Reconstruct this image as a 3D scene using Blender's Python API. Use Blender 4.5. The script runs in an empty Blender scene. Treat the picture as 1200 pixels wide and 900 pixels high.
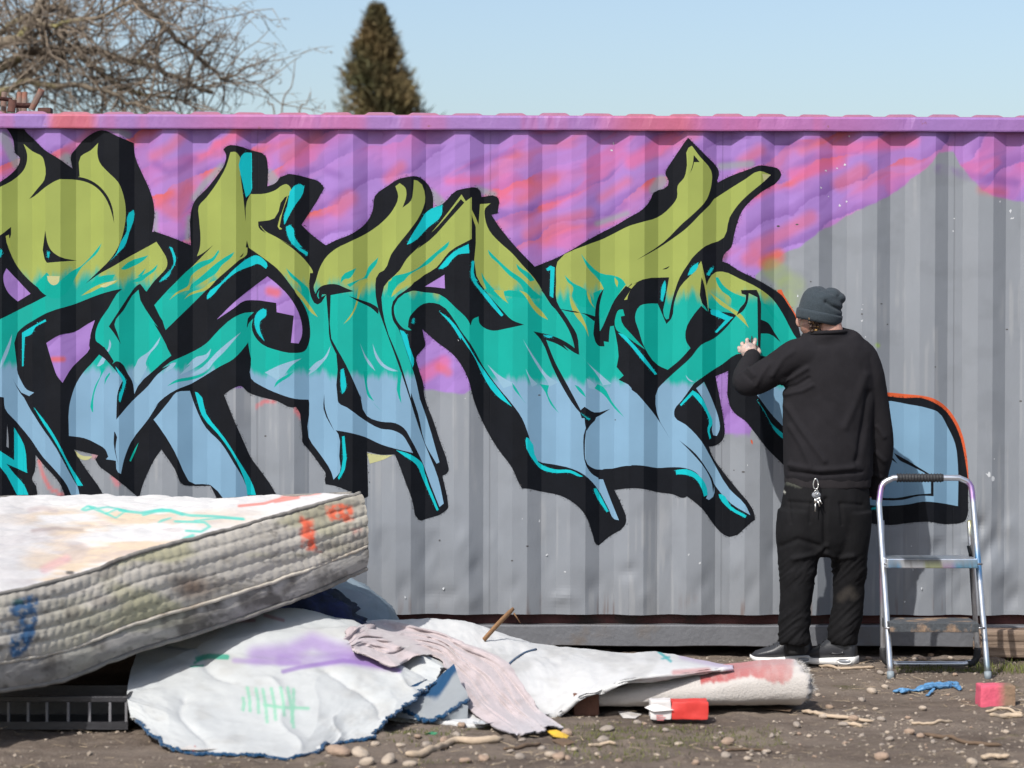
import bpy, bmesh, math, random
import numpy as np
from mathutils import Vector, Matrix, Euler
from mathutils.geometry import delaunay_2d_cdt
from mathutils.bvhtree import BVHTree
R_ = math.radians
rng = np.random.default_rng(7)
random.seed(7)
scene = bpy.context.scene
COL = scene.collection

# ------------------------------------------------------------------ camera
FPX = 2833.0                      # focal length in photograph pixels (1200 wide)
CAMX, CAMY, CAMZ = -0.142, -11.6, 1.455
cd = bpy.data.cameras.new('camera')
cd.sensor_width = 36.0
cd.lens = 36.0 * FPX / 1200.0
cd.clip_start = 0.1
cd.clip_end = 2000
cd.dof.use_dof = True
cd.dof.focus_distance = 11.35
cd.dof.aperture_fstop = 2.7
cam = bpy.data.objects.new('camera', cd)
COL.objects.link(cam)
cam.location = (CAMX, CAMY, CAMZ)
CR = Matrix.Rotation(R_(-0.7), 3, 'Z') @ Matrix.Rotation(R_(90 - 0.81), 3, 'X') @ Matrix.Rotation(R_(0.15), 3, 'Z')
cam.rotation_euler = CR.to_euler()
scene.camera = cam
scene.render.resolution_x = 1024
scene.render.resolution_y = 768

# ------------------------------------------------------------------ sky, sun, exposure
SUN_EL, SUN_AZ = 46.0, 30.0       # azimuth measured to the left of the camera's back
w = bpy.data.worlds.new('World')
scene.world = w
w.use_nodes = True
nt = w.node_tree
sky = nt.nodes.new('ShaderNodeTexSky')
sky.sky_type = 'NISHITA'
sky.sun_disc = False
sky.sun_elevation = R_(SUN_EL)
sdir = Vector((-math.sin(R_(SUN_AZ)) * math.cos(R_(SUN_EL)), -math.cos(R_(SUN_AZ)) * math.cos(R_(SUN_EL)), math.sin(R_(SUN_EL))))
sky.sun_rotation = math.atan2(sdir.x, sdir.y)
sky.air_density = 1.0
sky.dust_density = 2.5
sky.ozone_density = 1.0
bg = nt.nodes['Background']
bg.inputs['Strength'].default_value = 0.125
nt.links.new(sky.outputs[0], bg.inputs['Color'])
sl = bpy.data.lights.new('sun', 'SUN')
sl.energy = 3.9
sl.angle = R_(0.53)
sl.color = (1.0, 0.965, 0.915)
sun = bpy.data.objects.new('sun', sl)
COL.objects.link(sun)
sun.rotation_euler = (-sdir).to_track_quat('-Z', 'Y').to_euler()
sun.location = sdir * 30
scene.view_settings.view_transform = 'Standard'
scene.view_settings.look = 'None'
scene.view_settings.exposure = 0.45
scene.view_settings.gamma = 1.0

# ------------------------------------------------------------------ photograph pixel <-> place
CRn = np.array(CR)
CP = np.array([CAMX, CAMY, CAMZ])
def rays(px, py):
    px = np.asarray(px, float); py = np.asarray(py, float)
    d = np.stack([(px - 600) / FPX, -(py - 450) / FPX, -np.ones_like(px)], -1)
    return d @ CRn.T
def onY(px, py, y):
    d = rays(px, py)
    t = (np.asarray(y, float) - CP[1]) / d[..., 1]
    return CP + d * t[..., None]
def onZ(px, py, z=0.0):
    d = rays(px, py)
    t = (z - CP[2]) / d[..., 2]
    return CP + d * t[..., None]
def project(p):
    q = (np.asarray(p, float) - CP) @ CRn
    return 600 + FPX * q[..., 0] / -q[..., 2], 450 - FPX * q[..., 1] / -q[..., 2]
def V(px, py, y):
    return Vector(onY(px, py, y).tolist())

# ------------------------------------------------------------------ noise
def _hash(ix, iy, iz, seed):
    h = (ix * 374761393 + iy * 668265263 + iz * 2147483647 + seed * 1274126177) & 0xffffffff
    h = ((h ^ (h >> 13)) * 1274126177) & 0xffffffff
    h = ((h ^ (h >> 16)) * 2246822519) & 0xffffffff
    return ((h ^ (h >> 15)) & 0xffffff) / float(0xffffff)
def vnoise(x, y, z=None, seed=0):
    x = np.asarray(x, float); y = np.asarray(y, float)
    z = np.zeros_like(x) if z is None else np.asarray(z, float)
    xi = np.floor(x); yi = np.floor(y); zi = np.floor(z)
    fx, fy, fz = x - xi, y - yi, z - zi
    xi = xi.astype(np.int64); yi = yi.astype(np.int64); zi = zi.astype(np.int64)
    u = fx * fx * (3 - 2 * fx); v = fy * fy * (3 - 2 * fy); s = fz * fz * (3 - 2 * fz)
    out = 0
    for a in (0, 1):
        for b in (0, 1):
            for c in (0, 1):
                wgt = (u if a else 1 - u) * (v if b else 1 - v) * (s if c else 1 - s)
                out = out + wgt * _hash(xi + a, yi + b, zi + c, seed)
    return out
def fbm(x, y, z=None, seed=0, octv=4):
    s, a, t = 0, 0.5, 0
    for k in range(octv):
        f = 2.03 ** k
        s = s + a * vnoise(np.asarray(x) * f + 17.3 * k, np.asarray(y) * f, None if z is None else np.asarray(z) * f, seed + k)
        t += a; a *= 0.5
    return s / t
def sstep(a, b, x):
    t = np.clip((np.asarray(x, float) - a) / (b - a), 0, 1)
    return t * t * (3 - 2 * t)
def lin(r, g, b, k=1.0):
    def f(c):
        c /= 255.0
        return c / 12.92 if c <= 0.04045 else ((c + 0.055) / 1.055) ** 2.4
    return np.array([f(r) * k, f(g) * k, f(b) * k])

# ------------------------------------------------------------------ objects
def tag(o, label=None, cat=None, group=None, kind=None):
    if label: o['label'] = label
    if cat: o['category'] = cat
    if group: o['group'] = group
    if kind: o['kind'] = kind
    return o
def adopt(o, parent):
    if parent is not None:
        o.parent = parent
        if parent.type == 'EMPTY':
            o.matrix_parent_inverse = parent.matrix_basis.inverted()
    return o
def empty(name, loc):
    o = bpy.data.objects.new(name, None)
    COL.objects.link(o)
    o.empty_display_size = 0.1
    o.matrix_basis = Matrix.Translation(Vector(loc))
    return o
def mk(name, verts, faces, mat, parent=None, smooth=True, cols=None):
    me = bpy.data.meshes.new(name)
    me.from_pydata([tuple(v) for v in np.asarray(verts, float).tolist()] if not isinstance(verts, list) else verts, [], faces if isinstance(faces, list) else faces.tolist())
    if mat is not None:
        me.materials.append(mat)
    if smooth and len(me.polygons):
        me.polygons.foreach_set('use_smooth', np.ones(len(me.polygons), bool))
    if cols is not None:
        at = me.color_attributes.new('paint', 'FLOAT_COLOR', 'POINT')
        c = np.ones((len(me.vertices), 4), np.float32)
        c[:, :3] = cols
        at.data.foreach_set('color', c.ravel())
    me.update()
    o = bpy.data.objects.new(name, me)
    COL.objects.link(o)
    adopt(o, parent)
    return o
def bmobj(name, bm, mat, parent=None, smooth=False):
    me = bpy.data.meshes.new(name)
    bmesh.ops.recalc_face_normals(bm, faces=bm.faces)
    bm.to_mesh(me); bm.free()
    for m in (mat if isinstance(mat, (list, tuple)) else [mat]):
        me.materials.append(m)
    if smooth:
        me.polygons.foreach_set('use_smooth', np.ones(len(me.polygons), bool))
    o = bpy.data.objects.new(name, me)
    COL.objects.link(o)
    adopt(o, parent)
    return o
def gridfaces(nu, nv, flip=False):
    i = np.arange(nu - 1)[:, None] * nv + np.arange(nv - 1)[None, :]
    f = np.stack([i, i + nv, i + nv + 1, i + 1], -1).reshape(-1, 4)
    return f[:, ::-1] if flip else f
def box_bm(bm, lo, hi, bevel=0.0, jitter=0.0):
    r = bmesh.ops.create_cube(bm, size=1.0)
    vs = r['verts']
    lo = Vector(lo); hi = Vector(hi)
    for v in vs:
        v.co = Vector([lo[k] + (v.co[k] + 0.5) * (hi[k] - lo[k]) + (random.uniform(-jitter, jitter) if jitter else 0) for k in range(3)])
    if bevel:
        es = list({e for v in vs for e in v.link_edges})
        bmesh.ops.bevel(bm, geom=es, offset=bevel, segments=2, affect='EDGES', profile=0.6)
def box(name, lo, hi, mat, parent=None, bevel=0.004, jitter=0.0):
    bm = bmesh.new(); box_bm(bm, lo, hi, bevel, jitter)
    return bmobj(name, bm, mat, parent)
def frames(pts):
    pts = np.asarray(pts, float)
    t = np.gradient(pts, axis=0)
    t /= np.linalg.norm(t, axis=1)[:, None] + 1e-12
    n = np.zeros_like(t)
    a = np.array([0, 0, 1.0]) if abs(t[0, 2]) < 0.9 else np.array([1.0, 0, 0])
    for i in range(len(pts)):
        n[i] = a - t[i] * (a @ t[i])
        n[i] /= np.linalg.norm(n[i]) + 1e-12
        a = n[i]
    return t, n, np.cross(t, n)
def tube_arr(pts, rad, seg=8, caps=True):
    pts = np.asarray(pts, float)
    rad = np.broadcast_to(np.asarray(rad, float), (len(pts),)) if np.ndim(rad) < 2 else np.asarray(rad, float)
    t, n, b = frames(pts)
    a = np.linspace(0, 2 * np.pi, seg, endpoint=False)
    if rad.ndim == 1:
        rn = rb = rad[:, None]
    else:
        rn, rb = rad[:, :1], rad[:, 1:2]
    vs = pts[:, None, :] + n[:, None, :] * (np.cos(a) * rn)[..., None] + b[:, None, :] * (np.sin(a) * rb)[..., None]
    m = len(pts)
    f = []
    for i in range(m - 1):
        for k in range(seg):
            k2 = (k + 1) % seg
            f.append((i * seg + k, i * seg + k2, (i + 1) * seg + k2, (i + 1) * seg + k))
    vs = vs.reshape(-1, 3)
    if caps:
        vs = np.vstack([vs, pts[:1], pts[-1:]])
        c0, c1 = m * seg, m * seg + 1
        for k in range(seg):
            k2 = (k + 1) % seg
            f.append((c0, k2, k)); f.append((c1, (m - 1) * seg + k, (m - 1) * seg + k2))
    return vs, f
def tube(name, pts, rad, mat, parent=None, seg=8):
    v, f = tube_arr(pts, rad, seg)
    return mk(name, v, f, mat, parent)
class Acc:
    def __init__(s): s.v = []; s.f = []; s.n = 0
    def add(s, v, f):
        v = np.asarray(v, float)
        s.v.append(v); s.f += [tuple(int(i) + s.n for i in q) for q in f]; s.n += len(v)
    def tube(s, pts, rad, seg=8): s.add(*tube_arr(pts, rad, seg))
    def build(s, name, mat, parent=None, smooth=True):
        return mk(name, np.vstack(s.v), s.f, mat, parent, smooth)
def spline(pts, n):
    """Catmull-Rom through control points (any dimension), n samples."""
    p = np.asarray(pts, float)
    k = len(p)
    if k == 2:
        t = np.linspace(0, 1, n)[:, None]
        return p[0] * (1 - t) + p[1] * t
    e = np.concatenate([(2 * p[0] - p[1])[None], p, (2 * p[-1] - p[-2])[None]])
    t = np.linspace(0, k - 1, n)
    i = np.minimum(t.astype(int), k - 2)
    f = (t - i)[(slice(None),) + (None,) * (p.ndim - 1)]
    a, b, c, d = e[i], e[i + 1], e[i + 2], e[i + 3]
    return 0.5 * (2 * b + (c - a) * f + (2 * a - 5 * b + 4 * c - d) * f ** 2 + (3 * b - a - 3 * c + d) * f ** 3)
def patch(ctrl, nu, nv):
    """smooth surface through a grid of control points -> (nu,nv,3)"""
    c = np.asarray(ctrl, float)
    a = spline(c, nu)
    return np.swapaxes(spline(np.swapaxes(a, 0, 1), nv), 0, 1)

# ------------------------------------------------------------------ materials
def pmat(name, col, rough=0.6, var=0.12, vscale=6.0, bump=0.15, bscale=40.0, bdist=0.01, metallic=0.0,
         attr=False, col2=None, c2scale=3.0, c2lo=0.5, c2hi=0.65, spec=0.5, sheen=0.0, stretch=(1, 1, 1), seam=False):
    m = bpy.data.materials.new(name)
    m.use_nodes = True
    n = m.node_tree.nodes; l = m.node_tree.links
    b = n['Principled BSDF']
    tc = n.new('ShaderNodeTexCoord')
    mp = n.new('ShaderNodeMapping')
    mp.inputs['Scale'].default_value = stretch
    l.new(tc.outputs['Object'], mp.inputs['Vector'])
    if attr:
        a = n.new('ShaderNodeAttribute'); a.attribute_name = 'paint'
        base = a.outputs['Color']
    else:
        rgb = n.new('ShaderNodeRGB'); rgb.outputs[0].default_value = (*[float(c) for c in col], 1)
        base = rgb.outputs[0]
    if col2 is not None:
        nz = n.new('ShaderNodeTexNoise'); nz.inputs['Scale'].default_value = c2scale
        nz.inputs['Detail'].default_value = 6
        nz.inputs['Roughness'].default_value = 0.65
        l.new(mp.outputs[0], nz.inputs['Vector'])
        mr = n.new('ShaderNodeMapRange'); mr.inputs[1].default_value = c2lo; mr.inputs[2].default_value = c2hi
        l.new(nz.outputs['Fac'], mr.inputs[0])
        mx = n.new('ShaderNodeMix'); mx.data_type = 'RGBA'
        l.new(mr.outputs[0], mx.inputs[0]); l.new(base, mx.inputs[6])
        mx.inputs[7].default_value = (*[float(c) for c in col2], 1)
        base = mx.outputs[2]
    if var:
        nz = n.new('ShaderNodeTexNoise'); nz.inputs['Scale'].default_value = vscale
        nz.inputs['Detail'].default_value = 8
        nz.inputs['Roughness'].default_value = 0.7
        l.new(mp.outputs[0], nz.inputs['Vector'])
        mr = n.new('ShaderNodeMapRange')
        mr.inputs[1].default_value = 0.25; mr.inputs[2].default_value = 0.75
        mr.inputs[3].default_value = 1 - var; mr.inputs[4].default_value = 1 + var
        l.new(nz.outputs['Fac'], mr.inputs[0])
        mx = n.new('ShaderNodeVectorMath'); mx.operation = 'SCALE'
        l.new(base, mx.inputs[0]); l.new(mr.outputs[0], mx.inputs['Scale'])
        base = mx.outputs[0]
    l.new(base, b.inputs['Base Color'])
    b.inputs['Roughness'].default_value = rough
    b.inputs['Metallic'].default_value = metallic
    b.inputs['Specular IOR Level'].default_value = spec
    if sheen:
        b.inputs['Sheen Weight'].default_value = sheen
        b.inputs['Sheen Roughness'].default_value = 0.5
    if bump:
        nz = n.new('ShaderNodeTexNoise'); nz.inputs['Scale'].default_value = bscale
        nz.inputs['Detail'].default_value = 5
        l.new(mp.outputs[0], nz.inputs['Vector'])
        h = nz.outputs['Fac']
        if seam:
            sx = n.new('ShaderNodeSeparateXYZ'); l.new(tc.outputs['Object'], sx.inputs[0])
            a1 = n.new('ShaderNodeMath'); a1.operation = 'SUBTRACT'; a1.inputs[1].default_value = seam[0] - seam[1] * 20
            l.new(sx.outputs[0], a1.inputs[0])
            a2 = n.new('ShaderNodeMath'); a2.operation = 'PINGPONG'; a2.inputs[1].default_value = seam[1] / 2
            l.new(a1.outputs[0], a2.inputs[0])
            a3 = n.new('ShaderNodeMapRange'); a3.interpolation_type = 'SMOOTHSTEP'
            a3.inputs[1].default_value = 0.0012; a3.inputs[2].default_value = 0.0035
            a3.inputs[3].default_value = 1.0; a3.inputs[4].default_value = 0.0
            l.new(a2.outputs[0], a3.inputs[0])
            # big soft dents of thin sheet steel
            n2 = n.new('ShaderNodeTexNoise'); n2.inputs['Scale'].default_value = 3.2; n2.inputs['Detail'].default_value = 2
            l.new(tc.outputs['Object'], n2.inputs['Vector'])
            s1 = n.new('ShaderNodeMath'); s1.operation = 'MULTIPLY_ADD'; s1.inputs[1].default_value = 9.0
            l.new(n2.outputs['Fac'], s1.inputs[0]); l.new(h, s1.inputs[2])
            s2 = n.new('ShaderNodeMath'); s2.operation = 'MULTIPLY_ADD'; s2.inputs[1].default_value = -3.0
            l.new(a3.outputs[0], s2.inputs[0]); l.new(s1.outputs[0], s2.inputs[2])
            h = s2.outputs[0]
        bp = n.new('ShaderNodeBump'); bp.inputs['Strength'].default_value = bump
        bp.inputs['Distance'].default_value = bdist
        l.new(h, bp.inputs['Height']); l.new(bp.outputs[0], b.inputs['Normal'])
    return m

# ------------------------------------------------------------------ the container wall's profile
RX0 = float(onY(413.3, 450, 0.0)[0])            # right edge of one ridge
PITCH = float(onY(413.3 + 68.2 * 9, 450, 0.0)[0] - RX0) / 9
DEEP = 0.036
FOLD = np.array([0.0, 0.245, 0.497, 0.741, 1.0]) * PITCH
FOLDY = np.array([0.0, DEEP, DEEP, 0.0, 0.0])
def wall_y(x):
    return np.interp(np.mod(np.asarray(x, float) - RX0, PITCH), FOLD, FOLDY)
def wall_at(px, py):
    y = np.full(np.shape(px), 0.018)
    for _ in range(6):
        p = onY(px, py, y)
        y = 0.5 * y + 0.5 * wall_y(p[..., 0])
    return onY(px, py, y)
SEAM = (float(onY(846.7, 450, 0.02)[0]), PITCH * 4)
WALL_TOP = float(onY(600, 152.5, 0)[2])
WALL_BOT = float(onY(600, 720.5, 0)[2])
# ================================================================== GRAFFITI (traced outlines, 6x tiles of the wall)
TILE = {'A1': (0, 140), 'A2': (0, 280), 'A3': (0, 420), 'B1': (180, 140), 'B2': (180, 280), 'B3': (180, 420),
        'C1': (360, 180), 'C2': (360, 320), 'C3': (340, 460), 'D1': (540, 200), 'D2': (540, 340), 'D3': (540, 490),
        'E1': (720, 160), 'E2': (740, 300), 'E3': (740, 430), 'E4': (740, 500), 'F': (980, 440), 'G': (640, 280), 'S': (0, 0)}
def parse(s):
    out, o, k = [], (0, 0), 1.0
    for tok in s.split():
        if tok in TILE:
            o = TILE[tok]; k = 4.735 if tok == 'F' else (1.0 if tok == 'S' else 6.0)
        else:
            x, y = tok.split(',')
            out.append((o[0] + float(x) / k, o[1] + float(y) / k))
    return np.array(out)
def round_poly(p, sub=3, sharp=58):
    n = len(p)
    nx = np.roll(p, -1, 0); pv = np.roll(p, 1, 0)
    d1 = p - pv; d2 = nx - p
    l1 = np.linalg.norm(d1, axis=1) + 1e-9; l2 = np.linalg.norm(d2, axis=1) + 1e-9
    ang = np.degrees(np.arccos(np.clip((d1 * d2).sum(1) / l1 / l2, -1, 1)))
    tan = d1 / l1[:, None] / l1[:, None] + d2 / l2[:, None] / l2[:, None]
    tan /= np.linalg.norm(tan, axis=1)[:, None] + 1e-9
    out = []
    for i in range(n):
        j = (i + 1) % n
        L = l2[i]
        u = d2[i] / L
        m0 = u if ang[i] > sharp else tan[i]
        m1 = u if ang[j] > sharp else tan[j]
        k = sub if L > 2.2 else 1
        for q in range(k):
            t = q / k
            h = (2 * t**3 - 3 * t**2 + 1, t**3 - 2 * t**2 + t, -2 * t**3 + 3 * t**2, t**3 - t**2)
            out.append(h[0] * p[i] + h[1] * L * m0 + h[2] * p[j] + h[3] * L * m1)
    return np.array(out)

OUTLINE = """A1 -120,520 0,440 70,390 130,320 140,270 110,240 95,150 60,80 25,42 150,30 190,95 230,130 310,210 420,280 510,345 500,250 530,210 630,110 715,75 830,120 940,165 950,260 1000,380 1050,490 1080,590 1085,680 1070,790 1090,790
B1 0,785 130,830 262,885 265,640 285,580 370,490 450,390 500,310 510,250 490,210 520,185 590,185 680,215 790,260 800,300 800,470 860,445 890,405 1100,415 1160,435 1200,480 1190,500 1040,740 1100,800 1190,870
C1 130,645 200,610 320,560 420,480 460,400 475,300 570,225 640,180 700,165 770,160 830,195 880,280 885,385 950,355 1050,260 1110,245
D1 30,125 110,120 135,140 145,185 255,185 268,205 262,270 260,300 215,310 260,380 330,470 390,540 520,675 690,605 790,550 890,490 1000,430
E1 0,630 100,570 200,510 250,450 275,395 375,345 380,310 358,260 365,235 400,180 460,90 510,20 520,10 560,50 640,130 720,215 735,245 715,330 800,285 960,225 1010,205 1090,210 1160,235 1172,270 1160,300 1040,385 960,450 900,520 860,620 840,700 820,780 770,830 755,880
E2 640,40 750,100 900,175 1000,235 1060,280 1100,340 1150,420 1170,480 1190,560
S 955,420 985,452 F 250,110 380,125 470,125 540,150 600,190 640,240 690,350 715,470 728,560 731,600 731,700 729,770 715,805 690,818 650,823 600,825 520,812 430,815 300,830 160,815 S 985,605 950,580
E3 1080,700 950,570 850,440 800,380 720,320 690,270 680,28 590,65 635,300 655,440 E4 655,50 635,100 590,132 545,140 560,190 640,310 760,460 840,560 865,620
868,655 845,670 690,775 650,760 580,690 500,580 450,535 390,490 370,500 290,475 180,460 100,440 0,432
D3 1080,505 1130,610 1163,720 1155,750 1040,835 970,895 950,885 930,830 880,690 860,660 770,580 700,545 560,515 470,495 430,495 410,460 360,350 260,215 150,20
C2 1170,890 1130,740 1050,600 1000,550 930,500 810,395 820,450 830,510 800,550 768,590 780,660 820,800
C3 940,0 960,80 1000,180 1050,330 1110,510 1115,545 1100,570 1070,585 1085,650 1110,780 1110,810 1095,830 950,890 920,900 905,895 860,760 800,600 760,490 735,435 640,437 540,415 548,700 548,730 510,748 480,720 430,700 310,655 250,645 245,600 250,590 210,510 120,390 85,345 85,310 75,200 70,150 40,100
B3 980,345 870,300 770,275 660,235 615,195 560,210 495,255 560,420 640,600 680,690 760,800 830,900
S 334,600 262,600 B3 400,895 250,895 210,890 150,780 55,640 0,720 A3 1050,780 1000,900 S 163,584 A3 870,890 740,790 700,760 670,710 690,680 640,670 520,640 560,710 620,800 690,895 S 130,598 80,598
A3 430,895 300,740 250,680 245,790 225,850 255,900 S 40,600 -20,600"""
HOLES = ["A2 45,205 215,385 125,440 60,380 25,300 25,250",
 "A2 325,730 420,675 520,655 620,595 668,570 635,680 632,770 560,850 A3 510,60 440,172 400,120 A2 375,895",
 "B2 440,570 560,450 670,360 800,262 860,310 950,400 1020,520 1045,620 1040,690 1020,735 965,730 985,540 865,515 862,450 690,430 640,435 560,490",
 "C2 825,95 965,10 968,108 880,98", "A3 50,460 60,560 62,630 45,620"]
FILL = ["""A1 -120,520 0,475 120,405 170,350 190,290 190,240 165,170 230,225 300,265 312,300 312,425 265,485 205,560 240,540 320,475 420,420 530,412 560,400 568,260 640,215 690,165 685,240 700,300 760,370 830,440 870,540 885,650 870,780 835,890
A2 770,150 690,230 600,315 700,245 800,190 900,130 1010,70 1100,20 1140,80 1175,150 1175,190 1130,250 1090,290 1030,370 975,320 900,345 830,355 700,390 520,460 330,520 240,570 150,630 122,660 120,895
A3 120,80 150,160 190,220 240,240 205,265 150,240 220,370 400,640 520,860 545,900 560,960 500,960 470,890 400,800 300,690 210,560 110,440 35,350 28,275 0,270 -60,270 A2 -60,590 0,565 130,500 350,390 265,340 180,265 120,190 70,90 45,20 A1 72,830 78,755 0,815 -120,860""",
"""A2 985,318 860,350 760,490 690,600 672,660 675,715 740,765 700,810 640,880 A3 610,70 540,170 500,280 487,340 485,545 590,560 680,600 740,640 762,690 745,710 790,715 815,720 830,800 850,812 870,720 920,590 1040,430 1060,400 1110,320
B3 0,352 40,305 160,220 260,180 330,140 460,60 560,5 B2 640,760 665,725 662,560 705,515 640,520 560,555 450,650 370,735 260,800 150,850 125,820 60,680 0,590 A2 1150,660 1080,560 1040,460 1000,345""",
"""B1 540,230 575,228 605,260 612,400 630,540 648,720 655,580 680,525 790,520 860,495 910,460 935,455 965,485 970,510 940,545 850,695 735,720 780,780 860,825 980,895
B2 890,5 1000,85 1090,180 1120,230 1100,310 1105,400 1150,460 C2 75,220 135,150 150,350 165,470 205,570 215,895
C3 340,70 400,105 525,195 640,255 720,265 790,300 830,360 865,425 740,395 640,365 520,310 430,285 320,265 340,295 345,450 350,560 305,612 290,560 215,440 130,315 135,75
B3 1090,290 1000,285 870,245 770,200 685,140 685,0 B2 680,820 665,725 665,600 700,560 690,620 715,690 770,745 860,780 1000,802 1060,790 1095,720 1100,620 1080,520 1030,420 960,320 870,210 780,140 660,55 655,110 600,150 560,185 440,290 370,360 260,470 85,640 60,580 5,465 100,360 260,205 420,42 330,110 305,122 325,60 330,0
B1 320,700 318,610 370,550 450,440 510,330""",
"""C1 620,230 650,207 690,240 698,290 670,380 730,330 745,260 750,185 775,190 830,310 800,420 720,540 640,640 590,710 540,820 C2 505,0 480,130 495,230 545,380 640,640 725,895
C3 880,170 950,370 1040,600 1080,780 1050,805 985,640 930,490 850,330 800,250 740,215 640,205 540,165 490,0 C2 385,895 270,640 180,480 165,450 150,350 135,150 80,180 45,100 C1 60,895 90,800 140,720 200,670 300,620 420,560 540,470 600,400 640,300""",
"""C1 1085,287 1115,335 1157,305 1157,600 1000,690 910,800 760,895 C2 730,90 603,200 603,330 640,390 700,560 755,720 795,895 C3 900,10 960,180 1050,490 1030,500 950,360 900,150 850,0 C2 730,880 650,620 545,340 540,95 C1 650,820 700,740 780,660 1000,400""",
"""D1 135,235 210,230 172,265 170,330 200,420 270,500 360,580 430,660 520,760 600,890 D2 640,110 760,220 820,320 830,450 970,570 1080,640 1200,690
D3 1200,335 1000,360 965,430 1000,430 1060,590 1112,718 1080,710 1040,640 950,480 870,400 780,355 650,325 540,300 480,130 430,0 D2 360,800 260,680 160,540 70,380 0,285
C2 1040,340 930,220 820,215 750,270 720,310 708,380 735,402 700,400 640,350 612,280 612,230 740,125 820,135 930,150 1050,250 1130,330 D2 70,250 85,205 125,185 130,230 165,265 230,285 310,272 445,243 360,210 290,140 165,0 D1 210,895 110,740 105,400 75,270 125,380""",
"""E1 0,680 100,630 200,600 300,570 390,500 440,430 445,345 490,290 510,200 520,80 545,65 600,140 680,240 690,330 700,440 800,375 920,300 1020,243 1100,270 1030,335 950,400 870,480 810,570 770,710 640,770 560,840 515,895
E2 430,10 340,150 300,260 270,390 262,440 245,447 228,420 240,300 265,150 80,165 0,205 G 605,310 480,440 450,615 475,610 490,680 497,895 D2 1095,540 1145,600 1110,630 1200,690 1200,760 1000,760 900,600 G 230,800 215,680 150,560 75,440 70,300 80,160 280,45 400,0""",
"E2 25,430 60,350 120,335 185,335 245,478 280,440 300,330 340,220 430,120 490,35 510,120 540,300 540,395 490,350 440,410 380,530 385,600 415,648 340,730 255,800 190,770 90,640 50,520",
"""E2 225,890 300,820 420,710 490,625 580,580 650,520 740,415 700,400 545,365 530,330 530,200 590,115 640,110 760,160 900,230 990,300 1060,400 1140,550 1200,640 1200,780 1050,730 905,700 740,690 640,760 560,810 440,895
E3 440,115 350,240 303,300 303,350 380,405 490,520 560,640 E4 690,440 800,550 835,622 700,540 600,430 580,400 575,490 545,515 525,505 535,470 500,380 450,320 370,290 280,285 180,290 90,275 0,270 D3 1000,358 940,345 890,330 870,200 885,80 D2 900,860 1000,700 1200,700 E3 100,258 170,345 275,512 178,320 188,150""",
"B3 5,425 40,385 110,300 160,240 255,228 290,330 370,490 470,590 560,730 650,895 S 291,592 272,592 B3 400,890 250,865 240,850 150,660 45,490 0,430",
"E3 455,150 510,105 550,190 590,290 615,370 620,440 600,485 575,480 565,440 570,400 540,310 500,220",
"E3 865,175 920,165 1060,125 1150,200 1150,500 1090,440 1000,350 900,220",
"F 258,145 400,160 520,185 560,200 620,290 660,380 675,500 675,725 560,705 480,700 400,715 330,722 195,720 100,700 100,300 200,170"]
TEAL = ["A2 250,320 330,235 345,255 330,290 380,325 430,290 500,230 570,190 650,110 715,30 690,90 610,165 570,205 520,290 470,375 400,420 300,380",
"A2 850,210 900,165 1045,115 1010,150 930,195 860,215", "A2 690,270 810,250 790,285 700,310 640,320", "A2 920,300 1000,255 1070,215 1110,178 1095,215 1040,260 985,300", "A2 965,265 1025,205 1010,240 990,262",
"B2 170,290 260,205 330,160 410,135 455,78 462,90 420,155 340,200 265,260 240,330 150,380 90,380", "B2 265,320 350,250 430,180 500,130 568,92 550,125 480,185 440,240 380,280 290,335 190,390",
"B2 930,205 990,260 1060,320 1090,350 1090,440 1050,390 1030,330 960,260", "C1 240,870 345,805 330,835 290,880 C2 270,40 235,70", "C1 340,895 400,870 430,800 500,730 490,770 440,840 420,880 C2 400,40 300,100 280,80",
"C1 585,895 600,870 680,845 770,810 850,740 1000,615 990,650 920,710 860,770 790,810 710,860 680,895 C2 640,80 590,170 560,150 570,60",
"D1 190,555 250,615 350,705 430,760 480,810 520,850 580,895 D2 500,60 440,0 D1 460,880 420,800 340,735 260,650 200,590", "D1 390,655 430,690 480,720 520,770 490,780 440,730 400,690", "D1 145,715 170,760 240,840 300,895 D2 280,70 160,0 D1 180,830 150,750", "D1 295,850 340,840 400,850 470,890 D2 480,60 300,40",
"G 245,105 280,150 380,240 500,265 540,290 560,320 480,430 400,560 350,540 340,430 330,380 400,350 370,290 290,200", "G 130,255 190,310 260,345 300,380 330,430 330,480 230,470 180,400 190,340 150,300",
"E2 590,150 610,150 640,200 720,260 800,290 800,320 740,370 700,350 700,300 640,250 600,190", "E2 915,330 950,340 1000,400 1040,470 1000,440 950,370",
"B3 95,195 160,150 260,130 330,110 400,70 420,50 350,120 270,150 160,170", "A3 700,60 740,70 690,170 660,260 655,380 645,370 648,270 670,190 710,100", "A3 735,185 740,140 770,100 775,110 750,150", "B3 848,205 860,170 930,120 990,90 950,130 880,175",
"C2 395,690 430,690 420,760 440,850 470,900 430,870 410,800", "C2 640,690 665,700 655,800 655,895 645,880", "C3 545,0 575,60 650,135 590,80", "C3 765,0 775,20 782,75 770,50",
"D2 360,650 390,690 430,760 465,805 410,740 370,690", "D2 555,660 620,670 610,720 640,790 690,865 630,800 595,720", "D2 800,665 830,680 870,730 880,755 830,710", "D2 960,660 1000,680 1060,780 1150,895 1080,830 1000,730 940,690",
"G 495,640 490,540 510,500 540,495 552,540 525,545 530,580 600,670 700,780 640,740 540,670", "A3 910,720 940,650 975,590 950,660 920,725"]
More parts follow.
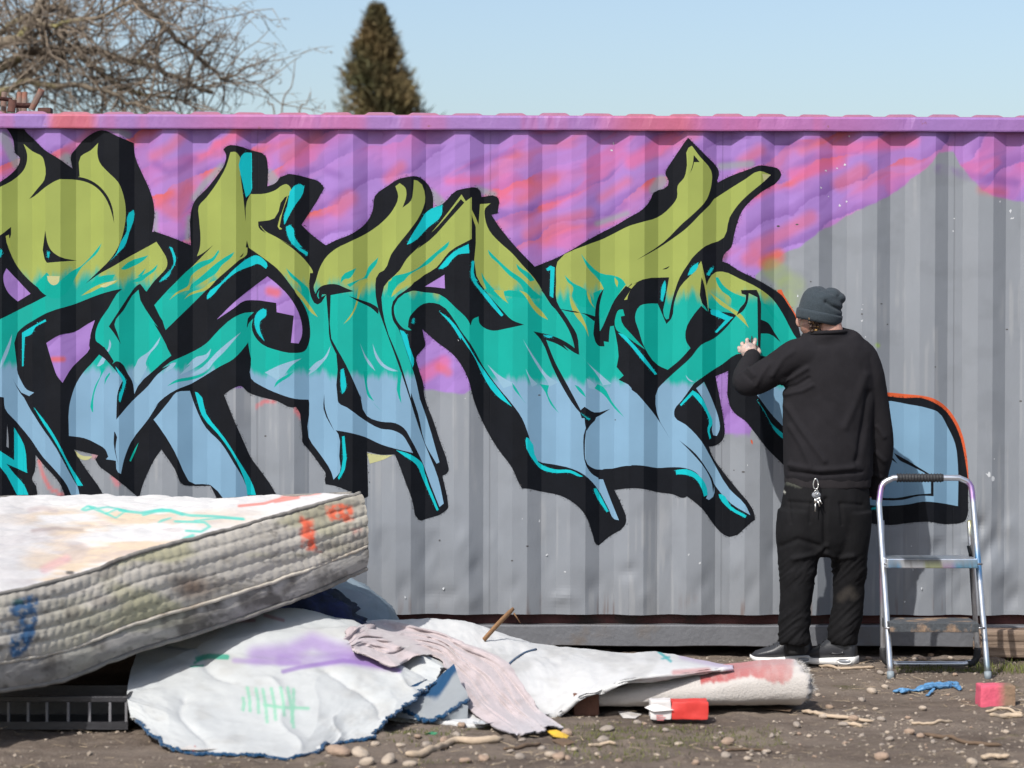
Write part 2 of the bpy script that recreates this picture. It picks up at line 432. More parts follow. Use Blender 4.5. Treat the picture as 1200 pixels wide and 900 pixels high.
LIME = ["A2 570,400 640,350 700,320 830,290 810,310 720,335 640,375", "B2 110,430 155,380 230,340 265,310 250,360 190,375 140,405", "B2 215,425 250,385 350,345 410,300 440,290 370,360 300,380 240,405", "B2 985,340 1030,380 1100,470 1155,550 1110,520 1050,440 1000,380",
"C2 430,50 390,100 365,170 345,240 300,320 255,360 320,270 350,180 360,110 400,50", "C2 590,170 610,120 690,60 770,10 840,0 760,60 680,100 640,130", "D2 410,0 460,20 520,100 570,150 615,210 550,175 500,120 450,40", "D2 230,0 300,0 310,50 335,95 290,60",
"G 380,300 405,350 395,360 370,310", "G 480,270 505,300 500,340 485,310", "G 165,400 190,440 260,560 285,620 300,690 270,620 200,530 170,450", "G 285,360 310,400 320,450 345,490 310,450 290,400", "G 545,410 590,330 635,310 600,350 575,400 570,425 550,430",
"E2 545,250 600,290 680,350 780,420 825,505 770,450 700,390 620,340", "B1 870,760 895,660 935,540 945,545 905,660 885,755 905,770 890,778", "D1 75,270 105,330 125,380 100,380 80,320", "E2 495,100 512,150 535,260 542,390 522,260 500,180", "A1 40,820 62,810 78,900 60,890"]
CREAM = ["A2 330,260 420,262 408,312 375,325 345,305", "A2 700,330 760,305 820,290 780,320 720,340", "C3 540,425 640,440 720,440 660,470 560,500", "A3 525,645 570,680 650,690 620,712 560,705", "E1 1040,262 1100,270 1050,318"]
PALE = ["A2 0,895 30,800 65,720 85,668 75,740 40,840 A3 10,60 0,75", "A2 680,895 720,830 760,770 770,705 782,740 760,800 700,895", "A2 950,895 970,850 1050,790 1130,685 1110,740 1040,830 1030,895 A3 1035,60 970,185 945,160 945,60",
"B2 100,895 140,870 160,870 B3 150,50 80,100", "B2 230,895 300,830 370,810 405,770 390,820 330,880 B3 300,60 180,120 260,40", "B2 350,895 440,800 520,730 615,655 560,720 500,790 420,870 B3 390,70 230,130",
"B3 780,100 880,50 950,25 1040,0 960,60 930,100 880,160 820,120", "B3 1090,80 1140,30 1195,0 1130,90", "C2 165,510 145,580 100,640 50,690 0,720 60,640 120,590", "C2 460,495 490,570 540,640 640,690 600,690 520,650 480,590", "C2 372,495 410,580 460,650 480,690 430,640",
"D2 437,345 470,400 550,520 600,590 680,650 620,680 610,650 560,570 500,470", "D2 455,550 490,610 540,660 500,680", "D2 185,520 260,590 340,640 380,660 300,690", "D2 840,450 900,520 980,590 1060,660 1000,670 960,600 890,510", "D2 885,620 930,650 960,700 900,690", "E3 380,55 400,80 440,105 420,105 390,80"]
LINES = ["A1 420,420 560,405 640,430 710,480 760,545 790,620 803,730 780,640 740,550 680,480 620,445 540,425", "A1 318,780 330,850 A2 335,30 360,80 420,125 540,152 400,162 330,168 313,140",
"A2 632,700 675,720 735,765 800,860 A3 790,40 735,0 A2 720,830 680,800 632,770",
"A3 735,0 800,70 865,150 830,230 820,340 818,430 930,300 1040,195 1110,110 1200,45 B3 60,70 150,10 B2 180,845 150,850 125,820 40,890 A3 1110,60 970,195 945,250 930,160 900,110 850,30 820,20 790,40",
"A2 960,330 985,315 1010,350 990,350 970,360 870,500 805,600 825,660 850,740 800,660 765,615 860,470 920,380", "A2 985,315 1010,345 1075,470 1160,630 B2 80,650 125,820 60,690 0,590 A2 1150,670 1060,550 975,365",
"A3 803,515 810,520 812,640 835,760 800,600", "B1 735,718 850,695 925,545 940,540 900,660 870,745 885,775 905,770 940,830 910,840 860,822 790,775 760,735 750,750 790,800 740,760", "B2 648,60 656,10 670,60", "B2 605,130 635,95 620,125",
"C2 20,0 45,0 35,60 45,130 70,180 85,190 100,185 70,218 30,170 15,110", "C2 60,190 65,130 95,95 140,80 210,80 270,105 328,128 250,140 165,155 170,460 205,570 160,470 150,350 133,150 105,150 95,190 80,165 85,120 70,150 70,180", "C2 290,160 380,190 470,225 500,250 500,290 450,245 370,205",
"C1 775,670 830,600 920,510 1080,320 1105,345 1000,460 860,610", "C3 240,10 245,110 320,290 310,270 235,115", "D2 565,0 640,0 660,80 760,220 815,310 832,450 805,440 790,360 760,280 670,140",
"D2 510,290 560,300 640,320 740,365 810,420 830,455 800,440 720,385 760,430 680,380 600,350 660,500 740,650 820,800 870,900 D3 890,60 870,0 D2 810,830 720,690 640,530 560,345", "D2 870,820 940,860 1050,835 980,880 950,895 D3 950,0 910,50 885,90 875,50 870,0 850,0 D2 840,850", "D3 885,60 872,200 892,325 945,358 1000,362 975,425 920,390 880,330 862,210 875,80",
"G 405,350 375,470 378,650 395,620 430,540 480,430 560,330 600,350 450,615 440,725 405,720 410,755 370,752 345,720 343,560 350,470 375,390", "G 80,490 180,515 280,525 345,545 340,580 270,530",
"E1 690,260 680,350 650,440 560,540 480,610 350,740 150,872 300,790 420,710 500,650 600,550 700,440 730,330", "E1 530,260 550,200 558,130 575,150 600,180 560,180 550,220", "E2 215,95 270,70 250,90",
"E2 770,240 880,238 900,280 910,450 905,700 890,700 885,290 825,262 815,330 780,390 740,415 760,370 800,320 805,275 775,265", "E2 905,445 960,470 1000,530 1050,608 970,548 908,545", "E2 492,150 505,180 525,280 540,400 520,360 495,330", "E4 335,95 450,190 530,300 580,400 575,470 560,380 520,300 430,190",
"F 265,395 340,490 300,460", "F 320,430 400,475 490,530 540,560 540,670 460,668 370,690 195,690 195,675 330,680 450,660 525,655 525,560 480,535 390,490 350,470", "A3 85,130 110,180 150,240 230,350 190,300 140,240"]
CYAN = ["A1 905,660 940,635 945,670 910,790 870,900 A2 840,90 770,160 820,100 850,20 A1 890,790", "A2 330,90 350,90 345,130 335,130", "A2 155,660 220,620 320,565 325,580 250,620 220,670 175,690 165,895 155,895", "A2 0,75 15,80 10,110 0,130", "A2 1120,300 1160,260 1200,220 1200,235 1150,290",
"A3 235,340 330,460 410,590 480,730 585,895 545,895 470,740 390,590 300,450", "A3 0,650 100,715 100,485 170,610 190,805 45,740 100,810 170,890 200,960 120,960 0,760 -80,700 -80,600", "A3 810,55 850,100 885,160 875,210 845,310 835,290 865,170 830,100",
"B1 612,265 640,235 690,235 690,400 680,520 650,548 625,440", "B1 985,470 1030,455 1060,470 1050,520 990,610 920,740 915,700 940,610", "B1 930,755 960,740 985,770 990,820 1045,900 1000,895 940,810", "B2 110,55 130,60 158,150 110,240 40,305 60,275 140,180 135,120",
"B2 675,130 720,115 770,140 800,190 790,210 730,175 690,190 590,230 480,320 400,410 375,425 375,400 470,310 580,200", "B2 735,510 770,488 793,500 790,540 750,580 745,620 780,720 730,660 710,600 715,540", "B2 960,0 1000,40 1085,95 1080,120 1000,60",
"B3 290,235 310,240 370,390 500,560 600,720 700,895 S 300,580 290,580 B3 650,895 580,720 460,540 340,400 310,310", "C1 700,640 720,600 800,470 830,420 900,375 950,360 945,430 850,520 730,630", "C1 920,810 1030,690 1135,635 1140,700 1060,710 950,810", "C1 1150,860 1160,755 1175,755 1180,870 1200,895 1160,895",
"D1 75,640 95,635 92,740 210,895 D2 300,175 285,185 270,170 130,0 D1 80,770 75,700", "C2 740,325 755,318 752,350 740,355", "C2 650,400 680,410 720,520 750,640 740,665 700,550",
"C2 925,268 1000,320 1110,470 1200,620 D2 360,820 250,740 150,590 100,480 0,330 C2 1080,470 1010,360", "C2 235,680 255,670 265,720 265,830 245,850 235,790", "C3 365,310 382,305 385,540 345,612 335,600 360,540", "C3 745,405 820,425 900,470 930,500 945,560 1045,825 1030,830 930,600 890,510 800,445",
"D1 600,690 630,668 660,680 650,895 625,880 630,700 610,705", "D2 580,315 650,320 640,330 590,325", "D3 460,135 475,140 545,310 660,360 770,365 860,410 840,412 770,385 660,385 560,355 520,310 455,160", "D3 935,495 955,495 1040,655 1025,660 940,520", "D2 845,865 885,895 D3 910,5 900,15",
"E2 205,310 215,210 235,170 242,200 220,320", "E2 395,135 420,80 470,45 465,80 400,135", "E2 527,130 560,80 578,85 545,138", "E2 555,380 570,375 690,425 715,430 600,540 585,535 660,450 560,410", "D2 1105,300 1140,310 E2 0,605 90,710 180,830 165,835 60,715 0,640",
"E3 340,265 430,165 470,190 540,310 570,400 550,440 560,500 548,505 535,430 545,400 520,310 430,195 350,275", "E4 310,305 390,300 470,340 530,430 535,480 510,492 495,440 440,360 380,338 315,335", "E4 612,475 635,475 700,560 810,625 800,642 690,580 620,500", "F 195,735 235,730 235,740 195,742", "E3 880,230 930,300 980,390 1090,490 1130,530 1085,515 1000,440 970,380"]
ORANGE = ["F 200,95 250,93 400,105 480,113 545,130 610,175 660,240 700,330 720,420 733,560 732,640 700,640 700,400 600,200 400,130 200,115", "E2 1025,238 1055,236 1075,280 1100,320 1172,440 1160,450 1085,350 1030,270", "E3 838,510 848,515 852,545 845,540"]
# flaked or scraped spots of bare light metal
chips = []
for cx, cy, r in [(1158, 556, 4.2), (1164, 562, 3.4), (1184, 248, 3.2), (1186, 256, 4.0), (1172, 236, 1.5), (1165, 538, 1.4), (1118, 256, 1.6), (1117, 271, 1.4), (968, 200, 2.0), (981, 197, 2.2), (990, 193, 2.0), (962, 220, 1.6), (971, 230, 1.5),
                  (984, 241, 1.8), (992, 236, 1.6), (717, 176, 2.4), (719, 168, 1.5), (995, 160, 2.0), (1010, 362, 1.4), (1010, 376, 2.6), (1011, 357, 0.9), (935, 347, 1.6), (1014, 395, 1.2), (632, 610, 1.8), (612, 608, 1.2), (545, 467, 1.1), (537, 399, 1.2),
                  (807, 650, 1.6), (820, 660, 2.0), (520, 690, 2.0), (545, 697, 2.4), (475, 700, 1.6), (641, 650, 2.2), (662, 670, 2.4), (1066, 650, 1.6), (1070, 668, 2.0), (1068, 640, 1.2), (876, 545, 1.0), (1080, 690, 1.8), (1060, 705, 1.5)]:
    a = np.linspace(0, 2 * np.pi, 9, endpoint=False)
    rr = 0.72 * r * rng.uniform(0.25, 1.25, 9)
    chips.append(np.stack([cx + rr * np.cos(a), cy + rr * np.sin(a) * rng.uniform(0.7, 1.5)], -1))
scr = []
for cx, cy, r in [(610, 568.5, .8), (871, 553, 1.0), (860, 551, .7), (311, 511, .9), (721, 492, .8), (632, 463, .8), (1010, 368, .8), (1033, 356, .7), (1040, 380, .8), (618, 640, .9), (600, 657, .8), (912, 265, 1.1), (934, 263, .9), (950, 330, .7), (1096, 430, .7), (1180, 386, .8), (1196, 470, .9), (515, 633, .8)]:
    a = np.linspace(0, 2 * np.pi, 6, endpoint=False)
    scr.append(np.stack([cx + r * rng.uniform(1, 2.2) * np.cos(a), cy + r * np.sin(a)], -1))

layers = []     # (kind, polygon in wall x,z) in painting order
def add_layer(kind, px, smooth=True):
    p = round_poly(px) if smooth else px
    q = wall_at(p[:, 0], p[:, 1])
    layers.append((kind, q[:, [0, 2]]))
for s in ORANGE: add_layer('orange', parse(s))
add_layer('black', parse(OUTLINE))
for s in HOLES: add_layer('hole', parse(s))
for i, s in enumerate(FILL): add_layer('fill%d' % i, parse(s))
for s in PALE: add_layer('pale', parse(s))
for s in TEAL: add_layer('teal', parse(s))
for s in LIME: add_layer('lime', parse(s))
for s in CREAM: add_layer('cream', parse(s))
for s in LINES: add_layer('black', parse(s))
for s in CYAN: add_layer('cyan', parse(s))
for p in chips: add_layer('chip', p, False)
for p in scr: add_layer('scratch', p, False)

def inside(poly, pts):
    x, y = pts[:, 0], pts[:, 1]
    r = np.zeros(len(pts), bool)
    x1, y1 = poly[:, 0], poly[:, 1]
    x2, y2 = np.roll(x1, -1), np.roll(y1, -1)
    for a, b, c, d in zip(x1, y1, x2, y2):
        if b == d: continue
        k = (b > y) != (d > y)
        r ^= k & (x < (c - a) * (y - b) / (d - b) + a)
    return r
def arrangement():
    vs, es = [], []
    xmin = min(p[:, 0].min() for _, p in layers) - 0.02
    xmax = max(p[:, 0].max() for _, p in layers) + 0.02
    zmin = min(p[:, 1].min() for _, p in layers) - 0.02
    zmax = WALL_TOP + 0.03
    for _, p in layers:
        n0 = len(vs); n = len(p)
        vs += [Vector(q) for q in p.tolist()]
        es += [(n0 + i, n0 + (i + 1) % n) for i in range(n)]
    k0 = int(math.floor((xmin - RX0) / PITCH)) - 1
    k1 = int(math.ceil((xmax - RX0) / PITCH)) + 1
    for k in range(k0, k1):
        for f in FOLD[:4]:
            x = RX0 + k * PITCH + f
            if xmin < x < xmax:
                n0 = len(vs)
                vs += [Vector((x, zmin)), Vector((x, zmax))]
                es.append((n0, n0 + 1))
    V2, E2, F2, _, _, _ = delaunay_2d_cdt(vs, es, [], 0, 1e-6)
    V2 = np.array([tuple(v) for v in V2])
    F2 = np.array([tuple(f) for f in F2 if len(f) == 3])
    cen = V2[F2].mean(1)
    who = np.full(len(F2), -1)
    for i, (kind, p) in enumerate(layers):
        lo, hi = p.min(0), p.max(0)
        c = np.where((cen >= lo).all(1) & (cen <= hi).all(1))[0]
        if len(c):
            c = c[inside(p, cen[c])]
            who[c] = i
    return V2, F2, who, cen
GV, GF, GW, GC = arrangement()
# ================================================================== PAINT COLOURS ON THE WALL
K = 0.575
GREY = lin(153, 159, 167, K)
def seg_dist(px, py, a, b):
    ax, ay = a; bx, by = b
    dx, dy = bx - ax, by - ay
    t = np.clip(((px - ax) * dx + (py - ay) * dy) / (dx * dx + dy * dy + 1e-9), 0, 1)
    return np.hypot(px - ax - t * dx, py - ay - t * dy)
def stroke(col, px, py, pts, r, c, soft=1.5, op=1.0):
    lo = np.min(pts, 0) - r - soft * 2; hi = np.max(pts, 0) + r + soft * 2
    k = np.where((px > lo[0]) & (px < hi[0]) & (py > lo[1]) & (py < hi[1]))[0]
    if not len(k): return
    d = np.full(len(k), 1e9)
    for a, b in zip(pts[:-1], pts[1:]):
        d = np.minimum(d, seg_dist(px[k], py[k], a, b))
    m = (1 - sstep(r - soft, r + soft, d)) * op
    col[k] = col[k] * (1 - m[:, None]) + np.asarray(c) * m[:, None]
def blend(col, c, m):
    m = np.clip(m, 0, 1)[:, None]
    return col * (1 - m) + np.asarray(c) * m
LILAC, VIOLET = lin(172, 132, 210, K), lin(136, 92, 172, K)
PINK, HOT = lin(208, 118, 184, K), lin(226, 112, 164, K)
CORAL, RUST = lin(226, 106, 108, K), lin(222, 112, 100, K)
def wall_paint(x, z):
    px, py = project(np.stack([x, wall_y(x), z], -1))
    n = len(px)
    col = np.tile(GREY, (n, 1))
    # the sky-like clouds sprayed behind the letters
    xb = [-50, 480, 545, 600, 820, 836, 880, 886, 905, 935, 960, 1000, 1030, 1060, 1075, 1093, 1101, 1117, 1125, 1150, 1170, 1230]
    yb = [455, 455, 462, 420, 420, 508, 510, 322, 306, 290, 272, 250, 236, 218, 205, 190, 178, 176, 195, 222, 232, 240]
    edge = np.interp(px, xb, yb) + 7 * (fbm(px / 14, py / 14, seed=3) - 0.5)
    mask = 1 - sstep(-1.6, 1.6, py - edge)
    th = math.radians(27)
    wx = px + 30 * (fbm(px / 70, py / 45, seed=11) - 0.5); wy = py + 26 * (fbm(px / 60, py / 40, seed=12) - 0.5)
    s = wx * math.cos(th) - wy * math.sin(th); t = wx * math.sin(th) + wy * math.cos(th)
    f1 = (t + 9 * np.abs(np.sin(s / 30 + 2.5 * fbm(t / 60, s / 200, seed=24))) + 34 * (fbm(s / 120, t / 90, seed=21, octv=3) - 0.5)) / 36.0
    ib = np.floor(f1); b1 = f1 - ib
    hb = _hash(ib.astype(np.int64), np.zeros(n, np.int64), np.zeros(n, np.int64), 5)
    f2 = fbm(s / 85, t / 26, seed=31, octv=2)
    f3 = fbm(s / 120, t / 40, seed=41, octv=2)
    c = np.tile(LILAC, (n, 1))
    lit = (1 - sstep(0.0, 0.75, b1)); att = 1 - 0.85 * sstep(300, 335, py)
    f3 = f3 * att; f2 = f2 * att
    c = blend(c, PINK, (0.35 + 0.65 * lit) * sstep(0.30, 0.5, f3) * (0.6 + 0.4 * hb))
    c = blend(c, CORAL, lit * sstep(0.40, 0.56, f2) * sstep(0.32, 0.48, f3) * 0.95)
    c = blend(c, VIOLET, sstep(0.55, 1.0, b1) * sstep(0.36, 0.5, fbm(s / 70, t / 40, seed=27, octv=2)) * 0.62)
    c = blend(c, LILAC * 1.18, lit * sstep(0.5, 0.65, fbm(s / 50, t / 30, seed=28, octv=2)) * 0.5)
    c = blend(c, HOT, sstep(0.6, 0.72, fbm(s / 60, t / 22, seed=51, octv=2)) * sstep(0.4, 0.6, f3) * 0.5)
    fs = fbm(s / 34, t / 7, seed=55, octv=2)
    c = blend(c, LILAC * 1.12, sstep(0.55, 0.75, fs) * 0.25)
    c = blend(c, VIOLET, sstep(0.45, 0.25, fs) * 0.18)
    col = blend(col, c, mask)
    S = lambda p, r, cc, soft=3, op=1: stroke(col, px, py, np.array(p, float), r, cc, soft, op)
    # traced accents
    for p, r in [([(180, 183), (200, 172), (212, 160)], 6), ([(190, 240), (206, 250), (222, 222)], 8), ([(335, 185), (352, 172), (372, 160)], 7), ([(455, 210), (470, 195)], 6), ([(395, 245), (410, 232)], 9),
                 ([(618, 275), (640, 262), (690, 250)], 6), ([(705, 232), (735, 212)], 5), ([(610, 235), (650, 212)], 5), ([(870, 190), (890, 176)], 7), ([(885, 290), (920, 272), (950, 255)], 8), ([(985, 215), (1010, 200)], 9), ([(940, 175), (960, 165)], 6),
                 ([(1150, 222), (1176, 226)], 4), ([(878, 303), (906, 305)], 9)]:
        S(p, r, CORAL, 6, 0.5)
    for p, r in [([(255, 170), (276, 160)], 5), ([(525, 212), (560, 210)], 4), ([(740, 190), (790, 160)], 8), ([(930, 205), (985, 190)], 7), ([(860, 230), (900, 215)], 9), ([(985, 175), (1070, 165)], 7)]:
        S(p, r, HOT, 5, 0.7)
    for p, r in [([(182, 192), (198, 202), (215, 196), (228, 186)], 4), ([(585, 250), (600, 256), (625, 246)], 6), ([(550, 195), (575, 185), (600, 178)], 4), ([(690, 262), (720, 250), (733, 240)], 4), ([(905, 172), (945, 168), (960, 160)], 4), ([(845, 190), (880, 193), (900, 186)], 4),
                 ([(330, 203), (350, 204), (366, 198)], 3), ([(1100, 198), (1130, 205), (1190, 214)], 5), ([(383, 200), (398, 206)], 4)]:
        S(p, r, VIOLET, 4, 0.5)
    # inside the counters
    S([(495, 440), (520, 425)], 8, HOT, 5, 0.7); S([(515, 430), (525, 436)], 5, CORAL, 4, 0.6)
    S([(62, 421), (74, 421)], 3, CORAL, 2.5, 0.9); S([(316, 341), (324, 343)], 5, CORAL, 4, 0.8)
    S([(898, 308), (912, 300)], 8, RUST, 5, 0.95)
    # grey primer left bare beside the outlines
    for p, r in [([(74, 190), (78, 186)], 7), ([(84, 194), (80, 186)], 4), ([(4, 160), (14, 180), (20, 192)], 6), ([(132, 150), (150, 158)], 4), ([(315, 205), (322, 214)], 7), ([(260, 195), (240, 215), (228, 232)], 4), ([(506, 228), (516, 238)], 6),
                 ([(560, 222), (578, 228)], 4), ([(775, 212), (768, 222)], 7), ([(845, 195), (880, 192)], 4), ([(700, 262), (735, 250)], 3), ([(182, 250), (182, 275)], 3), ([(220, 280), (222, 255)], 3), ([(1108, 200), (1114, 210)], 7)]:
        S(p, r, GREY, 3, 0.8)
    # stray sprays
    for p, r, cc, op in [([(301, 476), (310, 470), (322, 471)], 2.2, lin(228, 120, 125, K), 0.75), ([(347, 480), (352, 487)], 3, lin(228, 120, 125, K), 0.8), ([(46, 540), (50, 556), (58, 572), (76, 582)], 2.0, lin(226, 112, 112, K), 0.8),
                         ([(132, 558), (138, 568)], 3, lin(232, 130, 140, K), 0.7), ([(928, 335), (920, 350)], 16, lin(160, 180, 110, K), 0.6), ([(915, 322), (905, 315)], 12, lin(160, 180, 110, K), 0.55), ([(1028, 404), (1029, 405)], 2.2, lin(165, 200, 70, K), 0.8), ([(1024, 418), (1025, 424)], 2.4, lin(165, 200, 70, K), 0.7),
                         ([(110, 534), (118, 536)], 3, lin(235, 140, 150, K), 0.8), ([(848, 300), (845, 310)], 5, lin(70, 60, 90, K), 0.5)]:
        S(p, r, cc, 5 if r > 8 else 1.6, op)
    # weathering: faint rusty dribbles and grime low down
    g = sstep(640, 720, py) * (0.35 + 0.65 * fbm(px / 30, py / 60, seed=61))
    col = blend(col, lin(120, 118, 116, K), g * 0.28)
    rs = sstep(0.60, 0.72, vnoise(px / 2.2, py / 50, seed=75)) * sstep(0.52, 0.7, fbm(px / 25, py / 70, seed=76)) * sstep(690, 720, py)
    col = blend(col, lin(112, 84, 70, K), rs * 0.6)
    sm = sstep(0.55, 0.75, fbm(px / 40, py / 26, seed=77)) * (1 - mask)
    col = blend(col, GREY * 0.86, sm * 0.5)
    dr = sstep(0.66, 0.76, vnoise(px / 3.2, py / 120, seed=71)) * sstep(0.5, 0.65, fbm(px / 50, py / 90, seed=72))
    col = blend(col, lin(186, 188, 190, K), dr * 0.35 * (1 - mask))
    sq = np.abs(np.mod(x - SEAM[0] + SEAM[1] / 2, SEAM[1]) - SEAM[1] / 2)
    col = col * (1 - 0.22 * (1 - sstep(0.0015, 0.005, sq)))[:, None]
    return col

def fill_mat():
    m = bpy.data.materials.new('spray_gradient')
    m.use_nodes = True
    n = m.node_tree.nodes; l = m.node_tree.links
    b = n['Principled BSDF']
    tc = n.new('ShaderNodeTexCoord'); sx = n.new('ShaderNodeSeparateXYZ')
    l.new(tc.outputs['Object'], sx.inputs[0])
    mp_ = n.new('ShaderNodeMapping'); mp_.inputs['Scale'].default_value = (22, 22, 3.2); mp_.inputs['Rotation'].default_value = (0, 0.5, 0); l.new(tc.outputs['Object'], mp_.inputs[0])
    nz = n.new('ShaderNodeTexNoise'); nz.inputs['Scale'].default_value = 1.0; nz.inputs['Detail'].default_value = 4
    l.new(mp_.outputs[0], nz.inputs['Vector'])
    def level(z0, k, wdt, nk):
        a = n.new('ShaderNodeMath'); a.operation = 'MULTIPLY_ADD'; a.inputs[1].default_value = k; a.inputs[2].default_value = k * 2.46 - z0
        l.new(sx.outputs[0], a.inputs[0])
        c = n.new('ShaderNodeMath'); c.operation = 'ADD'; l.new(a.outputs[0], c.inputs[0]); l.new(sx.outputs[2], c.inputs[1])
        d = n.new('ShaderNodeMath'); d.operation = 'MULTIPLY_ADD'; d.inputs[1].default_value = nk; l.new(nz.outputs['Fac'], d.inputs[0]); l.new(c.outputs[0], d.inputs[2])
        r = n.new('ShaderNodeMapRange'); r.interpolation_type = 'SMOOTHSTEP'; r.inputs[1].default_value = -wdt + nk / 2; r.inputs[2].default_value = wdt + nk / 2
        l.new(d.outputs[0], r.inputs[0])
        return r.outputs[0]
    m1 = n.new('ShaderNodeMix'); m1.data_type = 'RGBA'; m2 = n.new('ShaderNodeMix'); m2.data_type = 'RGBA'
    m1.inputs[6].default_value = (*lin(137, 178, 208, K), 1); m1.inputs[7].default_value = (*lin(0, 178, 164, K), 1)
    m2.inputs[7].default_value = (*lin(164, 178, 92, K), 1)
    l.new(level(1.373, 0.0244, 0.022, 0.13), m1.inputs[0])
    l.new(level(1.803, 0.0277, 0.04, 0.20), m2.inputs[0])
    l.new(m1.outputs[2], m2.inputs[6])
    n2 = n.new('ShaderNodeTexNoise'); n2.inputs['Scale'].default_value = 5; n2.inputs['Detail'].default_value = 8
    l.new(tc.outputs['Object'], n2.inputs['Vector'])
    r = n.new('ShaderNodeMapRange'); r.inputs[1].default_value = .25; r.inputs[2].default_value = .75; r.inputs[3].default_value = .92; r.inputs[4].default_value = 1.07
    l.new(n2.outputs['Fac'], r.inputs[0])
    sc = n.new('ShaderNodeVectorMath'); sc.operation = 'SCALE'; l.new(m2.outputs[2], sc.inputs[0]); l.new(r.outputs[0], sc.inputs['Scale'])
    l.new(sc.outputs[0], b.inputs['Base Color'])
    b.inputs['Roughness'].default_value = 0.5
    b.inputs['Specular IOR Level'].default_value = 0.2
    return m
wallbump = dict(bump=0.25, bscale=90, bdist=0.002, seam=SEAM)
M = {}
M['wall'] = pmat('wall_paint', GREY, rough=0.5, var=0.05, vscale=9, attr=True, spec=0.3, stretch=(1, 1, 0.35), **wallbump)
FILLM = fill_mat()
_pn = FILLM.node_tree
_src = M['wall'].node_tree
def paintmat(name, col, rough=0.5, var=0.06):
    return pmat(name, col, rough=rough, var=var, vscale=7, spec=0.12, **wallbump)
M['black'] = paintmat('black_spray_paint', lin(22, 25, 32, 0.55), 0.5, 0.35)
M['cyan'] = paintmat('cyan_spray_paint', lin(18, 203, 212, K))
M['teal'] = paintmat('teal_spray_paint', lin(0, 176, 160, K))
M['lime'] = paintmat('lime_spray_paint', lin(172, 182, 92, K))
M['cream'] = paintmat('cream_spray_paint', lin(205, 205, 150, K))
M['pale'] = paintmat('pale_blue_spray_paint', lin(150, 190, 214, K))
M['orange'] = paintmat('orange_spray_paint', lin(228, 104, 62, K))
M['chip'] = pmat('bare_metal_chip', lin(196, 200, 204, 0.8), rough=0.5, bump=0)
M['scratch'] = pmat('scratch_dark', lin(60, 58, 58), rough=0.7, bump=0)

# ================================================================== SHIPPING CONTAINER
CTOP = float(onY(600, 135.5, 0)[2])
CX0, CX1 = -6.05, 6.1
cont = tag(empty('shipping_container', (0.0, 1.2, 0.03)), 'long corrugated grey steel shipping container covered in purple, green and teal graffiti', 'container')
dents = [(505, 655, 14, 30, 5), (545, 640, 12, 20, -5), (520, 697, 22, 10, 6), (548, 700, 14, 12, -6), (600, 690, 16, 16, 4), (470, 690, 14, 22, 5), (640, 655, 10, 26, 3), (700, 690, 18, 16, 4), (760, 700, 12, 14, -4),
         (1160, 640, 20, 34, 14), (1135, 625, 12, 16, -8), (1172, 665, 14, 20, -9), (1120, 690, 22, 22, 8), (1072, 690, 12, 26, 8), (1060, 670, 8, 22, -6), (1095, 645, 12, 16, 6), (1185, 700, 18, 16, 8), (880, 690, 14, 26, 4), (825, 690, 16, 20, 5), (860, 660, 10, 16, -4), (1182, 620, 12, 14, -6), (1150, 618, 8, 10, 7), (560, 670, 10, 14, 5), (580, 640, 8, 20, -4), (735, 670, 14, 10, 5), (790, 660, 8, 18, 4), (905, 640, 10, 20, 4), (448, 650, 8, 24, 5), (660, 700, 16, 8, -6), (1010, 690, 10, 20, 5), (1145, 700, 8, 14, -7), (1120, 655, 8, 10, -5)]
zs = np.unique(np.concatenate([np.arange(WALL_BOT, 1.2, 0.016), np.arange(1.2, WALL_TOP, 0.0068), [WALL_TOP + 0.01]]))
s0 = SEAM[0] - SEAM[1] * 5
k = 0
while s0 + k * SEAM[1] < CX1:
    a, b = max(s0 + k * SEAM[1], CX0), min(s0 + (k + 1) * SEAM[1], CX1)
    k += 1
    if b <= CX0 + 0.01: continue
    q0 = int(math.floor((a - RX0) / PITCH)) - 1
    fx = np.array([RX0 + (q0 + i) * PITCH + f for i in range(8) for f in FOLD[:4]])
    fx = np.unique(np.concatenate([[a, b], fx[(fx > a + 1e-4) & (fx < b - 1e-4)]]))
    fine = b > -2.9 and a < 2.9
    sub = 10 if fine else 1
    xs = np.concatenate([np.linspace(fx[i], fx[i + 1], sub, endpoint=False) for i in range(len(fx) - 1)] + [[b]])
    zz = zs if fine else np.array([WALL_BOT, 1.0, WALL_TOP + 0.01])
    X, Z = np.meshgrid(xs, zz, indexing='ij')
    X, Z = X.ravel(), Z.ravel()
    Y = wall_y(X)
    pc = wall_paint(X, Z)
    if fine:
        PX, PY = project(np.stack([X, Y, Z], -1))
        pb = np.interp(PX, [0, 440, 530, 545, 610, 640, 700, 735, 760, 850, 885, 930, 1010, 1140, 1152, 1230], [610, 610, 614, 560, 575, 580, 646, 634, 580, 634, 612, 570, 622, 622, 560, 560])
        free = sstep(2, 16, PY - pb)
        for dx, dy, rx, ry, mm in dents:
            wg = np.exp(-((PX - dx) / rx) ** 2 - ((PY - dy) / ry) ** 2)
            Y = Y + free * mm * 0.0018 * wg * (1 + 0.25 * np.sin((PX + PY * 0.6) * 0.2))
        low = sstep(0.03, 0.0, Z - WALL_BOT)
        Z = Z + (Z == Z.min()) * 0.006 * (fbm(X * 6, X * 0, seed=5) - 0.5)
    o = mk('side_panel', np.stack([X, Y, Z], -1), gridfaces(len(xs), len(zz)), M['wall'], cont, smooth=False, cols=pc)
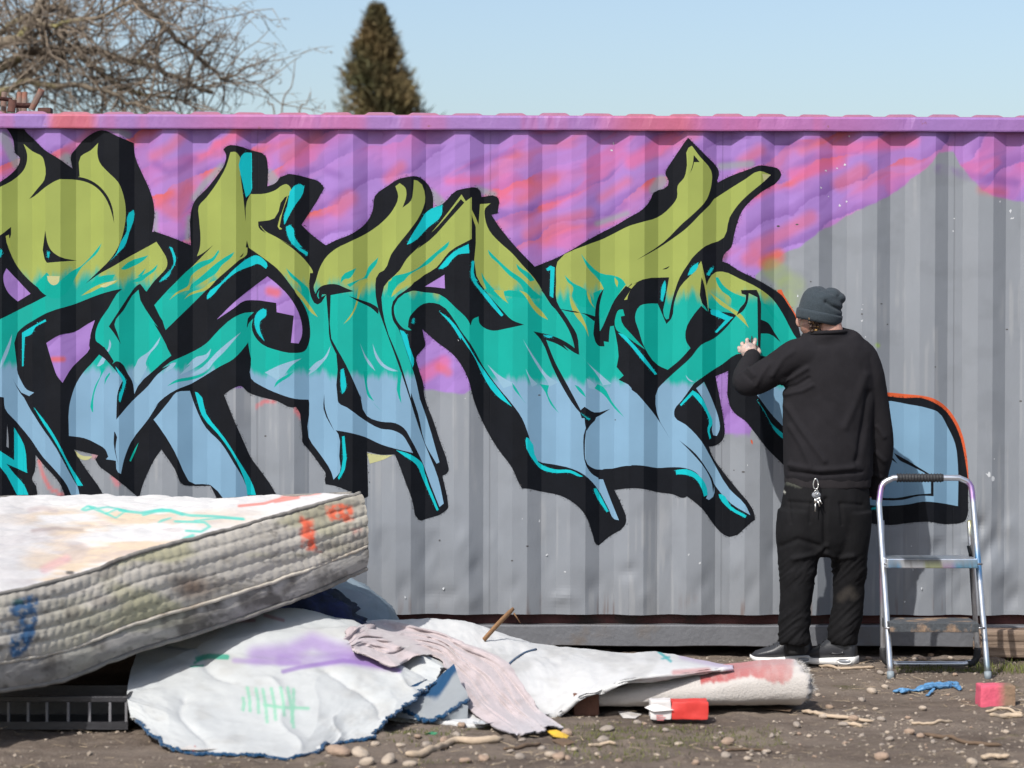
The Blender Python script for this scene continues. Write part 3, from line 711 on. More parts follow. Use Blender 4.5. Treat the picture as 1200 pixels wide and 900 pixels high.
# graffiti films lying on the corrugation
kinds = {}
for i, f in enumerate(GF):
    if GW[i] < 0: continue
    kd = layers[GW[i]][0]
    if kd == 'hole': continue
    kinds.setdefault(kd if kd in ('chip', 'scratch') else '%s#%d' % (kd, GW[i]), []).append(i)
GNAME = {'black': 'graffiti_outline', 'cyan': 'graffiti_highlight', 'teal': 'graffiti_flame', 'lime': 'graffiti_drip', 'cream': 'graffiti_dab', 'pale': 'graffiti_flame', 'orange': 'graffiti_glow_line', 'chip': 'paint_chip', 'scratch': 'paint_scratch'}
for kk, idx in kinds.items():
    kd = kk.split('#')[0]
    F = GF[idx]
    u, inv = np.unique(F, return_inverse=True)
    P = GV[u]
    Y = wall_y(P[:, 0]) - 0.0009
    F = inv.reshape(-1, 3)
    v = np.stack([P[:, 0], Y, P[:, 1]], -1)
    e1 = v[F[:, 1]] - v[F[:, 0]]; e2 = v[F[:, 2]] - v[F[:, 0]]
    fl = np.cross(e1, e2)[:, 1] > 0
    F[fl] = F[fl][:, ::-1]
    fillk = kd.startswith('fill')
    o = mk('graffiti_letter' if fillk else GNAME[kd], v, F, FILLM if fillk else M[kd], cont, smooth=False)
    if kk in ('chip', 'scratch'): o['kind'] = 'stuff'
# overspray: mist of tiny specks along the outlines
def mist(poly, n, sig, size, mat, name, keepout=None):
    P = layers[poly][1]
    Q = np.roll(P, -1, 0); L = np.linalg.norm(Q - P, axis=1)
    k = rng.choice(len(P), n, p=L / L.sum()); t = rng.random((n, 1))
    nn = np.stack([-(Q - P)[k, 1], (Q - P)[k, 0]], -1) / (L[k, None] + 1e-9)
    c = P[k] * (1 - t) + Q[k] * t + nn * rng.normal(0, sig, (n, 1))
    px, py = project(np.stack([c[:, 0], wall_y(c[:, 0]), c[:, 1]], -1))
    c = c[(c[:, 1] < WALL_TOP - 0.01) & (px > -20)]
    a = np.linspace(0, 2 * np.pi, 5, endpoint=False)[None, :] + rng.random((len(c), 1))
    r = (size * rng.gamma(2.0, 0.5, len(c)))[:, None]
    X = c[:, :1] + r * np.cos(a); Z = c[:, 1:] + r * np.sin(a)
    v = np.stack([X, wall_y(X) - 0.0016, Z], -1).reshape(-1, 3)
    f = (np.arange(len(c)) * 5)[:, None] + np.arange(5)[None, ::-1]
    o = mk(name, v, f, mat, cont, smooth=False); o['kind'] = 'stuff'
bi = [i for i, (kd, _) in enumerate(layers) if kd == 'black'][0]
mist(bi, 34000, 0.0048, 0.0005, M['black'], 'overspray')
for i, (kd, _) in enumerate(layers):
    if kd == 'cyan': mist(i, 240, 0.003, 0.0005, M['cyan'], 'overspray')
# top rail
M['rail'] = pmat('rail_paint', GREY, rough=0.5, var=0.1, vscale=25, attr=True, bump=0.35, bscale=70, bdist=0.003, col2=lin(120, 70, 70), c2scale=18, c2lo=0.66, c2hi=0.74)
def rail_paint(x, z=None):
    c = np.tile(LILAC, (len(x), 1))
    px = project(np.stack([x, 0 * x, 0 * x + CTOP], -1))[0]
    c = blend(c, PINK, np.interp(px, [-50, 50, 60, 110, 125, 200, 260, 300, 420, 430, 600, 690, 720, 800, 1000, 1060, 1090, 1230], [0, 0, .6, .6, .1, .3, .8, .5, .7, .2, .1, .3, .8, .9, .6, .3, .1, .2]))
    c = blend(c, CORAL, np.interp(px, [-50, 55, 65, 105, 118, 700, 740, 800, 830, 1230], [0, 0, .8, .8, 0, 0, .5, .6, 0, 0]))
    return 0.84 * blend(c, HOT, 0.35 * sstep(0.55, 0.7, fbm(px / 40, px * 0, seed=9)))
xs = np.arange(CX0, CX1, 0.02)
prof = np.array([(0.055, WALL_TOP), (-0.019, WALL_TOP), (-0.021, WALL_TOP + 0.006), (-0.021, CTOP - 0.012), (-0.015, CTOP - 0.003), (0.0, CTOP), (0.06, CTOP)])
vv = np.zeros((len(xs), len(prof), 3))
vv[..., 0] = xs[:, None]; vv[..., 1] = prof[None, :, 0]; vv[..., 2] = prof[None, :, 1]
wob = 0.004 * (fbm(xs * 3, xs * 0, seed=81) - 0.5) + 0.006 * np.maximum(0, fbm(xs * 9, xs * 0, seed=82) - 0.62) * 4
vv[:, 3:6, 1] += wob[:, None]
vv[:, 1:3, 2] += (0.004 * (fbm(xs * 5, xs * 0, seed=83) - 0.5))[:, None]
vv[:, 4:, 2] += (0.004 * (fbm(xs * 4, xs * 0, seed=84) - 0.5))[:, None]
mk('top_rail', vv.reshape(-1, 3), gridfaces(len(xs), len(prof)), M['rail'], cont, smooth=False, cols=rail_paint(vv.reshape(-1, 3)[:, 0]))
# corrugated roof
bp = float(onY(600 + 51, 135, 0)[0] - onY(600, 135, 0)[0])
b0 = float(onY(800 + 160 / 3, 135, 0)[0])
pu = np.array([0, 0.14, 0.2, 0.25, 0.75, 0.8, 0.86, 1.0])
ph = np.array([0, 0, 0.75, 1.0, 1.0, 0.75, 0, 0])
nb0 = int((CX0 - b0) / bp); nb1 = int((CX1 - b0) / bp)
xs = np.unique(np.concatenate([b0 + (i + (pu - 0.5)) * bp for i in range(nb0, nb1)]))
zz = np.interp(np.mod(xs - b0 + bp / 2, bp) / bp, pu, ph) * 0.012
ys = np.array([0.012, 0.014, 0.03, 0.3, 2.4])
X, Y = np.meshgrid(xs, ys, indexing='ij')
Z = CTOP + 0.003 + zz[:, None] * np.array([0.0, 0.7, 1.0, 1.0, 1.0])[None, :] * (1 + 0.15 * np.sin(xs * 7)[:, None]) + 0 * Y
Z[:, 0] = CTOP - 0.01
rc = rail_paint(X.ravel()); rc = blend(rc, lin(196, 128, 140, K), np.full(len(rc), 0.7))
rc = blend(rc, lin(95, 72, 62), sstep(0.05, 0.4, Y.ravel()))
mk('roof', np.stack([X, Y, Z], -1).reshape(-1, 3), gridfaces(len(xs), len(ys), True), M['rail'], cont, smooth=False, cols=rc)
# lower rail: recessed primer-red web and a grey flange below it
M['primer'] = pmat('red_primer', lin(74, 36, 34), rough=0.75, var=0.35, vscale=14, bump=0.3, bscale=60, col2=lin(52, 38, 34), c2scale=6)
M['flange'] = pmat('grey_rail_paint', lin(118, 120, 125, K), rough=0.55, var=0.12, vscale=8, bump=0.3, bscale=40, col2=lin(92, 86, 82), c2scale=5, c2lo=0.55, c2hi=0.75)
FZ1 = float(onY(600, 733, 0)[2]); FZ0 = float(onY(600, 757, 0)[2])
box('rail_web', (CX0, 0.085, FZ1 - 0.02), (CX1, 0.1, WALL_BOT + 0.03), M['primer'], cont, 0)
xs = np.arange(CX0, CX1, 0.03)
prof = np.array([(0.09, FZ1), (0.0, FZ1 + 0.002), (-0.006, FZ1 - 0.004), (-0.006, FZ0 + 0.004), (0.0, FZ0), (0.08, FZ0)])
vv = np.zeros((len(xs), len(prof), 3)); vv[..., 0] = xs[:, None]; vv[..., 1] = prof[None, :, 0]; vv[..., 2] = prof[None, :, 1]
vv[:, :3, 2] += (0.006 * (fbm(xs * 4, xs * 0, seed=91) - 0.5))[:, None]
vv[:, 3:, 2] += (0.012 * (fbm(xs * 3, xs * 0, seed=92) - 0.5))[:, None]
mk('bottom_rail', vv.reshape(-1, 3), gridfaces(len(xs), len(prof), True), M['flange'], cont, smooth=False)
# the rest of the box (not in view): floor, back, ends, corner posts
M['plainsteel'] = pmat('plain_grey_steel', GREY * 0.8, rough=0.55)
box('floor_frame', (CX0, 0.09, 0.05), (CX1, 2.42, 0.19), M['primer'], cont, 0)
xb = np.array([CX0 + i * PITCH / 4 for i in range(int((CX1 - CX0) / PITCH * 4))])
X, Z = np.meshgrid(xb, [0.1, CTOP], indexing='ij')
mk('back_panel', np.stack([X, 2.42 - wall_y(X), Z], -1).reshape(-1, 3), gridfaces(len(xb), 2, True), M['plainsteel'], cont, smooth=False)
for x in (CX0, CX1):
    box('end_panel', (x - 0.03, 0.02, 0.06), (x + 0.03, 2.41, CTOP - 0.01), M['plainsteel'], cont, 0)
    for y in (-0.01, 2.3):
        box('corner_post', (x - 0.08, y - 0.012, 0.025), (x + 0.08, y + 0.15, CTOP + 0.012), M['plainsteel'], cont, 0.006)

# ================================================================== GROUND
def gh(x, y):
    x = np.asarray(x, float); y = np.asarray(y, float)
    h = 0.05 * (fbm(x * 0.7 + 3, y * 0.9, seed=101) - 0.5) + 0.024 * (fbm(x * 3.1, y * 3.7, seed=102) - 0.5) + 0.013 * (fbm(x * 13, y * 15, seed=103, octv=3) - 0.5) + 0.007 * (fbm(x * 40, y * 44, seed=104, octv=2) - 0.5)
    h += 0.012 * np.maximum(0, fbm(x * 7, y * 9, seed=105) - 0.58) * 6
    near = sstep(30, 6, np.hypot(x, y))
    return (h - 0.012) * near - 0.01 * sstep(-0.2, 0.2, y)
def axis(lo, hi, step, far):
    d = np.arange(lo, hi, step)
    out, s, p = [], step, hi
    while p < far:
        out.append(p); s *= 1.35; p += s
    out.append(far)
    neg, s, p = [], step, lo - step
    while p > -far:
        neg.append(p); s *= 1.35; p -= s
    neg.append(-far)
    return np.concatenate([neg[::-1], d, out])
gx = axis(-3.0, 3.0, 0.0125, 900); gy = axis(-4.4, 0.25, 0.0135, 900)
X, Y = np.meshgrid(gx, gy, indexing='ij')
Z = gh(X, Y)
def ground_mat():
    m = bpy.data.materials.new('trodden_dirt'); m.use_nodes = True
    n = m.node_tree.nodes; l = m.node_tree.links; b = n['Principled BSDF']
    tc = n.new('ShaderNodeTexCoord')
    def noise(sc, det=8, ro=0.65, st=(1, 1, 1)):
        mp = n.new('ShaderNodeMapping'); mp.inputs['Scale'].default_value = st; l.new(tc.outputs['Object'], mp.inputs[0])
        z = n.new('ShaderNodeTexNoise'); z.inputs['Scale'].default_value = sc; z.inputs['Detail'].default_value = det; z.inputs['Roughness'].default_value = ro
        l.new(mp.outputs[0], z.inputs['Vector']); return z.outputs['Fac']
    def rampd(fac, lo, hi):
        r = n.new('ShaderNodeMapRange'); r.inputs[1].default_value = lo; r.inputs[2].default_value = hi; l.new(fac, r.inputs[0]); return r.outputs[0]
    def mix(f, a, c):
        x = n.new('ShaderNodeMix'); x.data_type = 'RGBA'; l.new(f, x.inputs[0])
        if isinstance(a, np.ndarray): x.inputs[6].default_value = (*a, 1)
        else: l.new(a, x.inputs[6])
        x.inputs[7].default_value = (*c, 1); return x.outputs[2]
    c = mix(rampd(noise(1.7, 9, 0.7, (0.5, 1.4, 1)), 0.38, 0.62), lin(116, 103, 93, 0.64), lin(152, 138, 125, 0.66))
    c = mix(rampd(noise(9, 9, 0.75, (0.6, 1.5, 1)), 0.53, 0.68), c, lin(158, 143, 126, 0.6))
    c = mix(rampd(noise(55, 4, 0.6), 0.60, 0.70), c, lin(172, 160, 145, 0.6))
    c = mix(rampd(noise(70, 3, 0.6), 0.36, 0.24), c, lin(54, 44, 38, 0.6))
    c = mix(rampd(noise(2.6, 8, 0.75, (1, 1.3, 1)), 0.60, 0.72), c, lin(92, 90, 52, 0.6))
    l.new(c, b.inputs['Base Color'])
    b.inputs['Roughness'].default_value = 0.92; b.inputs['Specular IOR Level'].default_value = 0.2
    add = n.new('ShaderNodeMath'); add.operation = 'ADD'
    l.new(noise(45, 8, 0.75), add.inputs[0]); l.new(noise(160, 4, 0.7), add.inputs[1])
    bp = n.new('ShaderNodeBump'); bp.inputs['Strength'].default_value = 0.9; bp.inputs['Distance'].default_value = 0.012
    l.new(add.outputs[0], bp.inputs['Height']); l.new(bp.outputs[0], b.inputs['Normal'])
    return m
M['ground'] = ground_mat()
ground = tag(mk('ground', np.stack([X, Y, Z], -1).reshape(-1, 3), gridfaces(len(gx), len(gy)), M['ground']), kind='structure')
def gz(px, py):
    """point of the ground seen at a pixel"""
    p = onZ(np.float64(px), np.float64(py), 0.0)
    for _ in range(3):
        p = onZ(np.float64(px), np.float64(py), float(gh(p[0], p[1])))
    return p
# ================================================================== TREES BEHIND THE CONTAINER
M['bark'] = pmat('lichened_bark', lin(112, 102, 88), rough=0.9, var=0.35, vscale=9, bump=0.5, bscale=30, col2=lin(138, 132, 84), c2scale=2.2, c2lo=0.52, c2hi=0.66)
M['twig'] = pmat('twig_bark', lin(122, 110, 96), rough=0.9, var=0.3, vscale=5, bump=0)
def grow(acc, p, d, L, r, lev, rnd, up=0.12, seg=None, maxlev=3):
    n = max(3, int(L / 0.12))
    pts = [np.array(p, float)]
    d = np.array(d, float); d /= np.linalg.norm(d)
    for i in range(n):
        d = d + rnd.normal(0, 0.19, 3) + np.array([0, 0, up * rnd.uniform(-0.3, 1)])
        d /= np.linalg.norm(d)
        pts.append(pts[-1] + d * L / n)
    pts = np.array(pts)
    acc.tube(pts, np.linspace(r, r * 0.35, len(pts)), seg or (5 if r > 0.012 else 3))
    if lev >= maxlev: return
    for i in range(1, len(pts)):
        for _ in range(rnd.poisson(1.15 if lev == 0 else 0.85)):
            ax = rnd.normal(0, 1, 3); t = pts[i] - pts[i - 1]; t /= np.linalg.norm(t)
            s = np.cross(t, ax); s /= np.linalg.norm(s)
            nd = t * rnd.uniform(0.15, 0.8) + s
            f = 1 - i / len(pts) * 0.55
            grow(acc, pts[i], nd, L * rnd.uniform(0.22, 0.5) * f, max(r * 0.5 * f, 0.0038), lev + 1, rnd, up, None, maxlev)
rnd = np.random.default_rng(5)
TY = 8.0
tr = tag(empty('bare_tree', tuple(onY(-150, 600, TY)[:2]) + (0,)), 'gnarled leafless grey-brown tree reaching over the container roof', 'tree')
acc = Acc()
base = onY(-150, 600, TY); base[2] = -0.05
fork = onY(-130, 240, TY)
acc.tube(spline([base, base + [0.05, 0, 0.7], (base + fork) / 2 + [0.08, 0, 0], fork], 12), np.linspace(0.24, 0.16, 12), 12)
acc.build('trunk', M['bark'], tr)
acc = Acc(); tw = Acc()
limbs = [([(-130, 240), (-90, 150), (-40, 105), (0, 80), (40, 62), (90, 57), (130, 66), (170, 76), (205, 88), (250, 108)], 0.062, 0.3),
         ([(-130, 240), (-60, 130), (-20, 60), (20, 45), (45, 8), (70, -40), (120, -90)], 0.07, -0.4),
         ([(-130, 240), (-40, 180), (0, 112), (50, 98), (110, 105), (160, 122), (200, 135)], 0.04, -0.5),
         ([(70, -90), (120, -60), (150, -15), (185, 24), (212, 50), (238, 72), (264, 96)], 0.036, 0.5),
         ([(45, 8), (78, 10), (77, 40), (70, 62)], 0.018, -0.2), ([(90, 57), (120, 85), (150, 105), (180, 112), (225, 118)], 0.03, 0.1),
         ([(-130, 240), (-120, 100), (-60, -20), (20, -80), (70, -90)], 0.08, 0.2), ([(60, -20), (45, 30), (35, 75), (30, 100)], 0.02, 0.7), ([(-30, 60), (30, 20), (60, 30), (140, 10), (180, -20)], 0.03, -0.8)]
for px, r, dy in limbs:
    c = np.array([onY(a, b, TY + dy * i / len(px)) for i, (a, b) in enumerate(px)])
    pts = spline(c, 30)
    pts += rnd.normal(0, 0.012, pts.shape)
    acc.tube(pts, np.linspace(r, r * 0.3, 30) * 0.95, 8)
    for i in range(3, 30):
        t = pts[i] - pts[i - 1]; t /= np.linalg.norm(t)
        for _ in range(rnd.poisson(1.6)):
            s = np.cross(t, rnd.normal(0, 1, 3)); s /= np.linalg.norm(s)
            s[1] *= 0.7
            grow(tw, pts[i], t * rnd.uniform(0.1, 0.9) + s, rnd.uniform(0.45, 1.15), rnd.uniform(0.007, 0.012), 1, rnd, 0.05, None, 3)
acc.build('limb', M['bark'], tr)
o = tw.build('twigs', M['twig'], tr); o['kind'] = 'stuff'
print('twig faces', len(o.data.polygons))
# sapling shoots
sp = tag(empty('sapling', tuple(onY(340, 600, 9.0)[:2]) + (0,)), 'thin bare sapling shoots showing above the roof between the trees', 'tree')
for a in ([(338, 700), (335, 300), (330, 135), (342, 100), (346, 68)], [(338, 700), (345, 300), (350, 140), (359, 122), (364, 108)], [(338, 700), (330, 300), (322, 140), (316, 122), (312, 112)]):
    tube('stem', spline([onY(x, y, 9.0) for x, y in a], 24), np.linspace(0.012, 0.003, 24), M['twig'], sp, 5)
# conifer
CYD = 22.0
M['needle'] = pmat('conifer_foliage', lin(104, 88, 56), rough=0.85, var=0.5, vscale=1.6, bump=0, col2=lin(66, 68, 38), c2scale=1.0, c2lo=0.42, c2hi=0.6)
top = onY(441, 8, CYD)
cf = tag(empty('conifer', (top[0], CYD, 0)), 'narrow pointed brown-green conifer rising behind the container', 'tree')
H = top[2]
tube('trunk', np.array([(top[0] + 0.05, CYD, -0.05), (top[0] + 0.03, CYD, H * 0.5), (top[0], CYD, H - 0.2)]), [0.16, 0.1, 0.02], M['bark'], cf, 8)
NB = 900
vs, fs = [], []
zz = rnd.uniform(0.25, 1.0, NB) ** 0.8 * H
for i in range(NB):
    z = min(zz[i], H - 0.05)
    h = H - z
    px_w = np.interp(h, [0, 0.15, 0.5, 1.0, 1.35, 1.7, 2.4, 3.6, 7], [0.02, 0.06, 0.16, 0.30, 0.42, 0.57, 0.74, 1.0, 1.5])
    a = rnd.uniform(0, 2 * np.pi)
    lump = 0.45 + 1.05 * vnoise(np.cos(a) * 2.0 + 5, np.sin(a) * 2.0 + z * 2.4, seed=7)
    rr = px_w * lump * rnd.uniform(0.5, 1.05)
    c = np.array([top[0] + 0.08 * min(1, h) + 0.10 * min(1, h) * math.sin(z * 3.1), CYD, z]) + rr * np.array([np.cos(a), np.sin(a), 0])
    out = np.array([np.cos(a) * 0.8, np.sin(a) * 0.8, 0.75])
    m = 34
    d = out + rnd.normal(0, 0.45, (m, 3)); d /= np.linalg.norm(d, axis=1)[:, None]
    L = rnd.uniform(0.07, 0.19, m)[:, None] * (0.6 + 0.4 * min(1, h))
    p0 = c + rnd.normal(0, 0.075, (m, 3)) * (0.45 + min(1, h) * 0.6)
    sd = np.cross(d, rnd.normal(0, 1, (m, 3))); sd /= np.linalg.norm(sd, axis=1)[:, None]
    tri = np.stack([p0 - sd * 0.016, p0 + sd * 0.016, p0 + d * L], 1)
    vs.append(tri.reshape(-1, 3))
vs = np.vstack(vs)
o = mk('foliage', vs, np.arange(len(vs)).reshape(-1, 3), M['needle'], cf, smooth=False)
# rusty pipe stub lying on the roof
M['rust'] = pmat('rusty_iron', lin(76, 46, 38), rough=0.85, var=0.4, vscale=20, bump=0.5, bscale=50, col2=lin(70, 44, 38), c2scale=8)
M['greyrust'] = pmat('weathered_pipe', lin(100, 82, 74), rough=0.8, var=0.3, vscale=25, bump=0.4, bscale=60, col2=lin(120, 70, 50), c2scale=10)
rp = tag(empty('rusty_pipes', tuple(onY(35, 131, 0.35)[:2]) + (CTOP + 0.02,)), 'bundle of rusty pipe offcuts lying on the roof edge', 'pipes')
def hollow(name, a, b, r, m, par):
    a = np.array(a); b = np.array(b)
    v1, f1 = tube_arr(np.array([a, b]), r, 12, False)
    v2, f2 = tube_arr(np.array([a, b]), r * 0.78, 12, False)
    A = Acc(); A.add(v1, f1); A.add(v2, [q[::-1] for q in f2])
    for s in (0, 12):
        A.f += [(s + k, s + (k + 1) % 12, 24 + s + (k + 1) % 12, 24 + s + k) for k in range(12)]
    return A.build(name, m, par)
hollow('pipe', onY(37, 128, 0.35), onY(49, 105, 0.33), 0.016, M['greyrust'], rp)
hollow('pipe', onY(12, 123, 0.36), onY(38, 124, 0.35), 0.013, M['rust'], rp)
hollow('pipe', onY(13, 131, 0.3), onY(15, 117, 0.3), 0.02, M['rust'], rp)
hollow('pipe', onY(-5, 115, 0.4), onY(14, 117, 0.4), 0.01, M['rust'], rp)
box('bracket', tuple(onY(44, 133, 0.3)), tuple(onY(62, 127.5, 0.36)), M['rust'], rp, 0.003)
for x in (4, 22, 28):
    hollow('pipe', onY(x, 133, 0.45), onY(x + 1, 108, 0.46), 0.014, M['greyrust'], rp)
# ================================================================== MATTRESS
def mattress_frame():
    """corner posts of the slumped mattress: u along the near long side (right -> left), v towards the wall"""
    Rt = onY(421, 578, -1.30); Lt = onY(0, 695, -2.70)
    Rb = onY(426, 668, -1.30); Lb = onY(0, 808, -2.70)
    return Rt, Lt, Rb, Lb
Rt, Lt, Rb, Lb = mattress_frame()
ulen = np.linalg.norm(Lt - Rt)
ext = 2.05 / ulen
back = np.array([-1.02, 0.92, 0.0])
cu = np.linspace(0, ext, 7)
topedge_px = np.array([(421, 578), (360, 594), (300, 611), (230, 630), (160, 648), (95, 673), (0, 695)], float)
botedge_px = np.array([(427, 666), (385, 686), (340, 704), (250, 735), (155, 764), (70, 797), (0, 809)], float)
def edge_curve(pxs, n):
    # depth along the side follows its run in x
    x0, x1 = pxs[0, 0], pxs[-1, 0]
    tt = (pxs[:, 0] - x0) / (x1 - x0)
    yy = -1.30 + (-1.40) * tt
    P = np.array([onY(a, b, y) for (a, b), y in zip(pxs, yy)])
    d = P[-1] - P[-2]; d[2] *= 0.3
    P = np.vstack([P, P[-1] + d * 1.3])
    return spline(P, n)
NU = 300
TE = edge_curve(topedge_px, NU); BE = edge_curve(botedge_px, NU)
M['ticking'] = pmat('mattress_ticking', (0.8, 0.8, 0.57), rough=0.9, var=0.10, vscale=30, attr=True, bump=0.25, bscale=220, bdist=0.003, spec=0.2, sheen=0.2)
M['piping'] = pmat('mattress_piping', lin(150, 146, 140, 0.57), rough=0.85, var=0.25, vscale=15, bump=0.4, bscale=150, bdist=0.003, col2=lin(92, 88, 84), c2scale=6)
mt = tag(empty('mattress', tuple((Rb + Lb) / 2)), 'dirty quilted white mattress slumped on the pile of discarded carpet', 'mattress')
# near side with quilting
NT = 84
tt = np.linspace(0, 1, NT)
nrm = np.cross(TE[-1] - TE[0], np.array([0, 0, 1.0])); nrm /= np.linalg.norm(nrm)
if nrm[1] > 0: nrm = -nrm
S = TE[:, None, :] * (1 - tt)[None, :, None] + BE[:, None, :] * tt[None, :, None]
arc = np.concatenate([[0], np.cumsum(np.linalg.norm(np.diff(TE, axis=0), axis=1))])
QT = 0.70
q = tt / QT * 5.0
U, Q = np.meshgrid(arc, q, indexing='ij')
rowi = np.floor(Q)
ph = U / 0.046 + (rowi % 2) * 0.5 + 0.6 * fbm(U * 8, Q, seed=3)
quilt = np.abs(np.sin(np.pi * (Q % 1))) ** 0.38 * (0.55 + 0.45 * np.abs(np.sin(np.pi * ph)) ** 0.55)
quilt = np.where(Q < 5.0, quilt, 0) * (0.75 + 0.5 * fbm(U * 4, Q * 1.1, seed=4))
border = np.where(Q >= 5.0, np.sin(np.pi * np.clip((tt[None, :] - QT) / (1 - QT), 0, 1)) ** 0.6, 0)
bulge = 0.03 * np.sin(np.pi * tt) ** 0.5
disp = 0.0095 * quilt + 0.012 * border + bulge[None, :] + 0.016 * (fbm(U * 3.2, Q * 0.8, seed=5, octv=2) - 0.5) + 0.0035 * (fbm(U * 26, Q * 5, seed=6) - 0.5)
S = S + nrm * disp[..., None]
sp_ = S.reshape(-1, 3)
px, py = project(sp_)
base = np.tile(lin(204, 198, 188, 0.66), (len(px), 1))
base = blend(base, lin(184, 180, 148, 0.66), sstep(0.42, 0.62, fbm(px / 90, py / 40, seed=8)) * np.interp(px, [60, 160, 380, 420], [0.2, 0.9, 0.7, 0.2]))
base = blend(base, lin(112, 104, 94, 0.62), sstep(0.5, 0.72, fbm(px / 30, py / 16, seed=9)) * 0.45)
base = blend(base, lin(118, 92, 74, 0.62), np.exp(-((px - 228) / 22) ** 2 - ((py - 688) / 14) ** 2) * 0.85)
bd = sstep(4.9, 5.05, np.repeat(q[None, :], NU, 0).ravel())
base = blend(base, lin(150, 150, 152, 0.62), bd * 0.5)
base = blend(base, lin(72, 66, 60, 0.62), bd * sstep(0.42, 0.75, fbm(px / 18, py / 22, seed=10)) * 0.75)
base = blend(base, lin(60, 55, 50, 0.62), sstep(0.62, 0.8, fbm(px / 9, py / 7, seed=14)) * 0.5)
tsk = (np.repeat(q[None, :], NU, 0).ravel() % 1.0)
def spray(c, pts, r, col, op=0.95, soft=3):
    global base
    c0_ = base.copy()
    stroke(c0_, px + 12 * (fbm(px / 8, py / 8, seed=15) - 0.5), py + 12 * (fbm(px / 8, py / 8, seed=16) - 0.5), np.array(pts, float), r, col, soft, op)
    k_ = (0.35 + 0.65 * sstep(0.34, 0.52, fbm(px / 5, py / 5, seed=17)))[:, None]
    base = base * (1 - k_) + c0_ * k_
spray(0, [(358, 612), (364, 640)], 7, lin(238, 104, 72, 0.72)); spray(0, [(367, 632), (369, 645)], 3, lin(238, 104, 72, 0.72))
spray(0, [(391, 600), (406, 602)], 9, lin(238, 110, 76, 0.72)); spray(0, [(414, 622), (422, 624)], 3, lin(230, 150, 140, 0.7), 0.6)
spray(0, [(22, 712), (34, 706), (30, 740), (20, 758)], 11, lin(40, 100, 150, 0.62)); spray(0, [(8, 738), (20, 748)], 6, lin(60, 110, 150, 0.62), 0.57); spray(0, [(18, 706), (22, 704)], 5, lin(60, 110, 90, 0.62), 0.7)
mk('side_panel', sp_, gridfaces(NU, NT, True), M['ticking'], mt, cols=base)
# top
NV = 230
vv = np.linspace(0, 1, NV)
zfar = np.interp(np.linspace(0, 1, NU), [0, 0.3, 0.62, 1.0], [0.83, 0.795, 0.80, 0.79])
FE = TE + back * 1.0
farpx = np.array([(421, 577), (380, 582), (330, 583), (300, 586), (262, 589), (230, 593), (200, 592), (160, 589), (110, 586), (60, 584), (12, 583), (-60, 590), (-160, 600)], float)
for _ in range(6):
    fx, fy = project(FE)
    FE[:, 2] += (fy - np.interp(-fx, -farpx[:, 0], farpx[:, 1])) / 262.0
FE[:, 2] = np.clip(FE[:, 2], 0.55, 0.95)
w = vv[None, :, None]
T = TE[:, None, :] * (1 - w) + FE[:, None, :] * w
U, W = np.meshgrid(arc, vv, indexing='ij')
rim = np.minimum(np.minimum(W, 1 - W) * 1.38, 0.0 + np.minimum(U, 0.25)) 
hump = 0.012 * sstep(0, 0.08, np.minimum(W, 1 - W) * 1.38) * sstep(0, 0.1, U)
wr = 0.05 * (fbm(U * 2.3 + 1, W * 5.5, seed=20) - 0.5) + 0.035 * (fbm(U * 4, W * 13, seed=21) - 0.5)
# a soft quilted sleeping-surface, slightly tufted
tuft = 0.007 * np.abs(np.sin(U / 0.16 * np.pi)) * np.abs(np.sin(W * 1.38 / 0.16 * np.pi))
inn = sstep(0.0, 0.12, np.minimum(W, 1 - W)) * sstep(0, 0.15, U)
T[..., 2] += hump + (wr + tuft) * inn
tp = T.reshape(-1, 3)
px, py = project(tp)
base = np.tile(lin(238, 236, 234, 0.57), (len(px), 1))
wl, wy = px, py
n1 = fbm(px / 80, py / 16, seed=22); n2 = fbm(px / 40, py / 9, seed=23)
lm = np.interp(px, [10, 40, 180, 300, 330], [0.3, 1, 1, 0.35, 0]) * sstep(590, 604, py)
base = blend(base, lin(238, 214, 184, 0.57), sstep(0.42, 0.6, n1) * lm * 0.95)
base = blend(base, lin(196, 182, 182, 0.57), sstep(0.56, 0.72, n2) * lm * 0.5)
base = blend(base, lin(186, 182, 184, 0.57), (1 - sstep(40, 90, np.abs(px - 20) + np.abs(py - 640))) * 0.4)
def tst(pts, r, c, op=0.85, soft=0.8):
    stroke(base, px, py, np.array(pts, float), r, c, soft, op)
TL = lin(70, 190, 175, 0.75)
tst([(96, 597), (103, 593), (112, 595), (100, 598), (96, 597)], 1.3, TL)
tst([(104, 594), (136, 607), (148, 598), (126, 594), (114, 596), (132, 605)], 1.0, TL); tst([(124, 602), (138, 596), (150, 600)], 1.0, TL)
tst([(140, 598), (165, 601), (190, 597), (205, 600), (222, 604), (250, 605), (285, 608)], 1.6, TL); tst([(168, 603), (182, 599), (200, 598), (214, 603)], 2.0, TL); tst([(186, 612), (200, 607), (188, 610)], 1.0, TL)
tst([(205, 611), (240, 612), (246, 617), (236, 623), (218, 622)], 1.4, TL); tst([(216, 632), (226, 628)], 2.5, TL); tst([(228, 610), (260, 607), (286, 609)], 0.9, TL)
tst([(280, 593), (310, 590), (330, 584), (350, 583), (322, 588)], 1.6, lin(240, 128, 110, 0.57)); tst([(330, 582), (362, 580), (375, 578)], 1.3, lin(240, 128, 110, 0.57), 0.7)
tst([(52, 667), (66, 660), (78, 655)], 5, lin(226, 170, 176, 0.57), 0.6, 3); tst([(79, 671), (85, 671)], 2.0, lin(30, 30, 30, 0.7))
tst([(35, 598), (50, 595), (66, 599)], 3, lin(190, 176, 178, 0.57), 0.6, 2.5); tst([(38, 622), (66, 619), (96, 621)], 2, lin(168, 150, 146, 0.57), 0.6, 2)
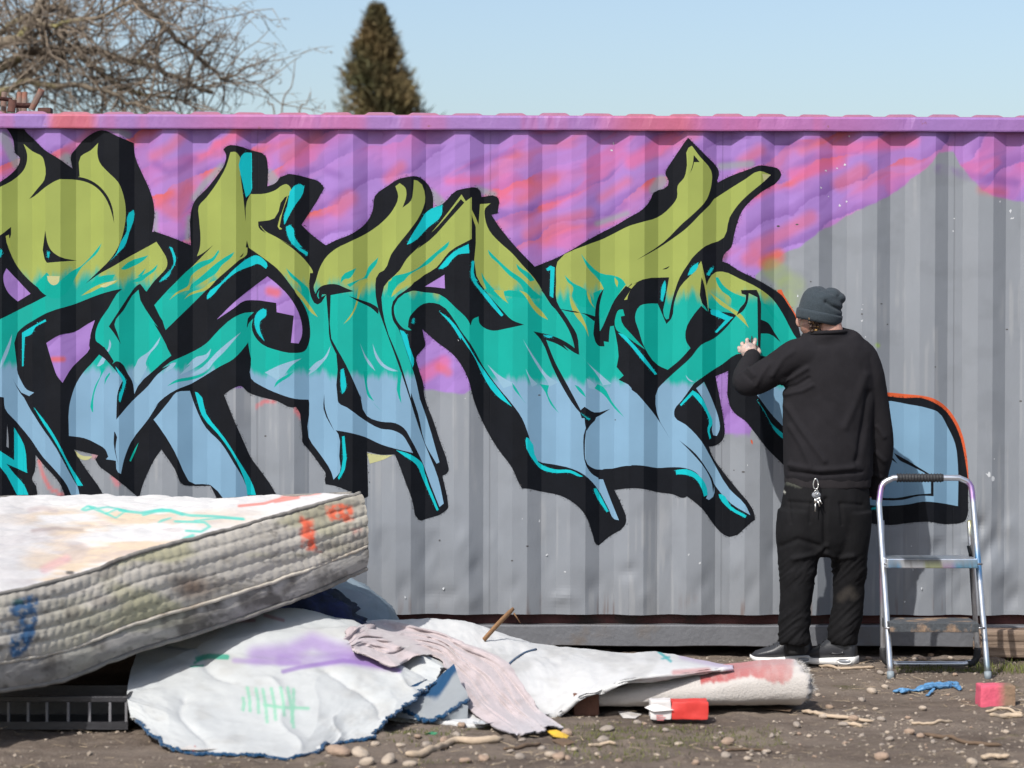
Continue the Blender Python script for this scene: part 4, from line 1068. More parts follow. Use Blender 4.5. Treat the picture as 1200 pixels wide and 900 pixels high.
mk('top_panel', tp, gridfaces(NU, NV), M['ticking'], mt, cols=base)
# under side, far side and ends
BF = BE + back
w2 = np.linspace(0, 1, 12)[None, :, None]
under = BE[:, None, :] * (1 - w2) + BF[:, None, :] * w2
under[..., 2] = np.minimum(BE[:, None, 2] * (1 - w2[..., 0]) + (FE[:, 2] - 0.30)[:, None] * w2[..., 0], 9)
BF = under[:, -1, :]
darkc = lambda n: np.tile(lin(150, 146, 138, 0.6), (n, 1))
mk('base_panel', under.reshape(-1, 3), gridfaces(NU, 12, True), M['ticking'], mt, cols=darkc(NU * 12))
fs_ = FE[:, None, :] * (1 - w2) + BF[:, None, :] * w2
mk('far_panel', fs_.reshape(-1, 3), gridfaces(NU, 12), M['ticking'], mt, cols=darkc(NU * 12))
for i in (0, -1):
    a = TE[i][None, :] * (1 - vv[::5, None]) + FE[i][None, :] * vv[::5, None]
    b = BE[i][None, :] * (1 - vv[::5, None]) + BF[i][None, :] * vv[::5, None]
    e = a[:, None, :] * (1 - w2) + b[:, None, :] * w2
    od = (TE[0] - TE[5]); od /= np.linalg.norm(od)
    e += od * (1 if i == 0 else -1) * (0.03 * np.sin(np.pi * w2) * np.sin(np.pi * vv[::5])[:, None, None] ** 0.3)
    mk('end_panel', e.reshape(-1, 3), gridfaces(len(vv[::5]), 12, i == 0), M['ticking'], mt, cols=darkc(len(vv[::5]) * 12))
jag = lambda n, s: np.stack([0.004 * (fbm(np.arange(n) * 0.15, np.zeros(n), seed=s + k) - 0.5) * 2 for k in range(3)], -1)
def ring(A, B, off):
    lp = np.vstack([A, A[-1] * (1 - vv[::10, None]) + B[-1] * vv[::10, None], B[::-1], B[0] * (1 - vv[::10, None]) + A[0] * vv[::10, None]])
    return lp
tube('piping', ring(TE + nrm * 0.006, FE, 0) + jag(2 * NU + 46, 31), 0.009, M['piping'], mt, 7)
mid = TE * (1 - QT) + BE * QT
tube('piping', mid + nrm * 0.030 + jag(NU, 41), 0.0075, pmat('pale_piping', lin(208, 200, 186, 0.66), rough=0.85, var=0.25, vscale=15, bump=0.4, bscale=150, bdist=0.003, col2=lin(150, 128, 104, 0.66), c2scale=3), mt, 7)
tube('piping', ring(BE + nrm * 0.01, BF, 0) + jag(2 * NU + 46, 51), 0.010, M['piping'], mt, 7)

# ================================================================== DISCARDED CARPETS, RAGS AND BAGS
M['backing'] = pmat('pale_carpet_backing', (0.8, 0.8, 0.51), rough=0.9, var=0.05, vscale=18, attr=True, bump=0.35, bscale=330, bdist=0.002, spec=0.2, sheen=0.1)
M['bluepile'] = pmat('blue_carpet_pile', lin(28, 84, 128, 0.51), rough=0.95, var=0.35, vscale=60, bump=0.8, bscale=160, bdist=0.01, spec=0.1, sheen=0.2)
def cloth(name, P, thick, mat, parent, cols=None, undermat=None):
    nu, nv = P.shape[:2]
    du = np.gradient(P, axis=0); dv = np.gradient(P, axis=1)
    N = np.cross(du, dv); N /= np.linalg.norm(N, axis=-1)[..., None] + 1e-9
    cdir = CP - P
    sgn = np.sign((N * cdir).sum(-1).mean())
    N = N * sgn
    o = mk(name, P.reshape(-1, 3), gridfaces(nu, nv, sgn < 0), mat, parent, cols=cols)
    Q = P - N * thick
    b = mk('underside', Q.reshape(-1, 3), gridfaces(nu, nv, sgn > 0), undermat or mat, parent if parent else o, cols=None if undermat else cols)
    rim = np.vstack([P[:, 0] - N[:, 0] * thick / 2, P[-1, 1:] - N[-1, 1:] * thick / 2, P[::-1, -1][1:] - N[::-1, -1][1:] * thick / 2, P[0, ::-1][1:] - N[0, ::-1][1:] * thick / 2])
    return o, rim
def sheet_from(rows, nu, nv):
    C = np.array([[onY(px, py, y) for (px, py, y) in r] for r in rows])
    return patch(C, nu, nv)
def lift(P, eps=0.006):
    P[..., 2] = np.maximum(P[..., 2], gh(P[..., 0], P[..., 1]) + eps)
    return P
# -- carpet A: the big pale sheet slumped towards the camera
ca = tag(empty('carpet_sheet', tuple(gz(300, 870))), 'big pale carpet offcut with purple spray and mint tally marks slumped under the mattress', 'carpet')
rows = [[(195, 770, -0.85), (255, 750, -0.85), (315, 742, -0.85), (385, 745, -0.85), (450, 758, -0.9), (520, 786, -1.05)],
        [(172, 752, -1.35), (240, 729, -1.35), (312, 716, -1.35), (390, 722, -1.35), (455, 744, -1.4), (522, 783, -1.55)],
        [(158, 772, -1.75), (228, 757, -1.72), (308, 748, -1.7), (388, 754, -1.7), (455, 768, -1.72), (512, 794, -1.84)],
        [(150, 804, -2.15), (213, 797, -2.1), (300, 793, -2.05), (378, 796, -2.03), (440, 804, -2.02), (490, 813, -2.06)],
        [(149, 823, -2.36), (204, 838, -2.48), (288, 845, -2.5), (364, 847, -2.5), (418, 840, -2.36), (461, 839, -2.32)],
        [(154, 841, -2.52), (200, 873, -2.80), (276, 886, -2.93), (350, 890, -2.98), (396, 868, -2.63), (435, 864, -2.58)]]
P = sheet_from(rows, 190, 190)
uu, wv = np.meshgrid(np.linspace(0, 1, 190), np.linspace(0, 1, 190), indexing='ij')
P[..., 2] += 0.045 * (fbm(uu * 4, wv * 4, seed=61) - 0.5) * sstep(0, 0.1, uu) + 0.02 * (fbm(uu * 13, wv * 9, seed=62) - 0.5)
# a soft crease under the purple cloud
P[..., 2] += 0.014 * np.exp(-((uu - 0.36 - 0.06 * np.sin(wv * 6)) / 0.03) ** 2) * sstep(0.2, 0.5, wv) - 0.010 * np.exp(-((uu - 0.44 - 0.05 * np.sin(wv * 6)) / 0.035) ** 2)
rdg = 1 - np.abs(2 * fbm(uu * 3.0 + wv * 1.6, wv * 2.4 - uu, seed=68, octv=2) - 1) ** 0.75
P[..., 2] += 0.030 * (rdg - 0.6) * sstep(0, 0.15, uu) * sstep(1.0, 0.85, uu)
for (u0_, v0_, u1_, v1_, am) in [(0.30, 0.10, 0.62, 0.34, -0.016), (0.55, 0.62, 0.80, 0.95, -0.016), (0.42, 0.78, 0.60, 0.98, 0.014), (0.70, 0.20, 0.97, 0.30, -0.014), (0.62, 0.45, 0.95, 0.58, 0.012), (0.25, 0.70, 0.45, 0.95, -0.014), (0.78, 0.70, 0.97, 0.78, 0.012)]:
    cd_ = seg_dist(uu, wv + 0.02 * np.sin(uu * 25), (u0_, v0_), (u1_, v1_))
    P[..., 2] += 0.65 * am * np.exp(-(cd_ / 0.026) ** 2) + 0.35 * am * np.exp(-(cd_ / 0.008) ** 2)
# ragged right and lower edges
e = sstep(0.93, 1.0, wv) * (fbm(uu * 16, wv * 0, seed=63) - 0.5); P[..., 0] += 0.10 * e; P[..., 1] += 0.05 * e
e = sstep(0.95, 1.0, uu) * (fbm(wv * 20, uu * 0, seed=64) - 0.5); P[..., 1] += 0.06 * e; P[..., 2] += 0.02 * e
P = lift(P)
px, py = (a.ravel() for a in project(P))
base = np.tile(lin(228, 232, 232, 0.51), (len(px), 1))
base = blend(base, lin(196, 194, 188, 0.51), sstep(0.5, 0.75, fbm(px / 30, py / 14, seed=65)) * 0.35 + sstep(850, 890, py) * 0.35 * fbm(px / 12, py / 8, seed=66))
PU = lin(182, 150, 216, 0.51)
stroke(base, px, py, np.array([(300, 768), (340, 764), (366, 752), (392, 762), (430, 770), (462, 774)], float), 10, PU, 8, 0.75)
stroke(base, px, py, np.array([(330, 774), (372, 774), (410, 772), (452, 778), (466, 772)], float), 7, lin(166, 128, 208, 0.51), 4, 0.51)
stroke(base, px, py, np.array([(332, 787), (352, 782), (378, 778), (402, 774), (436, 778), (468, 786)], float), 2.6, lin(158, 120, 200, 0.51), 1.6, 0.75)
stroke(base, px, py, np.array([(275, 774), (310, 776), (350, 777)], float), 3, PU, 2.5, 0.6)
GRN = lin(50, 180, 150, 0.51)
stroke(base, px, py, np.array([(232, 772), (244, 769), (266, 770)], float), 3.2, GRN, 1, 0.9); stroke(base, px, py, np.array([(224, 781), (238, 780)], float), 1.3, GRN, 0.8, 0.9); stroke(base, px, py, np.array([(228, 777), (236, 772)], float), 1.6, GRN, 1, 0.9)
MINT = lin(160, 228, 196, 0.51)
for x0, y0, x1, y1 in [(290, 806, 293, 833), (300, 807, 303, 835), (308, 808, 313, 846), (318, 807, 323, 843), (329, 806, 333, 838), (337, 806, 344, 852), (344, 808, 342, 846), (285, 818, 285, 832)]:
    stroke(base, px, py, np.array([(x0, y0), ((x0 + x1) / 2 + 1, (y0 + y1) / 2), (x1, y1)], float), 1.9, MINT, 1.1, 0.85)
stroke(base, px, py, np.array([(310, 826), (330, 829), (361, 830)], float), 1.9, MINT, 1.1, 0.85)
for pp in ([(256, 733), (266, 729), (278, 728), (298, 727)], [(262, 727), (276, 724), (296, 720)], [(310, 721), (332, 727)]):
    stroke(base, px, py, np.array(pp, float), 2.0, lin(178, 50, 74, 0.51), 1, 0.51)
CA, rim = cloth('sheet', P, 0.010, M['backing'], ca, cols=base, undermat=M['backing'] if False else None)
CAP = P
rr = rim + 0.004 * rng.normal(0, 1, rim.shape)
nn = 190
edge_b = np.vstack([P[-1, 6:], P[::-1, -1][:110]])
edge_b = edge_b + rng.normal(0, 0.003, edge_b.shape)
edge_b[:, 2] = np.maximum(edge_b[:, 2] - 0.006, gh(edge_b[:, 0], edge_b[:, 1]) + 0.006)
tube('pile_edge', edge_b, 0.004 + 0.006 * fbm(np.arange(len(edge_b)) * 0.25, np.zeros(len(edge_b)), seed=67), M['bluepile'], ca, 7)
# -- carpet B: long pale sheet running right, folded over itself
cb = tag(empty('carpet_sheet', tuple(gz(640, 800))), 'long pale carpet offcut with blue edge lying in a low ridge beside the wall', 'carpet')
rows = [[(415, 752, -0.5), (490, 750, -0.5), (560, 754, -0.5), (630, 768, -0.55), (700, 775, -0.6), (770, 778, -0.75), (864, 783, -0.95)],
        [(418, 729, -0.78), (495, 727, -0.78), (560, 733, -0.8), (630, 752, -0.85), (700, 761, -0.9), (770, 766, -1.0), (862, 780, -1.15)],
        [(425, 748, -1.1), (500, 748, -1.1), (562, 753, -1.12), (632, 768, -1.22), (700, 770, -1.28), (770, 770.5, -1.32), (861, 781, -1.35)],
        [(440, 790, -1.5), (505, 790, -1.5), (566, 792, -1.56), (638, 797, -1.68), (696, 786, -1.72), (768, 777, -1.70), (860, 781.5, -1.60)],
        [(455, 838, -2.05), (520, 846, -2.15), (574, 848, -2.17), (640, 840, -1.99), (690, 811, -2.0), (762, 793, -1.98), (858, 785, -1.84)],
        [(455, 842, -2.0), (520, 848, -2.1), (574, 850, -2.1), (636, 843, -1.95), (690, 814, -1.99), (762, 795.5, -1.975), (858, 787, -1.84)]]
P = sheet_from(rows, 150, 240)
uu, wv = np.meshgrid(np.linspace(0, 1, 150), np.linspace(0, 1, 240), indexing='ij')
P[..., 2] += 0.04 * (fbm(uu * 4, wv * 7, seed=71) - 0.5) * sstep(0, .1, uu) + 0.016 * (fbm(uu * 10, wv * 22, seed=72) - 0.5)
P = lift(P)
px, py = (a.ravel() for a in project(P))
base = np.tile(lin(232, 233, 233, 0.56), (len(px), 1))
base = blend(base, lin(188, 186, 182, 0.51), sstep(0.48, 0.75, fbm(px / 34, py / 16, seed=73)) * 0.4)
stroke(base, px, py, np.array([(772, 764), (780, 770), (786, 775)], float), 1.6, lin(40, 190, 195, 0.51), 1, 0.9); stroke(base, px, py, np.array([(776, 772), (784, 770)], float), 1.2, lin(40, 190, 195, 0.51), 1, 0.9)
stroke(base, px, py, np.array([(800, 769), (830, 776), (860, 782)], float), 4, lin(200, 175, 220, 0.51), 3, 0.6)
stroke(base, px, py, np.array([(790, 788), (830, 785)], float), 3, lin(214, 120, 120, 0.51), 2, 0.6)
cloth('sheet', P, 0.010, M['backing'], cb, cols=base)
CBP = P
k = np.argmin(np.abs(wv[0] - 0.42))
lo = [(596, 779), (604, 772), (615, 765), (628, 761)]
bvhA = BVHTree.FromPolygons([Vector(v) for v in CAP.reshape(-1, 3).tolist()], gridfaces(190, 190).tolist())
bvhB = BVHTree.FromPolygons([Vector(v) for v in CBP.reshape(-1, 3).tolist()], gridfaces(150, 240).tolist())
def see(px, py, bvhs, default=None):
    d = Vector(rays(np.float64(px), np.float64(py)).tolist()).normalized()
    best = None
    for b in bvhs:
        h = b.ray_cast(Vector(CP.tolist()), d)
        if h[0] is not None and (best is None or h[3] < best): best = h[3]
    g = onZ(np.float64(px), np.float64(py), 0.0)
    dg = np.linalg.norm(g - CP)
    best = dg if best is None else min(best, dg)
    return best, np.array(d)
def on_pile(px, py, off=0.01, bvhs=None):
    t, d = see(px, py, bvhs or [bvhA, bvhB])
    return CP + d * (t - off)
tube('edge_tape', np.array([on_pile(a, b, 0.006) for a, b in spline(lo, 16)]), 0.006, M['bluepile'], cb, 6)
# -- curled scrap of the same carpet between the sheets (blue pile showing)
cs = tag(empty('carpet_scrap', tuple(gz(505, 840))), 'curled scrap of carpet showing dark blue pile between two pale carpet sheets', 'carpet')
rows = [[(450, 838, -2.12), (478, 842, -2.16), (510, 846, -2.18), (548, 842, -2.12)],
        [(462, 822, -2.10), (486, 836, -2.14), (508, 842, -2.2), (548, 814, -2.05)],
        [(478, 806, -2.02), (492, 815, -2.02), (512, 820, -2.05), (540, 800, -1.95)],
        [(500, 796, -1.92), (505, 802, -1.9), (520, 788, -1.85), (532, 778, -1.8)]]
P = lift(sheet_from(rows, 60, 60))
uu, wv = np.meshgrid(np.linspace(0, 1, 60), np.linspace(0, 1, 60), indexing='ij')
P[..., 1] += 0.03 * (fbm(uu * 4, wv * 4, seed=75) - 0.5)
cc = np.tile(lin(150, 156, 160, 0.7), (3600, 1))
cc = blend(cc, lin(28, 84, 128, 0.51), sstep(0.62, 0.72, (uu - 0.35 * wv + 0.15 * fbm(uu * 6, wv * 6, seed=76)).ravel() + 0.1))
o, rim = cloth('sheet', P, 0.010, M['backing'], cs, cols=cc)
tube('pile_edge', P[15, :] + rng.normal(0, 0.003, (60, 3)), 0.009, M['bluepile'], cs, 6)
# -- rolled pad with red spray
rl = tag(empty('rolled_carpet', tuple(gz(830, 832))), 'rolled off-white carpet pad with red spray paint and a fluffy cut end', 'carpet')
nx, na = 150, 72
xr = np.linspace(float(onY(676, 820, -1.75)[0]), float(onY(943, 800, -1.75)[0]), nx)
aa = np.linspace(0, 2 * np.pi, na, endpoint=False)
A, X = np.meshgrid(aa, xr, indexing='xy')
s = (X - xr[0]) / (xr[-1] - xr[0])
hh = (0.072 + 0.012 * s + 0.006 * np.sin(s * 9)) * np.interp(s, [0, 0.2, 0.5, 1], [0.5, 0.62, 0.95, 1.0]); ww = 0.21 + 0.02 * np.sin(s * 5)
sg = lambda v, e: np.sign(v) * np.abs(v) ** e
endr = 1 - 0.28 * sstep(0.955, 1.0, s) ** 2 - 0.3 * sstep(0.03, 0.0, s)
cy = -1.74 + 0.05 * (1 - s)
Yr = cy + ww * sg(np.cos(A), 0.7) * endr
Zr = 0.006 + hh + 0.004 * s + hh * sg(np.sin(A), 0.75) * endr + 0.02 * (fbm(s * 7, np.cos(A) * 2 + 3, np.sin(A) * 2, seed=77) - 0.5)
fr = sstep(0.93, 1.0, s) * (fbm(A * 9, s * 40, seed=78) - 0.5)
Xr = X + 0.05 * fr + 0.02 * np.cos(A * 2) * sstep(0.8, 1, s)
Zr = np.maximum(Zr + 0.02 * fr, gh(Xr, Yr) + 0.003)
RP = np.stack([Xr, Yr, Zr], -1)
fcs = [(i * na + k, i * na + (k + 1) % na, (i + 1) * na + (k + 1) % na, (i + 1) * na + k) for i in range(nx - 1) for k in range(na)]
vv_ = np.vstack([RP.reshape(-1, 3), RP[-1].mean(0)[None] - [0.02, 0, 0], RP[0].mean(0)[None]])
fcs += [((nx - 1) * na + k, (nx - 1) * na + (k + 1) % na, nx * na) for k in range(na)] + [((k + 1) % na, k, nx * na + 1) for k in range(na)]
px, py = project(vv_)
base = np.tile(lin(232, 226, 220, 0.51), (len(px), 1))
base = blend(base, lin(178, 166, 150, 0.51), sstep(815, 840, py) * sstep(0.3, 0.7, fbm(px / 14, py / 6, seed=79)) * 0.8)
redm = sstep(0.0, 4.0, np.interp(px, [815, 822, 850, 880, 905, 920, 928, 932], [780, 803, 800, 794, 801, 803, 796, 780]) - py + 5 * (fbm(px / 4, py / 10, seed=80) - 0.5))
redm *= sstep(818, 822, px) * sstep(934, 926, px) * sstep(-0.2, 0.3, (vv_[:, 2] - 0.08) / 0.08)
base = blend(base, lin(206, 92, 92, 0.51), redm * np.clip(0.55 + 0.8 * fbm(px / 5, py / 12, seed=81), 0, 1) * np.interp(px, [820, 870, 935], [1, 0.85, 0.55]))
M['fluff'] = pmat('off_white_carpet_pad', (0.8, 0.8, 0.51), rough=0.95, var=0.06, vscale=30, attr=True, bump=0.7, bscale=140, bdist=0.006, spec=0.1, sheen=0.3)
mk('roll', vv_, fcs, M['fluff'], rl, cols=base)
# frayed tufts round the cut end
tv = []
for _ in range(900):
    k = rng.integers(na); p = RP[-1 - rng.integers(3), k]
    d = np.array([0.8, (p[1] - cy[0, 0]) * 2, (p[2] - 0.085) * 5]) + rng.normal(0, 0.5, 3); d /= np.linalg.norm(d)
    sd = np.cross(d, rng.normal(0, 1, 3)); sd /= np.linalg.norm(sd)
    L = rng.uniform(0.008, 0.026)
    q_ = p + d * L; q_[2] = max(q_[2], 0.004)
    tv.append(np.stack([p - sd * 0.0016, p + sd * 0.0016, q_]))
tv = np.vstack(tv)
M['fray'] = pmat('frayed_fibre', lin(236, 232, 226, 0.51), rough=0.95, bump=0)
o = mk('frayed_fibres', tv, np.arange(len(tv)).reshape(-1, 3), M['fray'], rl, smooth=False); o['kind'] = 'stuff'
# -- pinkish rag draped over both sheets
M['rag'] = pmat('pinkish_towel', (0.8, 0.8, 0.51), rough=0.95, var=0.10, vscale=25, attr=True, bump=0.5, bscale=260, bdist=0.003, spec=0.1, sheen=0.3)
ra = [(408, 748), (422, 732), (450, 727), (485, 733), (520, 742), (548, 755), (585, 770), (606, 795), (625, 825), (652, 851)]
rb = [(414, 765), (432, 768), (462, 781), (488, 768), (514, 772), (524, 788), (540, 812), (560, 838), (592, 856), (606, 862)]
na_, nb_ = 150, 60
EA = spline(ra, na_); EB = spline(rb, na_)
wv = np.linspace(0, 1, nb_)
g = EA[:, None, :] * (1 - wv)[None, :, None] + EB[:, None, :] * wv[None, :, None]
D = np.zeros((na_, nb_)); DIR = np.zeros((na_, nb_, 3))
for i in range(na_):
    for j in range(nb_):
        D[i, j], DIR[i, j] = see(g[i, j, 0], g[i, j, 1], [bvhA, bvhB])
for _ in range(30):
    Dm = D.copy()
    Dm[1:-1, 1:-1] = (D[:-2, 1:-1] + D[2:, 1:-1] + D[1:-1, :-2] + D[1:-1, 2:]) / 4
    D = np.minimum(Dm, D)
uu, wv2 = np.meshgrid(np.linspace(0, 1, na_), wv, indexing='ij')
fold = 0.5 + 0.5 * np.sin(wv2 * (13 + 4 * uu) + 3 * fbm(uu * 3, wv2 * 2, seed=85))
fold2 = fbm(uu * 9, wv2 * 5, seed=86) - 0.5
ftw = np.exp(-((uu - 0.42) / 0.12) ** 2)
rid = 1 - np.abs(2 * fbm(wv2 * 5 + 0.6 * fbm(uu * 4, wv2 * 3, seed=88), uu * 2.2, seed=89, octv=2) - 1) ** 0.8
rid2 = 1 - np.abs(2 * fbm(uu * 12, wv2 * 6, seed=90, octv=2) - 1) ** 0.8
D = D - 0.014 - 0.035 * fold * (0.25 + 0.75 * sstep(0.4, 0.6, uu)) - 0.05 * rid - 0.03 * rid2 - 0.03 * fold2 - 0.03 * ftw
for w0_, wob_, u0_, u1_, dep in [(0.14, 0.05, 0.45, 0.95, 0.03), (0.27, 0.06, 0.5, 0.9, 0.035), (0.40, 0.05, 0.38, 0.99, 0.03), (0.55, 0.06, 0.55, 0.92, 0.035), (0.68, 0.05, 0.42, 0.85, 0.03), (0.83, 0.04, 0.6, 1.0, 0.03), (0.35, 0.08, 0.02, 0.3, 0.035), (0.62, 0.10, 0.08, 0.36, 0.03)]:
    ln = np.abs(wv2 - w0_ - wob_ * np.sin(uu * 9 + w0_ * 20) - 0.05 * (fbm(uu * 6, uu * 0, seed=int(w0_ * 100)) - 0.5))
    D = D + dep * np.exp(-(ln / 0.022) ** 2) * sstep(u0_, u0_ + 0.1, uu) * sstep(u1_, u1_ - 0.1, uu)
ej = 0.05 * (fbm(uu * 14, wv2 * 0 + 3, seed=91) - 0.5)
RG = CP + DIR * D[..., None]
RG[..., 0] += ej * (sstep(0.85, 1.0, wv2) - sstep(0.15, 0.0, wv2)) + 0.05 * (fbm(wv2 * 9, uu * 0, seed=92) - 0.5) * sstep(0.93, 1, uu)
RG[..., 2] += 0.03 * (fbm(wv2 * 7, uu * 0, seed=93) - 0.5) * sstep(0.9, 1, uu)
RG = lift(RG, 0.004)
px, py = (a.ravel() for a in project(RG))
base = np.tile(lin(220, 206, 208, 0.52), (len(px), 1))
base = blend(base, lin(176, 162, 160, 0.51), sstep(0.5, 0.75, fbm(px / 10, py / 8, seed=87)) * 0.4)
base = blend(base, lin(226, 222, 226, 0.51), sstep(0.8, 1.0, uu.ravel()) * 0.6)
rg = tag(empty('rag', tuple(gz(610, 856))), 'crumpled pinkish towel twisted across the pale carpets down to the dirt', 'rag')
cloth('towel', RG, 0.004, M['rag'], rg, cols=base)
# small folded end of the towel
lump = []
for k_, (cx, cy_, w_) in enumerate([(418, 741, 12), (445, 735, 16), (505, 747, 14)]):
    pts = np.array([on_pile(cx + dx, cy_ + dy, 0.03) for dx, dy in spline([(-w_, 5), (-w_ * 0.4, -3), (w_ * 0.3, 2), (w_, 6)], 14)])
    tube('fold', pts, np.array([[0.004, 0.008]] * 2 + [[0.014, 0.022]] * 10 + [[0.004, 0.008]] * 2), pmat('towel_fold', lin(210, 196, 198, 0.51), rough=0.95, bump=0.5, bscale=200, bdist=0.003), rg, 10)
# -- tied bag / tarp bundle and dark clothes behind
def blob(name, c, rad, mat, parent, seed, rough=0.25, squash=0.0, n=(90, 60), fold=0.0):
    th, phi = np.meshgrid(np.linspace(0, 2 * np.pi, n[0], endpoint=False), np.linspace(0.001, np.pi - 0.001, n[1]), indexing='ij')
    d = np.stack([np.cos(th) * np.sin(phi), np.sin(th) * np.sin(phi), np.cos(phi)], -1)
    nz = fbm(d[..., 0] * 1.6 + seed, d[..., 1] * 1.6, d[..., 2] * 1.6, seed=seed) - 0.5
    rd = fbm(d[..., 0] * 3.2 + seed, d[..., 1] * 3.2, d[..., 2] * 3.2, seed=seed + 5)
    ridg = 1 - np.abs(2 * rd - 1) ** 0.7
    r = 1 + rough * 2 * nz + fold * (ridg - 0.6)
    p = np.array(c) + d * r[..., None] * np.array(rad)
    p[..., 2] = np.maximum(p[..., 2], gh(p[..., 0], p[..., 1]) - 0.004)
    f = []
    for i in range(n[0]):
        i2 = (i + 1) % n[0]
        for j in range(n[1] - 1):
            f.append((i * n[1] + j, i * n[1] + j + 1, i2 * n[1] + j + 1, i2 * n[1] + j))
    return mk(name, p.reshape(-1, 3), f, mat, parent)
M['tarp'] = pmat('blue_grey_tarp', lin(136, 152, 164, 0.62), rough=0.55, var=0.12, vscale=9, bump=0.3, bscale=30, bdist=0.01)
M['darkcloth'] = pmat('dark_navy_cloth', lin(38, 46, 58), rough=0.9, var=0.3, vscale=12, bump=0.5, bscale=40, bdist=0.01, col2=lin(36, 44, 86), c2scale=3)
c = onY(392, 735, -0.62)
tag(blob('tarp_bundle', (c[0], -0.62, 0.16), (0.30, 0.26, 0.26), M['tarp'], None, 3, 0.12, fold=0.10), 'blue-grey tarpaulin bundle bulging from behind the mattress', 'bundle')
c = onY(330, 715, -1.0)
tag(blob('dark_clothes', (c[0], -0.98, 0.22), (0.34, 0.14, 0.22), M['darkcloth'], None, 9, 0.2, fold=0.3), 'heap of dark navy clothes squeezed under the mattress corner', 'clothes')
c = onY(200, 760, -1.2)
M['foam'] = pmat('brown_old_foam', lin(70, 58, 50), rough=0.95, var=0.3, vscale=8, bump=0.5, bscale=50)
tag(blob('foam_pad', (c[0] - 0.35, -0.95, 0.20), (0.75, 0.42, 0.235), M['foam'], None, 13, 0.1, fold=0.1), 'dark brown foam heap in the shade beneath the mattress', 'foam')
# -- crate under the mattress
M['blackplastic'] = pmat('black_plastic', lin(40, 40, 44), rough=0.45, var=0.2, vscale=15, bump=0.2, bscale=60)
M['clearrib'] = pmat('scuffed_plastic_edge', lin(104, 104, 108), rough=0.5, var=0.3, vscale=30, bump=0.2)
cr0 = gz(-30, 868); cr1 = gz(152, 866)
yb = -2.36
cz = float(onY(100, 816, yb)[2])
x0, x1 = float(onY(-40, 850, yb)[0]), float(onY(150, 850, yb)[0])
ck = tag(empty('plastic_crate', ((x0 + x1) / 2, yb + 0.15, 0)), 'black plastic crate with pale scuffed ribs in the shade under the mattress', 'crate')
box('rim', (x0, yb - 0.006, cz - 0.022), (x1, yb + 0.012, cz), M['blackplastic'], ck, 0.003)
box('back_wall', (x0, yb + 0.30, 0.0), (x1, yb + 0.312, cz), M['blackplastic'], ck, 0.002)
box('base', (x0, yb, 0.0), (x1, yb + 0.30, 0.012), M['blackplastic'], ck, 0.002)
box('side_wall', (x1 - 0.012, yb + 0.013, 0.013), (x1, yb + 0.299, cz), M['blackplastic'], ck, 0.002)
for xq in (10, 33, 55, 80, 105, 129, 148):
    xx = float(onY(xq, 850, yb)[0])
    box('rib', (xx - 0.005, yb - 0.004, 0.0), (xx + 0.005, yb + 0.012, cz - 0.022), M['clearrib'], ck, 0.002)
box('lower_rail', (x0, yb - 0.005, 0.0), (x1, yb - 0.0042, 0.03), M['blackplastic'], ck, 0)
# ================================================================== STEP LADDER
M['alu'] = pmat('aluminium_tube', lin(200, 204, 210), rough=0.32, var=0.12, vscale=30, bump=0.15, bscale=90, bdist=0.002, metallic=0.85, attr=True)
M['rubber'] = pmat('black_rubber', lin(30, 31, 34), rough=0.7, var=0.2, bump=0.3, bscale=80)
M['treadmat'] = pmat('dirty_tread', lin(60, 64, 68), rough=0.85, var=0.5, vscale=60, bump=0.6, bscale=120, bdist=0.004, col2=lin(130, 108, 88), c2scale=9, c2lo=0.5, c2hi=0.62)
ALU = lin(196, 200, 206)
def pcol(v, marks):
    px, py = project(v)
    c = np.tile(ALU, (len(px), 1))
    for pts, r, col, op in marks:
        stroke(c, px, py, np.array(pts, float), r, col, 2.0, op)
    c = blend(c, lin(120, 116, 110), sstep(0.62, 0.75, fbm(px / 3, py / 5, seed=90)) * 0.5)
    return c
def ptube(name, pts, rad, mat, parent, seg, marks):
    v, f = tube_arr(pts, rad, seg)
    return mk(name, v, f, mat, parent, cols=pcol(v, marks))
lad = tag(empty('step_ladder', tuple(gz(1090, 790))), 'paint-stained aluminium folding step stool with black foam grip standing behind the man', 'ladder')
YF, YT, YR = -0.95, -0.63, -0.54
f0, f1 = gz(1044, 795), gz(1158, 795)
tl, tr_ = onY(1030, 590, YT - 0.02), onY(1140.5, 590, YT - 0.02)
cl, crn = onY(1047, 560, YT), onY(1124, 560, YT)
kl, kr = onY(1034, 568, YT), onY(1137, 568, YT)
arch = np.vstack([spline([f0, (f0 + tl) / 2, tl], 14), spline([tl, kl, cl], 8)[1:], spline([cl, crn], 10)[1:], spline([crn, kr, tr_], 8)[1:], spline([tr_, (f1 + tr_) / 2, f1], 14)[1:]])
PURP, BLU = lin(176, 130, 190), lin(70, 150, 200)
ptube('front_frame', arch, 0.0135, M['alu'], lad, 14, [([(1032, 570), (1031, 582)], 5, PURP, 0.8), ([(1138, 568), (1141, 580)], 6, PURP, 0.8), ([(1144, 650), (1148, 668)], 6, BLU, 0.8), ([(1157, 780), (1158, 795)], 5, lin(120, 150, 160), 0.6)])
g0, g1 = onY(1051, 560, YT), onY(1105, 560, YT)
gp = np.linspace(g0, g1, 60)
tube('foam_grip', gp, 0.019 + 0.0022 * np.sin(np.arange(60) * 1.6), M['rubber'], lad, 16)
b0, b1 = gz(1031, 780), gz(1136, 780)
b0[1] = b1[1] = YR; b0[2] = b1[2] = 0.018
r0, r1 = onY(1033, 610, YT + 0.03), onY(1136, 610, YT + 0.03)
